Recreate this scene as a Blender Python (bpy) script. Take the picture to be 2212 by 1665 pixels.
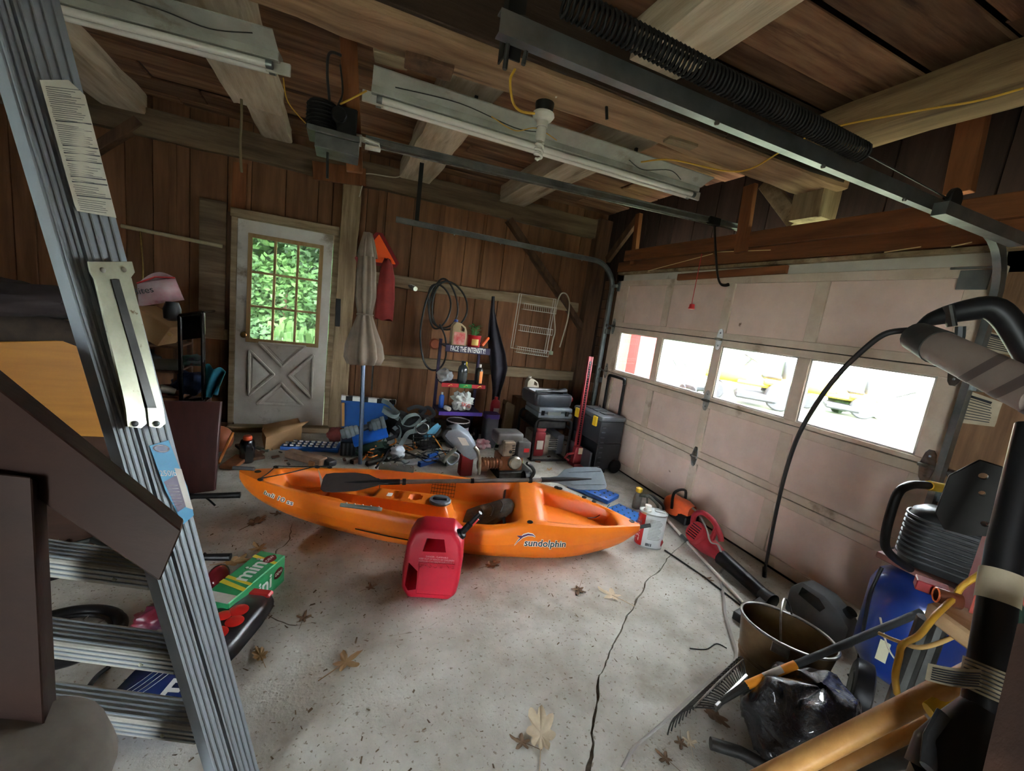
import bpy, bmesh, math, random
from mathutils import Vector, Matrix, noise
from math import sin, cos, pi, radians
V = Vector
random.seed(7)
for o in list(bpy.data.objects): bpy.data.objects.remove(o)
S = bpy.context.scene
COL = S.collection
# ---------------------------------------------------------------- camera
FPX = 905.0; CAMH = 1.57; YAW, PITCH, ROLL = radians(22.97), radians(9.42), radians(7.6)
_R = V((cos(YAW), -sin(YAW), 0)); _F = V((sin(YAW), cos(YAW), 0)); _U = V((0, 0, 1))
CF = _F*cos(PITCH) - _U*sin(PITCH); _u2 = _U*cos(PITCH) + _F*sin(PITCH)
CR = _R*cos(ROLL) + _u2*sin(ROLL); CU = _u2*cos(ROLL) - _R*sin(ROLL)
CO = V((0, 0, CAMH))
cd = bpy.data.cameras.new('camera'); cam = bpy.data.objects.new('camera', cd); COL.objects.link(cam)
cd.sensor_width = 36; cd.lens = 36*FPX/2212; cd.clip_start = 0.02; cd.clip_end = 300
cam.matrix_world = Matrix(((CR.x, CU.x, -CF.x, CO.x), (CR.y, CU.y, -CF.y, CO.y), (CR.z, CU.z, -CF.z, CO.z), (0, 0, 0, 1)))
S.camera = cam
# ---------------------------------------------------------------- light
w = bpy.data.worlds.new('world'); S.world = w; w.use_nodes = True
SKY = w.node_tree.nodes['Background']; SKY.inputs[0].default_value = (0.86, 0.94, 1.0, 1); SKY.inputs[1].default_value = 14.0
S.view_settings.view_transform = 'Standard'; S.view_settings.look = 'None'; S.view_settings.gamma = 1
S.view_settings.use_curve_mapping = False; S.view_settings.exposure = 2.4
# ---------------------------------------------------------------- pixel helpers: a pixel gives a direction, the plane it lies on gives the place
def ray(x, y): return CR*(x-1106) + CU*(832.5-y) + CF*FPX
def P(x, y, ax, v):
    d = ray(x, y); return CO + d*((v-CO[ax])/d[ax])
def fl(x, y, z=0.0): return P(x, y, 2, z)
YB = 5.024; XR = 3.015
def bk(x, y, Y=YB): return P(x, y, 1, Y)
def rt(x, y, X=XR): return P(x, y, 0, X)
def at(x, y, dist): return CO + ray(x, y).normalized()*dist
# ---------------------------------------------------------------- materials
MATS = {}
def _n(nt, t, **k):
    n = nt.nodes.new(t)
    for a, b in k.items(): setattr(n, a, b)
    return n
def mat(name, c, rough=.6, metal=0., c2=None, sc=8., bump=0., stretch=(1, 1, 1), rnd=0., c3=None, sc3=2.5, th3=.55, spec=.5, detail=6., trans=0., alpha=1., emit=0., bsc=None, coat=0., w3=.12, c4=None, sc4=40., th4=.66):
    """procedural surface: c/c2 mixed by noise, c3 as stains, rnd = per-object tint"""
    if name in MATS: return MATS[name]
    m = bpy.data.materials.new(name); m.use_nodes = True; nt = m.node_tree; L = nt.links.new
    b = nt.nodes['Principled BSDF']
    b.inputs['Roughness'].default_value = rough; b.inputs['Metallic'].default_value = metal
    b.inputs['Specular IOR Level'].default_value = spec
    b.inputs['Coat Weight'].default_value = coat
    if trans: b.inputs['Transmission Weight'].default_value = trans
    c = (*c, 1)
    out = None
    tc = _n(nt, 'ShaderNodeTexCoord'); mp = _n(nt, 'ShaderNodeMapping'); mp.inputs['Scale'].default_value = stretch
    L(tc.outputs['Object'], mp.inputs['Vector'])
    oi = _n(nt, 'ShaderNodeObjectInfo')
    if rnd:
        off = _n(nt, 'ShaderNodeVectorMath', operation='ADD'); L(mp.outputs[0], off.inputs[0])
        mul = _n(nt, 'ShaderNodeMath', operation='MULTIPLY'); mul.inputs[1].default_value = 37.; L(oi.outputs['Random'], mul.inputs[0]); L(mul.outputs[0], off.inputs[1])
        vec = off.outputs[0]
    else: vec = mp.outputs[0]
    def nz(s, d=detail, r=.6):
        t = _n(nt, 'ShaderNodeTexNoise'); t.inputs['Scale'].default_value = s; t.inputs['Detail'].default_value = d; t.inputs['Roughness'].default_value = r; L(vec, t.inputs['Vector']); return t
    n1 = None
    if c2 is not None:
        n1 = nz(sc); cr = _n(nt, 'ShaderNodeValToRGB'); cr.color_ramp.elements[0].position = .34; cr.color_ramp.elements[1].position = .66
        cr.color_ramp.elements[0].color = c; cr.color_ramp.elements[1].color = (*c2, 1); L(n1.outputs[0], cr.inputs[0]); out = cr.outputs[0]
    if c3 is not None:
        n3 = nz(sc3, 8., .65); cr = _n(nt, 'ShaderNodeValToRGB'); cr.color_ramp.elements[0].position = th3; cr.color_ramp.elements[1].position = th3+w3; L(n3.outputs[0], cr.inputs[0])
        mx = _n(nt, 'ShaderNodeMix', data_type='RGBA'); L(cr.outputs[0], mx.inputs['Factor'])
        if out: L(out, mx.inputs['A'])
        else: mx.inputs['A'].default_value = c
        mx.inputs['B'].default_value = (*c3, 1); out = mx.outputs['Result']
    if c4 is not None:
        n4 = nz(sc4, 3., .5); cr = _n(nt, 'ShaderNodeValToRGB'); cr.color_ramp.elements[0].position = th4; cr.color_ramp.elements[1].position = th4+.05; L(n4.outputs[0], cr.inputs[0])
        mx = _n(nt, 'ShaderNodeMix', data_type='RGBA'); L(cr.outputs[0], mx.inputs['Factor'])
        if out: L(out, mx.inputs['A'])
        else: mx.inputs['A'].default_value = c
        mx.inputs['B'].default_value = (*c4, 1); out = mx.outputs['Result']
    if rnd:
        hs = _n(nt, 'ShaderNodeHueSaturation'); mr = _n(nt, 'ShaderNodeMapRange'); mr.inputs['To Min'].default_value = 1-rnd; mr.inputs['To Max'].default_value = 1+rnd
        L(oi.outputs['Random'], mr.inputs['Value']); L(mr.outputs[0], hs.inputs['Value'])
        if out: L(out, hs.inputs['Color'])
        else: hs.inputs['Color'].default_value = c
        out = hs.outputs[0]
    if out: L(out, b.inputs['Base Color'])
    else: b.inputs['Base Color'].default_value = c
    if bump:
        nb = nz(bsc or sc*2); bp = _n(nt, 'ShaderNodeBump'); bp.inputs['Strength'].default_value = bump; bp.inputs['Distance'].default_value = .01; L(nb.outputs[0], bp.inputs['Height']); L(bp.outputs[0], b.inputs['Normal'])
    if alpha < 1: b.inputs['Alpha'].default_value = alpha
    MATS[name] = m; return m
def srgb(r, g, b):
    f = lambda v: (v/255/12.92) if v/255 <= .04045 else ((v/255+.055)/1.055)**2.4
    return (f(r), f(g), f(b))
def wood(name, c, c2, axis, rnd=.25, c3=None, rough=.8, bump=.35, th3=.58):
    st = [9., 9., 9.]; st[axis] = .9
    return mat(name, c, rough, 0, c2, 1.6, bump, st, rnd, c3, .7, th3, spec=.25, bsc=3.2)
# ---------------------------------------------------------------- mesh builder
class B:
    def __init__(s, T=None): s.v = []; s.f = []; s.T = T
    def add(s, vs, fs):
        k = len(s.v); s.v += [V(p) if s.T is None else s.T @ V(p) for p in vs]; s.f += [[i+k for i in f] for f in fs]; return s
    def box(s, c, d, R=None):
        c = V(c); x, y, z = d[0]/2, d[1]/2, d[2]/2
        ps = [V((a*x, b*y, e*z)) for e in (-1, 1) for b in (-1, 1) for a in (-1, 1)]
        if R is not None: ps = [R @ p for p in ps]
        return s.hexa([p+c for p in ps])
    def bb(s, x0, x1, y0, y1, z0, z1): return s.box(((x0+x1)/2, (y0+y1)/2, (z0+z1)/2), (abs(x1-x0), abs(y1-y0), abs(z1-z0)))
    def hexa(s, p): return s.add(p, [(0, 2, 3, 1), (4, 5, 7, 6), (0, 1, 5, 4), (2, 6, 7, 3), (0, 4, 6, 2), (1, 3, 7, 5)])
    def bar(s, a, b, w_, h, up=(0, 0, 1), ext=0.):
        a = V(a); b = V(b); d = (b-a).normalized(); a = a-d*ext; b = b+d*ext; u = V(up); x = d.cross(u)
        if x.length < 1e-5: x = d.cross(V((1, 0, 0)))
        x.normalize(); u = x.cross(d); x = x*(w_/2); u = u*(h/2)
        return s.hexa([a-x-u, a+x-u, b-x-u, b+x-u, a-x+u, a+x+u, b-x+u, b+x+u])
    def tube(s, pts, r, n=10, closed=False, cap=True, rs=None, flat=1., up=None):
        pts = [V(p) for p in pts]; N = len(pts); rings = []; prev = V(up) if up else None
        for i in range(N):
            if closed: t = pts[(i+1) % N]-pts[i-1]
            else: t = pts[min(i+1, N-1)]-pts[max(i-1, 0)]
            if t.length < 1e-9: t = V((0, 0, 1))
            t.normalize()
            if prev is None: prev = t.orthogonal()
            q = prev - t*prev.dot(t)
            if q.length < 1e-6: q = t.orthogonal()
            q.normalize(); prev = q; k = t.cross(q); rr = rs[i] if rs else r
            rings.append([pts[i]+(q*cos(2*pi*j/n)+k*sin(2*pi*j/n)*flat)*rr for j in range(n)])
        return s.loft(rings, closed, cap)
    def loft(s, rings, closed=False, cap=True, ring_closed=True):
        n = len(rings[0]); vs = [p for r in rings for p in r]; fs = []; N = len(rings)
        for i in range(N if closed else N-1):
            for j in range(n if ring_closed else n-1):
                a = i*n+j; b_ = i*n+(j+1) % n; c = ((i+1) % N)*n; fs.append((a, b_, c+(j+1) % n, c+j))
        if cap and not closed: fs.append(tuple(range(n-1, -1, -1))); fs.append(tuple((N-1)*n+j for j in range(n)))
        return s.add(vs, fs)
    def lathe(s, prof, n=20, T=None, cap=True):
        T = T or Matrix()
        return s.loft([[T @ V((r*cos(2*pi*j/n), r*sin(2*pi*j/n), z)) for j in range(n)] for r, z in prof], cap=cap)
    def cyl(s, a, b, r, n=14, r2=None): return s.tube([a, b], r, n, rs=[r, r if r2 is None else r2])
    def prism(s, poly, h0, h1, T=None):
        T = T or Matrix(); n = len(poly)
        return s.add([T @ V((x, y, h)) for h in (h0, h1) for x, y in poly], [tuple(range(n-1, -1, -1)), tuple(range(n, 2*n))]+[(i, (i+1) % n, n+(i+1) % n, n+i) for i in range(n)])
    def sph(s, c, r, n=14, m=8):
        r = r if hasattr(r, '__len__') else (r, r, r); c = V(c)
        return s.loft([[c+V((r[0]*sin(a)*cos(2*pi*j/n), r[1]*sin(a)*sin(2*pi*j/n), -r[2]*cos(a))) for j in range(n)] for a in [max(.02, min(pi-.02, pi*i/m)) for i in range(m+1)]])
    def grid(s, fn, nu, nv):
        return s.add([fn(i/nu, j/nv) for i in range(nu+1) for j in range(nv+1)], [(i*(nv+1)+j, (i+1)*(nv+1)+j, (i+1)*(nv+1)+j+1, i*(nv+1)+j+1) for i in range(nu) for j in range(nv)])
def RX(a): return Matrix.Rotation(a, 4, 'X')
def RY(a): return Matrix.Rotation(a, 4, 'Y')
def RZ(a): return Matrix.Rotation(a, 4, 'Z')
def TR(*p): return Matrix.Translation(V(p if len(p) == 3 else p[0]))
def frame(o, x, y): # origin, x axis, approx y axis -> matrix
    x = V(x).normalized(); z = x.cross(V(y)).normalized(); y = z.cross(x)
    return Matrix(((x.x, y.x, z.x, o[0]), (x.y, y.y, z.y, o[1]), (x.z, y.z, z.z, o[2]), (0, 0, 0, 1)))
WM = {}
def tag(o, label=None, cat=None, group=None, kind=None):
    if label: o['label'] = label
    if cat: o['category'] = cat
    if group: o['group'] = group
    if kind: o['kind'] = kind
    return o
def thing(name, label, cat, loc=(0, 0, 0), rz=0., group=None, M=None, kind=None):
    o = bpy.data.objects.new(name, None); COL.objects.link(o); o.empty_display_size = .05
    if M is None: M = TR(V(loc)) @ RZ(rz)
    o.matrix_world = M; WM[o.name] = M.copy()
    return tag(o, label, cat, group, kind)
def inv(o): return WM[o.name].inverted()
def obj(name, b, m, parent=None, label=None, cat=None, group=None, kind=None, ang=35, bev=0., seg=1, sub=0, world=False, split=False, solid=0.):
    """one mesh object. parent None: world coordinates, origin moved to the base; parent: coordinates of the thing (world=True: world ones)"""
    if split:
        par = list(range(len(b.v)))
        def fd(i):
            while par[i] != i: par[i] = par[par[i]]; i = par[i]
            return i
        for f in b.f:
            for k in f[1:]: par[fd(k)] = fd(f[0])
        gs = {}
        for f in b.f: gs.setdefault(fd(f[0]), []).append(f)
        for fs in gs.values():
            ids = sorted({i for f in fs for i in f}); mp = {i: k for k, i in enumerate(ids)}
            q = B(); q.v = [b.v[i].copy() for i in ids]; q.f = [[mp[i] for i in f] for f in fs]
            o = obj(name, q, m, parent, label, cat, group, kind, ang, bev, seg, sub, world, False, solid)
        return o
    vs = b.v
    if parent is not None and world: I = inv(root_of(parent)); vs = [I @ p for p in vs]
    org = V((0, 0, 0))
    if parent is None and vs:
        org = V(((min(p.x for p in vs)+max(p.x for p in vs))/2, (min(p.y for p in vs)+max(p.y for p in vs))/2, min(p.z for p in vs))); vs = [p-org for p in vs]
    me = bpy.data.meshes.new(name); me.from_pydata(vs, [], b.f)
    bm = bmesh.new(); bm.from_mesh(me); bmesh.ops.recalc_face_normals(bm, faces=bm.faces)
    if bev:
        es = [e for e in bm.edges if len(e.link_faces) == 2 and e.calc_face_angle(0) > .6]
        bmesh.ops.bevel(bm, geom=es, offset=bev, segments=seg, profile=.5, affect='EDGES', clamp_overlap=True)
    bm.to_mesh(me); bm.free()
    me.shade_smooth(); me.set_sharp_from_angle(angle=radians(ang))
    if m: me.materials.append(m)
    o = bpy.data.objects.new(name, me); COL.objects.link(o); o.location = org
    if sub: md = o.modifiers.new('s', 'SUBSURF'); md.levels = sub; md.render_levels = sub
    if solid: md = o.modifiers.new('t', 'SOLIDIFY'); md.thickness = solid; md.offset = 0
    if parent is not None: o.parent = parent
    WM[o.name] = Matrix.Translation(org)
    return tag(o, label, cat, group, kind)
def root_of(o):
    while o.parent: o = o.parent
    return o
def text(name, s_, size, m, parent, T, ext=.0008, al='CENTER', world=True, off=0., shear=0., sx=1., fn=None):
    c = bpy.data.curves.new(name, 'FONT'); c.body = s_; c.size = size; c.align_x = al; c.align_y = 'CENTER'; c.extrude = ext; c.offset = off; c.shear = shear; c.resolution_u = 3
    t = bpy.data.objects.new('tmp', c); COL.objects.link(t); bpy.context.view_layer.update()
    me = bpy.data.meshes.new_from_object(t.evaluated_get(bpy.context.evaluated_depsgraph_get())); bpy.data.objects.remove(t)
    M = (T or Matrix()) @ Matrix.Diagonal((sx, 1, 1, 1))
    if parent is not None and world: M = inv(root_of(parent)) @ M
    if fn:
        I = inv(root_of(parent)) if world else Matrix()
        for v in me.vertices: v.co = I @ V(fn(*v.co))
    else: me.transform(M)
    me.materials.clear(); me.materials.append(m); me.name = name
    o = bpy.data.objects.new(name, me); COL.objects.link(o)
    if parent is not None: o.parent = parent
    return o
def dup(root, M, label=None, group=None):
    r = root.copy(); COL.objects.link(r); r.matrix_world = M; WM[r.name] = M.copy()
    if label: r['label'] = label
    if group: r['group'] = group
    for ch in [c for c in bpy.data.objects if c.parent == root]:
        c = ch.copy(); COL.objects.link(c); c.parent = r
        for g in [x for x in bpy.data.objects if x.parent == ch]:
            d = g.copy(); COL.objects.link(d); d.parent = c
    return r
def cut(o, *bs):
    """carve the solids out of the mesh for good"""
    for b in bs:
        A = bpy.data.objects.new('tmp_a', o.data); COL.objects.link(A)
        me = bpy.data.meshes.new('tmp'); me.from_pydata(b.v, [], b.f); bm = bmesh.new(); bm.from_mesh(me); bmesh.ops.recalc_face_normals(bm, faces=bm.faces); bm.to_mesh(me); bm.free()
        C = bpy.data.objects.new('tmp_c', me); COL.objects.link(C)
        md = A.modifiers.new('b', 'BOOLEAN'); md.operation = 'DIFFERENCE'; md.object = C; md.solver = 'EXACT'
        bpy.context.view_layer.update()
        r = bpy.data.meshes.new_from_object(A.evaluated_get(bpy.context.evaluated_depsgraph_get()))
        bpy.data.objects.remove(A); bpy.data.objects.remove(C); nm = o.data.name; o.data = r; r.name = nm
        r.shade_smooth(); r.set_sharp_from_angle(angle=radians(35))
    return o
def bez(ps, n=8, closed=False):
    """Catmull-Rom through the points"""
    ps = [V(p) for p in ps]; N = len(ps); out = []
    for i in range(N if closed else N-1):
        g = lambda k: ps[k % N] if closed else ps[max(0, min(N-1, k))]
        a, b_, c, d = g(i-1), g(i), g(i+1), g(i+2)
        for k in range(n):
            t = k/n; out.append(.5*((2*b_)+(c-a)*t+(2*a-5*b_+4*c-d)*t*t+(3*b_-a-3*c+d)*t**3))
    if not closed: out.append(ps[-1])
    return out
def circ(c, r, ax=(0, 0, 1), n=24, r2=None, a0=0., a1=2*pi, closed=True):
    ax = V(ax).normalized(); q = ax.orthogonal().normalized(); k = ax.cross(q); r2 = r2 or r; N = n if closed else n+1
    return [V(c)+q*cos(a0+(a1-a0)*i/n)*r+k*sin(a0+(a1-a0)*i/n)*r2 for i in range(N)]
def rrect(w_, h, r, n=4):
    out = []
    for cx, cy, a in ((w_/2-r, h/2-r, 0), (-w_/2+r, h/2-r, 90), (-w_/2+r, -h/2+r, 180), (w_/2-r, -h/2+r, 270)):
        for i in range(n+1): t = radians(a+90*i/n); out.append((cx+r*cos(t), cy+r*sin(t)))
    return out
def rough(b, amp, sc=3., seed=0., keep=None):
    for p in b.v:
        d = noise.noise_vector(p*sc+V((seed, seed*1.7, 0)))*amp; p += d
    return b
# ================================================================ STRUCTURE
M_conc = mat('concrete', srgb(200, 198, 189), .85, 0, srgb(164, 159, 147), 3.2, .4, (1, 1, 1), 0, srgb(126, 117, 101), 1.3, .54, bsc=60, spec=.3, w3=.2, c4=srgb(142, 132, 116), sc4=60., th4=.62, detail=10.)
M_dirt = mat('dirt', srgb(70, 60, 48), .95, 0, srgb(110, 98, 80), 30, .5)
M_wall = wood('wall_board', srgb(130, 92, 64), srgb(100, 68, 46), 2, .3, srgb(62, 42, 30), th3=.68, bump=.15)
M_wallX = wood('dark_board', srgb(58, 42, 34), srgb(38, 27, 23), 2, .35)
M_ceil = wood('ceiling_board', srgb(150, 114, 86), srgb(96, 64, 48), 0, .32, srgb(56, 32, 28), th3=.57)
M_hewY = wood('hewn_joist', srgb(206, 190, 168), srgb(166, 146, 122), 1, .1, srgb(104, 82, 64), th3=.6, bump=.8)
M_hewX = wood('hewn_beam', srgb(176, 142, 110), srgb(122, 92, 68), 0, .08, srgb(70, 50, 40), th3=.6, bump=.8)
M_plate = wood('grey_plate', srgb(128, 108, 84), srgb(86, 70, 54), 0, .1, srgb(66, 52, 42), th3=.64, bump=.8)
M_girt = wood('girt', srgb(160, 142, 114), srgb(116, 96, 72), 0, .15, srgb(80, 64, 48), bump=.8)
M_post = wood('post', srgb(156, 136, 106), srgb(112, 92, 68), 2, .1, srgb(76, 58, 42), bump=.8)
M_brn = wood('brown_stud', srgb(140, 88, 54), srgb(104, 62, 38), 2, .15)
M_brnY = wood('brown_header', srgb(132, 82, 50), srgb(92, 56, 36), 1, .15)
M_oldpost = wood('old_post', srgb(106, 78, 58), srgb(70, 50, 38), 2, .2)
M_wdirty = mat('white_paint', srgb(196, 192, 182), .55, 0, srgb(178, 172, 160), 4, .15, (1, 1, 1), 0, srgb(120, 106, 86), 2.6, .6, bsc=20)
M_pink = mat('door_paint', srgb(216, 192, 178), .6, 0, srgb(204, 180, 166), 5, .12, (1, 1, 1), .05, srgb(170, 146, 124), 1.9, .66, bsc=30, c4=srgb(120, 92, 70), sc4=9., th4=.74)
M_pinkf = mat('door_frame_paint', srgb(206, 190, 172), .6, 0, srgb(188, 170, 150), 6, .15, (1, 1, 1), 0, srgb(136, 114, 92), 2.4, .6, bsc=30)
M_glass = mat('glass', (1, 1, 1), .02, trans=1.)
M_galv = mat('galvanised', srgb(150, 156, 156), .42, .9, srgb(118, 124, 124), 6, .05)
M_steel = mat('steel', srgb(170, 170, 168), .35, 1., srgb(120, 116, 108), 14)
M_black = mat('black_metal', srgb(18, 17, 17), .55, .1, srgb(28, 26, 25), 10, spec=.3)
M_brass = mat('brass', srgb(120, 96, 50), .35, .9, srgb(80, 60, 34), 20)
M_trimw = wood('window_trim', srgb(168, 142, 100), srgb(140, 112, 74), 2, .1)

def timber(name, a, b, w_, h, m, parent=None, up=(0, 0, 1), amp=.012, n=9, **k):
    a = V(a); b = V(b); d = (b-a).normalized(); x = d.cross(V(up)).normalized(); u = x.cross(d); rings = []
    for i in range(n+1):
        c = a.lerp(b, i/n); j = noise.noise_vector(c*1.3)*amp*1.2
        rings.append([c+x*(sx*w_/2)+u*(su*h/2)+noise.noise_vector((c+x*sx+u*su)*3.1)*amp+j for sx, su in ((-1, -1), (-.85, -1.03), (.85, -1.03), (1, -1), (1.03, -.8), (1.03, .8), (1, 1), (-1, 1), (-1.03, .8), (-1.03, -.8))])
    bb_ = B(); bb_.loft(rings); return obj(name, bb_, m, parent, world=True, ang=30, **k)
def board(name, a, b, w_, t, m, parent=None, up=(0, 0, 1), bev=.003, **k):
    bb_ = B(); bb_.bar(a, b, w_, t, up); return obj(name, bb_, m, parent, bev=bev, world=True, **k)
def struct(name): return thing(name, None, None, kind='structure')

# ---- floor: two slabs with a jagged joint between them over packed dirt
FX0, FX1, FY0, FY1 = -3.4, 3.3, -4.3, 5.2
flo = struct('floor')
b = B(); b.bb(FX0, FX1, FY0, FY1, -.06, -.014); obj('bed', b, M_dirt, flo, label='dirt showing in the slab joint')
jp = [fl(*p) for p in ((1560, 1112), (1500, 1150), (1452, 1197), (1425, 1232), (1400, 1252), (1372, 1305), (1350, 1343), (1325, 1385), (1308, 1425), (1297, 1462), (1292, 1500), (1283, 1560), (1277, 1620), (1275, 1665))]
jp = [V((FX1, jp[0].y+.25, 0))]+jp; d_ = (jp[-1]-jp[-4]).normalized(); jp.append(jp[-1]+d_*1.2); jp.append(V((jp[-1].x+.3, FY0, 0)))
jp2 = []
for i in range(len(jp)-1):
    for k in range(6):
        p = jp[i].lerp(jp[i+1], k/6); jp2.append(p+noise.noise_vector(p*9)*.016+noise.noise_vector(p*31)*.007)
jp2.append(jp[-1]); jp2[0].x = FX1; jp2[-1].y = FY0
def gap(s): return [(p.x+s*(.004+.013*abs(noise.noise(p*6))), p.y) for p in jp2]
for q, xe in ((gap(-1), FX0), (gap(1), FX1)):
    if xe == FX0: q = [(FX1, FY1), (FX1, q[0][1]+.002)]+q
    b = B(); n_ = len(q)
    b.add([(x, y, 0) for x, y in q]+[(xe, y, 0) for x, y in q]+[(x, y, -.05) for x, y in q], [(i, i+1, n_+i+1, n_+i) for i in range(n_-1)]+[(i, i+1, 2*n_+i+1, 2*n_+i) for i in range(n_-1)])
    obj('slab', b, M_conc, flo, ang=20)
# hairline cracks with dirt in them
for cr_ in ([(632, 1130), (628, 1148), (625, 1166), (612, 1180), (598, 1190), (592, 1205)], [(575, 1325), (610, 1345), (640, 1352), (690, 1340)], [(850, 1372), (905, 1362), (950, 1340)]):
    pts = [fl(*p)+V((0, 0, .001)) for p in cr_]; pts = bez(pts, 4)
    pts = [p+V((noise.noise(p*20)*.012, noise.noise(p*20+V((5, 0, 0)))*.012, 0)) for p in pts]
    b = B(); n_ = len(pts); vs = []
    for i, p in enumerate(pts):
        w_ = .006*(1-abs(2*i/n_-1)*.8)*(.6+abs(noise.noise(p*13))); vs += [p+V((-w_, -w_*.3, 0)), p+V((w_, w_*.3, 0))]
    b.add(vs, [(2*i, 2*i+1, 2*i+3, 2*i+2) for i in range(n_-1)]); obj('crack', b, M_dirt, flo)

# ---- back wall: vertical boards, each its own piece
wb = struct('wall_back')
YW = 5.105
x = -3.3
while x < 3.2:
    w_ = random.choice([.14, .2, .25, .28, .3, .33]); x1 = x+w_-.006; y0 = YW+random.uniform(-.006, .008)
    segs = [(0, 3.3)]
    if x1 > -1.02 and x < -.08: segs = [(2.2, 3.3)]
    for z0, z1 in segs:
        b = B(); b.bb(x, x1, y0, y0+.024, z0, z1); obj('board', b, M_wall, wb, bev=.003)
    x += w_
for x in (-1.55, .3, .98, 1.55, 2.1, 2.62):     # battens over joints
    b = B(); b.bb(x, x+.06, YW-.022, YW-.005, 1.86, 2.72); obj('batten', b, M_wall, wb, bev=.003)
b = B(); b.bb(-3.4, -1.02, YW+.03, YW+.05, -.1, 3.3); b.bb(-.08, 3.3, YW+.03, YW+.05, -.1, 3.3); b.bb(-1.02, -.08, YW+.03, YW+.05, 2.2, 3.3); obj('sheathing', b, M_wallX, wb)
timber('wall_plate', (-2.9, 5.1, 2.83), (3.09, 5.1, 2.83), .16, .235, M_plate, wb, amp=.016, n=22)
timber('post', (.03, 5.09, 0), (.03, 5.09, 2.72), .175, .15, M_post, wb, up=(0, 1, 0), amp=.014, n=14)
timber('girt', (.13, 5.075, 1.785), (2.95, 5.075, 1.785), .07, .125, M_girt, wb, amp=.016, n=16)
timber('girt', (.13, 5.07, .86), (3.08, 5.07, .85), .09, .125, M_girt, wb, amp=.016, n=16)
timber('girt', (-3.2, 5.08, 1.02), (-1.06, 5.08, 1.0), .06, .1, M_girt, wb, amp=.01)
timber('brace', bk(1100, 480)+V((0, .03, .03)), bk(1262, 715)+V((0, .03, 0)), .07, .13, M_oldpost, wb, up=(0, 1, 0), amp=.008)
timber('corner_post', (3.13, 5.07, 0), (3.13, 5.07, 2.95), .2, .2, M_oldpost, wb, up=(0, 1, 0), n=14)
timber('brace', bk(200, 325)+V((-.06, .03, -.05)), bk(285, 262)+V((.05, .03, .02)), .07, .12, M_oldpost, wb, up=(0, 1, 0), amp=.008)
board('ledger', bk(676, 370)+V((0, -.04, 0)), bk(790, 386)+V((0, -.04, 0)), .04, .17, M_brn, wb)
b = B(); q = [bk(*p, 5.09) for p in ((505, 350), (535, 355), (530, 462), (500, 455))]; b.add(q+[p+V((0, -.02, 0)) for p in q], [(0, 1, 2, 3), (7, 6, 5, 4), (0, 4, 5, 1), (1, 5, 6, 2), (2, 6, 7, 3), (3, 7, 4, 0)]); obj('patch_board', b, M_brn, wb)
b = B(); b.bar((1.02, 5.05, .04), (3.0, 5.05, .04), .1, .08); b.bar((-3.2, 5.06, .04), (-.98, 5.06, .04), .08, .08); obj('sill', b, M_oldpost, wb)

# ---- entry door (door_1)
d1 = struct('door_1')
X0, X1, Z0, Z1, YD = -.985, -.125, .065, 2.15, 5.03
wx0, wx1 = bk(541, 620, YD).x, bk(687, 640, YD).x; wz0, wz1 = bk(607, 738, YD).z, bk(618, 523, YD).z
b = B(); t = .042
b.bb(X0, wx0, YD, YD+t, Z0, Z1); b.bb(wx1, X1, YD, YD+t, Z0, Z1); b.bb(wx0, wx1, YD, YD+t, Z0, wz0); b.bb(wx0, wx1, YD, YD+t, wz1, Z1)
ds = obj('door_slab', b, M_wdirty, d1)
b = B(); e = .03
for x0, x1, z0, z1 in ((wx0-e, wx1+e, wz1-.01, wz1+e), (wx0-e, wx1+e, wz0-e, wz0+.01), (wx0-e, wx0+.01, wz0, wz1), (wx1-.01, wx1+e, wz0, wz1)): b.bb(x0, x1, YD-.012, YD+.0, z0, z1)
obj('window_frame', b, M_trimw, ds, bev=.003)
pw, ph = (wx1-wx0)/3, (wz1-wz0)/3
for i in (1, 2):
    b = B(); b.bb(wx0+pw*i-.011, wx0+pw*i+.011, YD-.004, YD+.03, wz0, wz1); obj('muntin', b, M_trimw, ds)
    b = B(); b.bb(wx0, wx1, YD-.002, YD+.028, wz0+ph*i-.011, wz0+ph*i+.011); obj('muntin', b, M_trimw, ds)
for i in range(3):
    for j in range(3):
        b = B(); b.bb(wx0+pw*i+.011, wx0+pw*(i+1)-.011, YD+.012, YD+.015, wz0+ph*j+.011, wz0+ph*(j+1)-.011); obj('pane', b, M_glass, ds)
cx, cz = (X0+X1)/2, .62
hx, hz = .30, .33
for tri in (((-.22, hz), (.22, hz), (0, .09)), ((-.22, -hz), (.22, -hz), (0, -.09)), ((-hx, -.24), (-hx, .24), (-.07, 0)), ((hx, -.24), (hx, .24), (.07, 0))):
    ps = [V((cx+x, YD-.004, cz+z)) for x, z in tri]; ce = sum(ps, V())/3
    b = B()
    for i in range(3): b.bar(ps[i], ps[(i+1) % 3], .022, .03, (0, 1, 0), .004)
    b.add([ce+(p-ce)*.62+V((0, -.003, 0)) for p in ps]+[ce+(p-ce)*.74+V((0, .006, 0)) for p in ps], [(0, 1, 2), (0, 3, 4, 1), (1, 4, 5, 2), (2, 5, 3, 0)])
    obj('raised_panel', b, M_wdirty, ds, bev=.004)
b = B(); b.lathe([(.03, 0), (.03, .006), (.012, .01), (.012, .035), (.026, .042), (.03, .056), (.024, .07), (.004, .074)], 18, TR(X0+.08, YD, 1.02) @ RX(pi/2)); obj('knob', b, M_brass, ds, label='tarnished brass door knob')
fr = B(); fr.bb(X0-.055, X0-.004, 5.02, 5.1, 0, 2.2); fr.bb(X1+.004, X1+.07, 5.045, 5.14, 0, 2.2); fr.bb(X0-.06, X1+.05, 5.0, 5.1, Z1+.006, Z1+.09); obj('door_frame', fr, M_girt, d1, bev=.004)
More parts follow.
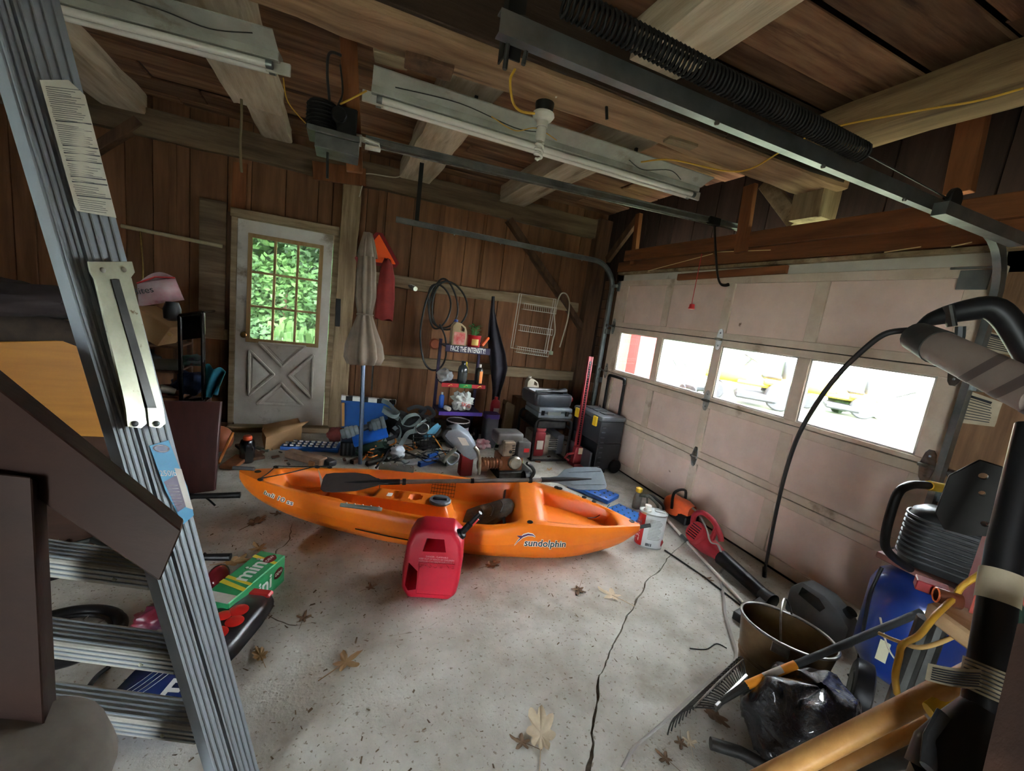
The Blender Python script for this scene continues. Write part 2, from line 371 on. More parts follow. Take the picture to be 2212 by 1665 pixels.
b = B(); b.bb(X0-.05, X1+.07, 4.93, 5.1, 0, .06); obj('threshold', b, M_girt, d1, bev=.006)
b = B(); b.bb(X0-.14, X0-.055, 5.075, 5.1, 0, 2.2); obj('side_trim', b, M_oldpost, d1, bev=.003)
b = B(); b.bb(X0-.32, X0-.1, 5.05, 5.07, .95, 2.28); obj('side_panel', b, M_plate, d1, bev=.003)

# ---- garage door (door_2)
gd = struct('door_2')
DY0, DY1 = 1.10, 4.29
yl = [rt(1343, 715).y, rt(1433.8, 729.6).y, rt(1562, 748.6).y, rt(1754, 775).y]
yr = [rt(1422, 726.7).y, rt(1545.5, 745.2).y, rt(1727.5, 771).y, rt(2029, 810.5).y]
zs = [.015, .545, 1.062, 1.6, 2.135]
for r in range(4):
    z0, z1 = zs[r]+.003, zs[r+1]-.003; rl = .055 if r != 2 else .03; rh = .06 if r != 2 else .05
    if r == 0: rl = .08
    b = B(); xf, xb = XR-.012, XR+.03
    b.bb(xf, xb, DY0, DY1, z0, z0+rl); b.bb(xf, xb, DY0, DY1, z1-rh, z1)
    ed = [DY1]+[v for p in zip(yl, yr) for v in p]+[DY0]
    for k in range(0, 10, 2): b.bb(xf, xb, ed[k+1], ed[k], z0+rl, z1-rh)
    sec = obj('section', b, M_pinkf, gd, bev=.003)
    for k in range(4):
        b = B(); ya, yb_ = yr[k], yl[k]
        if r == 2:
            b.bb(XR+.008, XR+.012, ya, yb_, z0+rl, z1-rh); obj('window_pane', b, M_glass, sec)
            b = B()
            for q in ((ya, ya+.012, z0+rl, z1-rh), (yb_-.012, yb_, z0+rl, z1-rh), (ya, yb_, z0+rl, z0+rl+.012), (ya, yb_, z1-rh-.012, z1-rh)): b.bb(XR-.004, XR+.02, *q)
            obj('glazing_bead', b, M_wdirty, sec)
        else: b.bb(XR+.006, XR+.018, ya-.006, yb_+.006, z0+rl-.006, z1-rh+.006); obj('panel', b, M_pink, sec)
for z in zs[1:4]: b = B(); b.bb(XR+.031, XR+.035, DY0, DY1, z-.03, z+.03); obj('leak_strip', b, M_black, gd)  # backing strips added outside the section joints to stop light leaking through
# astragal under the door, hinges, rollers, bolts
b = B(); b.bb(XR-.005, XR+.03, DY0, DY1, 0, .016); obj('bottom_seal', b, M_black, gd)
def hinge(y, z, roll=False):
    b = B()
    T = TR(XR-.013, y, z) @ RZ(pi) @ RY(pi/2)
    b.prism([(-.09, -.012), (-.07, -.024), (0, -.036), (.07, -.024), (.09, -.012), (.09, .012), (.07, .024), (0, .036), (-.07, .024), (-.09, .012)], 0, .004, T)
    b.tube([(XR-.026, y-.036, z), (XR-.026, y+.036, z)], .011, 8)
    o = obj('hinge', b, M_steel, gd, bev=.001)
    b = B()
    for s_ in (-.055, .055): b.sph((XR-.018, y, z+s_), .007, 8, 5)
    obj('bolt', b, M_galv, o, split=True)
    if roll:
        b = B(); y2 = 4.335 if y > 2 else 1.05
        b.tube([(XR-.035, y, z), (XR-.035, y2, z)], .006, 8); b.tube([(XR-.035, y2-.01, z), (XR-.035, y2+.01, z)], .022, 12); obj('roller', b, M_steel, o)
for z in zs[1:4]:
    hinge((yl[1]+yr[0])/2-.0 if False else (yl[2]+yr[1])/2, z); hinge(DY0+.06, z, True); hinge(DY1-.05, z, True)
b = B(); b.box((XR-.02, DY0+.1, 2.06), (.01, .12, .1)); b.bar((XR-.03, DY0+.03, 2.12), (XR-.03, DY0+.2, 2.12), .012, .012); obj('top_bracket', b, M_galv, gd, bev=.002)
b = B(); b.box((XR-.02, DY1-.03, 2.06), (.012, .06, .1)); b.tube([(XR-.04, DY1-.02, 2.07), (XR-.04, DY1+.05, 2.07)], .02, 10); obj('top_bracket', b, M_galv, gd, bev=.002)
b = B(); b.bar(rt(1470, 600)+V((-.03, 0, 0)), rt(1707, 583)+V((-.03, 0, 0)), .03, .06); obj('stiffener_board', b, M_brnY, gd, bev=.003)

# ---- right wall above and beside the door
wr = struct('wall_right')
y = -4.2
while y < 5.2:
    w_ = random.choice([.18, .22, .26, .3]); y1 = y+w_-.008
    for z0, z1 in ([(0, 3.3)] if (y1 < .98 or y > 4.38) else [(2.3, 3.3)]):
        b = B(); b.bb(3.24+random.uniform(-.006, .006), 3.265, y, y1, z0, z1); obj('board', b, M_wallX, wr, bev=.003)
    y += w_
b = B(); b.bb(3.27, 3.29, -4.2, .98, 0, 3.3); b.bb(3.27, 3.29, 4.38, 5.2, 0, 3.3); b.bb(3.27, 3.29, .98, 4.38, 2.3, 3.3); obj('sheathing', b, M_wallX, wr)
board('header', (2.965, -1.5, 2.41), (2.965, 4.18, 2.40), .05, .12, M_brnY, wr, bev=.005)
board('header', (3.02, -1.5, 2.30), (3.02, 4.34, 2.29), .06, .11, M_brnY, wr, bev=.004)
b = B(); b.bb(2.995, 3.05, -1.0, 4.32, 2.205, 2.232); obj('header_strip', b, M_girt, wr, bev=.003)
b = B(); b.bb(3.05, 3.09, .9, 4.4, 2.1, 2.3); obj('stop_board', b, M_wdirty, wr, bev=.003)
b = B(); b.bb(3.05, 3.3, 4.26, 4.42, -.1, 2.34); obj('jamb', b, M_oldpost, wr, bev=.006)
b = B(); b.bb(3.05, 3.3, .56, 1.13, -.1, 2.28); obj('jamb', b, wood('jamb_wood', srgb(136, 104, 76), srgb(98, 72, 52), 2, .1, srgb(60, 44, 34)), wr, bev=.006)
for z in [i*.12 for i in range(18)]:      # blocks in the corner behind the track
    b = B(); b.bb(3.1, 3.2, 4.44, 4.72, z+.004, z+.116); obj('block', b, M_oldpost, wr, bev=.004)
def rstud(p0, p1, w_, t, m, X=2.93, **k): return board('stud', rt(*p0, X), rt(*p1, X), w_, t, m, wr, up=(1, 0, 0), **k)
rstud((1622, 400), (1600, 545), .105, .04, M_brn); rstud((1381, 462), (1368, 572), .07, .05, M_brn, 2.98)
rstud((1380, 470), (1312, 562), .09, .05, M_oldpost, 3.1); rstud((1655, 395), (1722, 482), .11, .06, M_girt, 3.05)
timber('post', rt(1768, 405, 3.05)+V((0, 0, .02)), rt(1752, 478, 3.05), .21, .18, M_post, wr, up=(1, 0, 0), amp=.008)
rstud((2105, 250), (2070, 420), .12, .06, M_brn, 3.16)
b = B()
for p, q in (((1530, 545), (1665, 540)), ((1400, 585), (1540, 548)), ((1910, 545), (1990, 533)), ((2055, 533), (2100, 523))): b.bar(rt(*p, 2.99), rt(*q, 2.99), .004, .006)
obj('painted_daylight_gap', b, mat('painted_daylight', srgb(230, 205, 150), .6), wr)  # pale bars painted in for daylight showing between the header boards

# ---- left and front walls (unseen opening added in the left wall behind the camera for fill light)
wl = struct('wall_left')
OPY0, OPY1, OPZ = -3.4, -2.1, 2.12
y = -4.2
while y < 5.1:
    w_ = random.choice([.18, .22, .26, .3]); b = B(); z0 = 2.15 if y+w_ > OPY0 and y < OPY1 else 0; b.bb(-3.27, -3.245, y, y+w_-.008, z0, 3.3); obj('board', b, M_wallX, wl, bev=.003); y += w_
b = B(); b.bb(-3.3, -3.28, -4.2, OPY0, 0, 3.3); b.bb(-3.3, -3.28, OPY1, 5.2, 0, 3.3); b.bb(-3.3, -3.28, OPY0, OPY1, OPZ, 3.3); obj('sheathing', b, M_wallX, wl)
timber('post', (-2.95, 5.07, 0), (-2.95, 5.07, 2.72), .18, .18, M_oldpost, wl, up=(0, 1, 0))
for z in (1.0, 1.8): timber('girt', (-3.19, -1.9, z), (-3.19, 5.0, z), .1, .13, M_oldpost, wl)
wf = struct('wall_front')
b = B(); b.bb(-3.3, 3.3, -4.24, -4.2, 0, 3.3); obj('sheathing', b, M_wallX, wf)

# ---- ceiling: boards, joists, big beam
ce = struct('ceiling')
y = -4.2; ZC = 3.06
while y < 5.2:
    w_ = random.choice([.2, .24, .28, .33]); sp = [-3.3]+sorted(random.uniform(-2.5, 2.8) for _ in range(2))+[3.3]
    for i in range(3):
        b = B(); z0 = ZC+random.uniform(-.006, .014); b.bb(sp[i], sp[i+1]-.006, y, y+w_-random.choice([.008, .012, .03]), z0, z0+.025); obj('board', b, M_ceil, ce, bev=.008)
    y += w_
b = B(); b.bb(-3.45, 3.45, -4.25, 5.3, ZC+.1, ZC+.14); obj('upper_floor', b, M_wallX, ce)
def joist(x0, x1, y0, y1, z0=2.88, z1=3.06, m=M_hewY): return timber('joist', ((x0+x1)/2, y0, (z0+z1)/2), ((x0+x1)/2, y1, (z0+z1)/2), x1-x0, z1-z0, m, ce, amp=.014, n=12)
joist(-.86, -.53, 2.26, 4.1); joist(-.80, -.55, 4.2, 5.0, 2.93); joist(.50, .82, 2.26, 5.05); joist(1.66, 1.97, 2.26, 5.05)
joist(1.24, 1.54, -1, 2.06); joist(-2.0, -1.7, 2.26, 5.05); joist(-.5, -.2, -1, 2.15, 2.9); joist(-2.3, -2.0, -1, 2.15)
joist(2.55, 2.8, -1.5, 2.05, 2.80, 2.98, m=wood('wall_plate_y', srgb(150, 124, 92), srgb(108, 84, 60), 1, .1, srgb(72, 52, 40), bump=.8))
timber('beam', (-3.2, 2.18, 2.87), (3.06, 2.13, 2.87), .27, .34, M_hewX, ce, amp=.02, n=34)
M_face_shade = wood('shade_dark_facing', srgb(62, 46, 35), srgb(42, 31, 25), 0, .12, srgb(28, 22, 19), th3=.6, bump=.5)  # facing boards coloured darker to carry the shade on the beam's front side
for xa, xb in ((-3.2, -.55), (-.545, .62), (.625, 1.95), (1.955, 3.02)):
    b = B(); b.bb(xa, xb, 1.985, 2.01, 2.715, 3.05); obj('shade_dark_facing', b, M_face_shade, ce, bev=.004)
for a, b_, w_ in (((808, 118), (880, 138), .1), ((1440, 300), (1500, 318), .07)):
    board('patch', fl(*a, 2.69), fl(*b_, 2.69), w_, .02, M_girt, ce)
b = B(); b.bar(fl(875, 118, 2.70), fl(978, 150, 2.70), .13, .06); obj('block', b, M_oldpost, ce, bev=.004)
# ---- outside
grass = mat('grass', srgb(84, 100, 62), .9, 0, srgb(112, 112, 90), 1.2, .3, c3=srgb(140, 132, 112), sc3=.5, th3=.55)
b = B(); b.bb(-60, 60, -60, 70, -.5, -.1)
tag(obj('ground', b, grass), kind='structure')
# ================================================================ OVERHEAD THINGS
M_dkmetal = mat('dark_metal', srgb(52, 52, 50), .5, .7, srgb(80, 80, 78), 9)
M_white = mat('white_plastic', srgb(212, 208, 200), .45, 0, srgb(190, 184, 172), 9)
M_fixt = mat('fixture_enamel', srgb(176, 176, 166), .45, 0, srgb(150, 148, 138), 5, c3=srgb(120, 108, 88), sc3=3, th3=.62)
M_tubeg = mat('lamp_tube', srgb(224, 218, 210), .25)
M_wirek = mat('black_cable', srgb(24, 23, 24), .55)
M_wirey = mat('yellow_cable', srgb(206, 158, 50), .55)
M_wirew = mat('white_cable', srgb(190, 180, 158), .6)
M_red = mat('red_plastic', srgb(196, 40, 44), .4)
def sweep(b, pts, prof, up):
    pts = [V(p) for p in pts]; up = V(up); rings = []
    for i in range(len(pts)):
        t = (pts[min(i+1, len(pts)-1)]-pts[max(i-1, 0)]).normalized(); x = t.cross(up).normalized(); u = x.cross(t)
        rings.append([pts[i]+x*a+u*c for a, c in prof])
    return b.loft(rings)
# C channel: opening towards +a
CH = lambda w_, d, t: [(0, -w_/2), (d, -w_/2), (d, -w_/2+t), (t, -w_/2+t), (t, w_/2-t), (d, w_/2-t), (d, w_/2), (0, w_/2)]
def track(y, s_, xend, zt, label, hang):
    t = thing('door_track', label, 'track', (2.95, y, 0), group=None)
    b = B(); xv = 2.955; r = .30
    pts = [V((xv, y, .03)), V((xv, y, 1.0)), V((xv, y, zt-r))]+[V((xv-r+r*cos(a), y, zt-r+r*sin(a))) for a in [pi/2*i/8 for i in range(1, 9)]]
    # the profile's depth lies across the room; the flanges along the travel plane
    prof = [(a*s_, c) for a, c in CH(.052, .03, .0035)]
    rings = []
    for i, p in enumerate(pts):
        tg = (pts[min(i+1, len(pts)-1)]-pts[max(i-1, 0)]).normalized(); side = V((0, 1, 0)); u = side.cross(tg)
        rings.append([p+side*a+u*c for a, c in prof])
    b.loft(rings); obj('vertical_track', b, M_galv, t, world=True, ang=30)
    b = B(); a = pts[-1]; e = V((xend, y, zt)); rings = []
    for p in (a, a.lerp(e, .5), e):
        rings.append([p+V((0, q, 0))+V((0, 0, 1))*c for q, c in prof])
    b.loft(rings); obj('horizontal_track', b, M_galv, t, world=True, ang=30)
    b = B()
    for z in (.3, .9, 1.5): b.bb(2.96, 3.045, y-.02*s_, y+.03*s_, z, z+.06)
    obj('track_bracket', b, M_galv, t, world=True, bev=.002, split=True)
    b = B()
    for q in hang: b.bar(*q)
    h = obj('hanger', b, M_black, t, world=True, bev=.001)
    b = B()
    for x in (1.0, 1.5, 2.0, 2.5): b.sph((x, y, zt-.03), .008, 8, 5)
    obj('bolt', b, M_steel, t, world=True, split=True)
    return t
ZT = 2.29; YT1 = 4.35; YT2 = 1.07
ZT1 = P(1200, 545, 1, YT1).z; ZT2 = P(1600, 262, 1, YT2).z
trL = track(YT1, -1, P(855, 478, 1, YT1).x, ZT1, 'galvanised garage door track ending beside the orange triangle', [((.62, YT1, ZT1), (.62, YT1, 2.9), .04, .004, (0, 1, 0))])
trR = track(YT2, 1, P(1085, 10, 1, YT2).x, ZT2, 'galvanised garage door track running under the long extension spring', [])
b = B(); x0 = P(1115, 60, 1, YT2+.03).x; b.bar((x0, YT2+.04, ZT2-.05), (x0, YT2+.04, 3.05), .045, .005, (0, 1, 0)); b.bar((x0-.02, YT2+.06, ZT2-.05), (x0-.02, YT2+.06, 3.05), .005, .04, (0, 1, 0)); obj('hanger', b, M_black, trR, world=True)
b = B(); a = P(2030, 450, 1, YT2-.04); e = P(2200, 520, 1, YT2-.09); b.bar(a, e, .05, .05); obj('track_angle', b, M_galv, trR, world=True)
# black angle iron hanger to the left track seen in front of the plate
# extension spring over the right track
t = thing('extension_spring', 'long dark coiled extension spring above the garage door track', 'spring', P(1500, 150, 1, YT2-.05))
a = P(1215, 0, 1, YT2-.05); e = P(1865, 330, 1, YT2-.05); L_ = (e-a).length; n_ = int(L_/.0145); dirx = (e-a).normalized(); q1 = dirx.orthogonal().normalized(); q2 = dirx.cross(q1)
pts = [a+dirx*(L_*i/(n_*10))+(q1*cos(2*pi*i/10)+q2*sin(2*pi*i/10))*.029 for i in range(n_*10+1)]
b = B(); b.tube(pts, .0042, 5); obj('coil', b, M_black, t, world=True, ang=80)
b = B(); b.tube([e, P(2050, 430, 1, YT2-.05), P(2120, 470, 1, YT2-.05)], .003, 6); b.tube([a-dirx*.3, a], .003, 6); obj('cable', b, M_dkmetal, t, world=True, split=True)
b = B(); c = P(2060, 432, 1, YT2-.05); b.cyl(c-V((0, .01, 0)), c+V((0, .01, 0)), .045, 18); obj('pulley', b, M_black, t, world=True, bev=.004)
# garage door opener
M_alu0 = mat('chassis_grey', srgb(120, 122, 120), .5, .5, srgb(92, 94, 92), 9)
YO = 2.72
a = P(790, 302, 1, YO); e = P(1605, 492, 1, YO)
t = thing('garage_door_opener', 'dusty garage door opener hung under the ceiling with its long steel rail', 'door opener', P(720, 320, 1, YO))
b = B(); sweep(b, [a, a.lerp(e, .5), e], [(-.017, -.02), (.017, -.02), (.017, -.012), (.008, -.008), (.008, .012), (.017, .016), (.017, .02), (-.017, .02), (-.017, .016), (-.008, .012), (-.008, -.008), (-.017, -.012)], (0, 0, 1)); rail = obj('rail', b, M_galv, t, world=True)
b = B(); b.tube([a+V((0, 0, -.03)), e+V((0, 0, -.03))], .004, 6); obj('chain', b, M_steel, rail, world=True)
b = B(); m_ = P(722, 300, 1, YO); b.box(m_, (.26, .2, .03)); b.box(m_+V((.02, 0, -.05)), (.22, .18, .07)); mo = obj('motor_chassis', b, M_alu0, t, world=True, bev=.004)
b = B(); b.tube([m_+V((-.06, 0, .02)), m_+V((-.06, 0, .16))], .075, 18); b.box(m_+V((.06, 0, .08)), (.1, .16, .14)); b.tube([m_+V((.02, -.09, .1)), m_+V((.02, .09, .1))], .04, 14); obj('motor', b, M_black, t, world=True, bev=.006)
b = B()
for k in range(7): b.tube(circ(m_+V((-.06, 0, .03+.018*k)), .08, n=18), .005, 6, closed=True)
obj('cooling_fins', b, M_black, mo, world=True)
b = B(); c0 = m_+V((.14, -.02, .02))
for k in range(3): b.tube([c0+V((0, .02*k-.02, .01)), c0+V((.09, .02*k-.02, 0)), c0+V((.1, .02*k-.02, -.02)), c0+V((.02, .02*k-.02, -.025))], .009, 8)
b.cyl(c0+V((-.04, 0, 0)), c0, .03, 12); obj('bulb', b, M_white, t, world=True, label='compact fluorescent bulb in the opener')
b = B(); h_ = P(1540, 478, 1, YO); b.box(h_, (.12, .05, .06)); tr_ = obj('trolley', b, M_black, t, world=True, bev=.004)
b = B(); arm = bez([P(*p, 1, YO) for p in ((1543, 480), (1546, 545), (1550, 592), (1556, 612), (1568, 616), (1584, 610))], 6); b.tube(arm, .017, 8, flat=.5); obj('door_arm', b, M_black, tr_, world=True)
b = B(); q = P(1582, 612, 1, YO); b.box(q, (.05, .07, .05)); obj('arm_bracket', b, M_black, tr_, world=True, bev=.003)
b = B(); b.tube([P(1516, 548, 1, YO-.02), P(1494, 657, 1, YO-.02)], .003, 6); rp = obj('release_cord', b, M_red, t, world=True)
b = B(); q = P(1494, 664, 1, YO-.02); b.lathe([(.008, .03), (.02, .026), (.022, 0), (.026, -.004), (.026, -.012), (.004, -.016)], 12, TR(q)); obj('release_handle', b, M_red, rp, world=True)
# wooden hanger for the opener
b = B(); b.bar(P(752, 75, 1, YO+.12), P(766, 372, 1, YO+.12), .09, .045, (0, 1, 0)); tag(obj('hanger_board', b, M_brn, bev=.003), 'upright brown board that the door opener hangs from', 'board')
# cords hanging around the opener
def cord(name, pts, r, m, label, cat='cord', n=8, group=None):
    b = B(); b.tube(bez(pts, n), r, 6); return tag(obj(name, b, m, ang=80), label, cat, group)
cord('power_cord', [P(*p, 1, YO-.03) for p in ((738, 120), (712, 115), (707, 160), (712, 230), (708, 320), (707, 385))], .007, M_wirek, 'black cord hanging past the opener motor to a plug')
cord('power_cord', [P(*p, 1, YO+.05) for p in ((735, 140), (740, 200), (728, 240), (745, 290), (733, 340))], .005, M_wirek, 'thin dark lead wound beside the opener hanger board')
cord('electric_cable', [P(*p, 1, YO) for p in ((735, 225), (765, 210), (792, 196))], .005, M_wirey, 'yellow cable between the opener and the long strip light')
cord('electric_cable', [P(*p, 1, YO) for p in ((612, 168), (620, 215), (645, 250), (680, 285))], .003, M_wirey, 'yellow cable drooping from the dangling lamp end to the opener')
# ---- strip lights
def strip_light(p0, p1, y, label, wires):
    a = P(*p0, 2, 2.68); e = P(*p1, 2, 2.68); t = thing('strip_light', label, 'light fixture', (a+e)/2)
    d = (e-a).normalized(); side = d.cross(V((0, 0, 1))).normalized()   # towards the camera
    b = B(); b.bar(a+V((0, 0, .05))-side*.0, e+V((0, 0, .05)), .09, .05); obj('channel', b, M_fixt, t, world=True, bev=.004)
    b = B()
    q = [side*.05+V((0, 0, .06)), side*.17+V((0, 0, .10)), side*.17+V((0, 0, .106)), side*.05+V((0, 0, .066))]
    b.loft([[a+k for k in q], [e+k for k in q]])
    q = [-side*.05+V((0, 0, .06)), -side*.1+V((0, 0, .03)), -side*.1+V((0, 0, .036)), -side*.05+V((0, 0, .066))]
    b.loft([[a+k for k in q], [e+k for k in q]]); obj('reflector', b, M_fixt, t, world=True)
    for s_ in (-.032, .032):
        b = B(); b.tube([a+d*.03+side*s_, e-d*.03+side*s_], .019, 12); tb = obj('lamp_tube', b, M_tubeg, t, world=True)
        b = B()
        for u in (a+d*.03, e-d*.06): b.tube([u+side*s_, u+d*.03+side*s_], .02, 12)
        obj('end_cap', b, M_galv, tb, world=True, split=True)
    b = B()
    for u in (a+d*.012, e-d*.012): b.bar(u+V((0, 0, .04)), u+V((0, 0, -.02)), .12, .018, side)
    obj('lampholder', b, M_white, t, world=True, bev=.003, split=True)
    for pts, m in wires:
        b = B(); b.tube(bez([a+d*(u*(e-a).length)+side*s_+V((0, 0, z)) for u, s_, z in pts], 6), .003, 5); obj('wire', b, m, t, world=True)
    for u in (.25, .75):
        b = B(); c = a.lerp(e, u); b.bar(c+V((0, 0, .07)), c+V((0, 0, .21)), .02, .02, side); obj('mount', b, M_dkmetal, t, world=True)
    return t
strip_light((801, 215), (1500, 425), 0, 'long white strip light with loose wires running above the opener rail', [([(.05, .1, .06), (.2, .13, .07), (.35, .09, .05), (.42, .12, .06)], M_wirek), ([(.28, .14, .05), (.35, .1, .03), (.4, .15, .06), (.47, .1, .05)], M_wirey), ([(.7, .12, .06), (.76, .09, .04), (.84, .14, .07), (.9, .1, .05)], M_wirek)])
strip_light((-560, -155), (606, 152), 0, 'long white strip light whose broken end dangles beside the ladder', [([(.62, .12, .08), (.75, .13, .07), (.85, .1, .06), (.95, .13, .08)], M_wirek)])
# ---- CFL lamp on the beam
c = fl(1178, 218, 2.70)
t = thing('bare_bulb_lamp', 'white porcelain socket with spiral bulb screwed under the big beam', 'lamp', c)
b = B(); b.lathe([(.05, .0), (.05, -.02), (.045, -.06)], 16, TR(c)); obj('junction_box', b, M_black, t, world=True)
b = B(); b.lathe([(.056, -.06), (.06, -.075), (.045, -.095), (.03, -.1), (.03, -.13)], 18, TR(c)); obj('socket', b, M_white, t, world=True, bev=.002)
b = B(); b.lathe([(.024, -.13), (.027, -.15), (.027, -.19), (.02, -.2)], 14, TR(c)); bl = obj('bulb_base', b, M_white, t, world=True)
b = B(); b.tube([c+V((.02*cos(k*.5)*(1 if k < 38 else (48-k)/10), .02*sin(k*.5)*(1 if k < 38 else (48-k)/10), -.205-.0019*k)) for k in range(48)], .0075, 8); obj('bulb_spiral', b, M_tubeg, bl, world=True)
cord('electric_cable', [fl(1200, 210, 2.69), P(1225, 180, 1, 2.1), P(1232, 130, 1, 2.08), P(1230, 95, 1, 2.08)], .006, M_wirew, 'pale cable curling from the bulb socket up the beam')
cord('electric_cable', [P(*p, 1, 2.06) for p in ((1165, 65), (1130, 115), (1112, 150), (1102, 175), (1108, 220), (1125, 240), (1155, 245))], .006, M_wirey, 'yellow cable looping past the black hanger to the bulb socket')
cord('electric_cable', [fl(1385, 350, 2.69), fl(1450, 345, 2.68), fl(1560, 368, 2.66), fl(1620, 365, 2.66), P(1700, 320, 1, 1.9), P(1790, 278, 2, 2.79), P(1980, 240, 2, 2.79), P(2110, 218, 2, 2.79), P(2212, 190, 2, 2.79)], .005, M_wirey, 'yellow cable crossing from the beam to the right wall plate')
cord('rope', [P(*p, 1, 4.0) for p in ((521, 195), (522, 250), (519, 300), (520, 345), (522, 372))], .010, mat('rope', srgb(122, 108, 82), .9), 'short frayed rope hanging beside the door boards', 'rope')
cord('metal_rod', [P(*p, 1, 2.09) for p in ((1303, 135), (1308, 180), (1311, 258))], .008, M_black, 'thin dark iron rod hanging from the big beam', 'rod')
cord('wall_cable', [P(*p, 1, 4.98) for p in ((776, 425), (788, 385), (795, 375), (855, 383), (872, 372))], .006, M_wirew, 'white cable bending over the post beside the opener')
cord('electric_cable', [P(*p, 1, 1.1) for p in ((1090, 150), (1100, 80), (1115, 40), (1145, 55), (1130, 140))], .006, M_dkmetal, 'grey lead knotted round the black track hanger')
# ================================================================ KAYAK, PADDLE, CANS
def ip(tab, u):
    for i in range(len(tab)-1):
        a, b_ = tab[i], tab[i+1]
        if u <= b_[0]:
            k = (u-a[0])/(b_[0]-a[0]); m0 = (b_[1]-tab[max(i-1, 0)][1])/(b_[0]-tab[max(i-1, 0)][0]); m1 = (tab[min(i+2, len(tab)-1)][1]-a[1])/(tab[min(i+2, len(tab)-1)][0]-a[0]); h = b_[0]-a[0]
            return (2*k**3-3*k*k+1)*a[1]+(k**3-2*k*k+k)*h*m0+(-2*k**3+3*k*k)*b_[1]+(k**3-k*k)*h*m1
    return tab[-1][1]
def sm(a, b_, x):
    t = max(0, min(1, (x-a)/(b_-a))); return t*t*(3-2*t)
KB = fl(519, 1018, .28); KS = fl(1381, 1130, .235); KL = (KS-KB).xy.length
kx = V((KS.x-KB.x, KS.y-KB.y, 0)).normalized(); ky = V((-kx.y, kx.x, 0)); KM = frame((KB.x, KB.y, 0), kx, ky)
KG = [(0, .285), (.08, .285), (.3, .285), (.45, .282), (.58, .272), (.64, .285), (.69, .318), (.78, .305), (.92, .262), (1, .225)]
KK = [(0, .225), (.02, .17), (.06, .115), (.15, .055), (.3, .014), (.45, .001), (.6, 0), (.75, .002), (.86, .03), (.95, .09), (1, .17)]
KW = [(0, .012), (.02, .05), (.08, .135), (.18, .23), (.3, .31), (.45, .375), (.6, .39), (.72, .365), (.82, .30), (.92, .165), (.98, .06), (1, .025)]
def mask(u, v, u0, u1, v0, v1, eu, ev): return sm(u0, u0+eu, u)*(1-sm(u1-eu, u1, u))*sm(v0, v0+ev, v)*(1-sm(v1-ev, v1, v))
def kdeck(u, v):
    g = ip(KG, u); w_ = ip(KW, u); c = .012*(1-v*v)
    d = .12*mask(u, v, .075, .31, -.88, .88, .035, .16)
    d = max(d, .155*mask(u, v, .275, .685, -.93, .93, .02, .10))
    d -= max(0, d-.05)*mask(u, v, .20, .535, -.36, .36, .03, .12)            # console
    d += .035*mask(u, v, .27, .335, -.24, .24, .012, .07)+.03*mask(u, v, .365, .395, -.2, .2, .008, .06)
    rr = math.hypot((u-.43)*KL, v*w_); d += .06*(1-sm(.04, .046, rr))
    d += .03*mask(u, v, .51, .66, -.6, .6, .03, .2)                         # seat pan
    d = max(d, .115*mask(u, v, .745, .935, -.80, .80, .014, .16))
    d += .012*mask(u, v, .73, .945, -.9, .9, .008, .06)*(1-mask(u, v, .745, .935, -.80, .80, .012, .12))
    return g+c*.6-d
def kring(u):
    g, k, w_ = ip(KG, u), ip(KK, u), ip(KW, u); h = g-k
    side = [(.5, k+.004+.02*h), (.78, k+.16*h), (.93, k+.40*h), (.965, k+.55*h), (.985, k+.575*h), (.992, k+.60*h), (1.0, k+.82*h), (1.0, k+.85*h), (.985, k+.93*h), (.95, g)]
    nd = 40; dk = [(.92*(1-2*i/nd), None) for i in range(nd+1)]
    pts = [(0, k)]+side
    out = [V((u*KL, -x*w_, z)) for x, z in pts]
    out += [V((u*KL, -v*w_, kdeck(u, v/.92))) for v, _ in dk]
    out += [V((u*KL, x*w_, z)) for x, z in reversed(side)]
    return out
us = [0, .004, .01]+[i/150 for i in range(3, 148)]+[.99, .996, 1]
M_kay = mat('kayak_orange', srgb(236, 124, 22), .38, 0, srgb(228, 112, 18), 3, .04, c3=srgb(196, 96, 24), sc3=2.2, th3=.68, spec=.5, bsc=90)
M_grey = mat('grey_plastic', srgb(112, 116, 108), .55, 0, srgb(92, 96, 88), 12)
M_dkgrey = mat('dark_grey_plastic', srgb(56, 60, 62), .5, 0, srgb(44, 46, 48), 8)
M_blk = mat('black_plastic', srgb(15, 15, 17), .45, 0, srgb(21, 21, 23), 12, spec=.32)
kay = thing('kayak', 'orange sit-on-top kayak lying on the concrete floor', 'kayak', M=KM)
b = B(); b.loft([kring(u) for u in us]); hull = obj('hull', b, M_kay, kay, ang=60)
def kside(u, t): # near side point and outward normal; t 0..1 between the seam and the rim
    g, k, w_ = ip(KG, u), ip(KK, u), ip(KW, u); return V((u*KL, -w_*(.993+.007*t), k+(g-k)*(.60+.25*t)))
def kn(u): a, c = kside(u-.01, .5), kside(u+.01, .5); d = c-a; return V((d.y, -d.x, 0)).normalized()
def proj(p):
    q = V(p)-CO; z = q.dot(CF); return 1106+FPX*q.dot(CR)/z, 832.5-FPX*q.dot(CU)/z
def ku(px, t=.5): return min((abs(proj(KM @ kside(i/400, t))[0]-px), i/400) for i in range(4, 397))[1]
def klog(name, s_, px, size, m, t0=.45, off=.0012, tr=.0, sh=0., o2=0.):
    u0 = ku(px)
    def fn(x, y, z):
        u = u0+x/KL; return KM @ (kside(u, t0+y/.075)+kn(u)*(off+z))
    return text(name, s_, size, m, hull, None, .0006, fn=fn, off=o2, shear=sh)
M_ink = mat('black_print', srgb(20, 22, 34), .5); M_wprint = mat('white_print', srgb(226, 226, 222), .5); M_purp = mat('purple_print', srgb(84, 40, 96), .5)
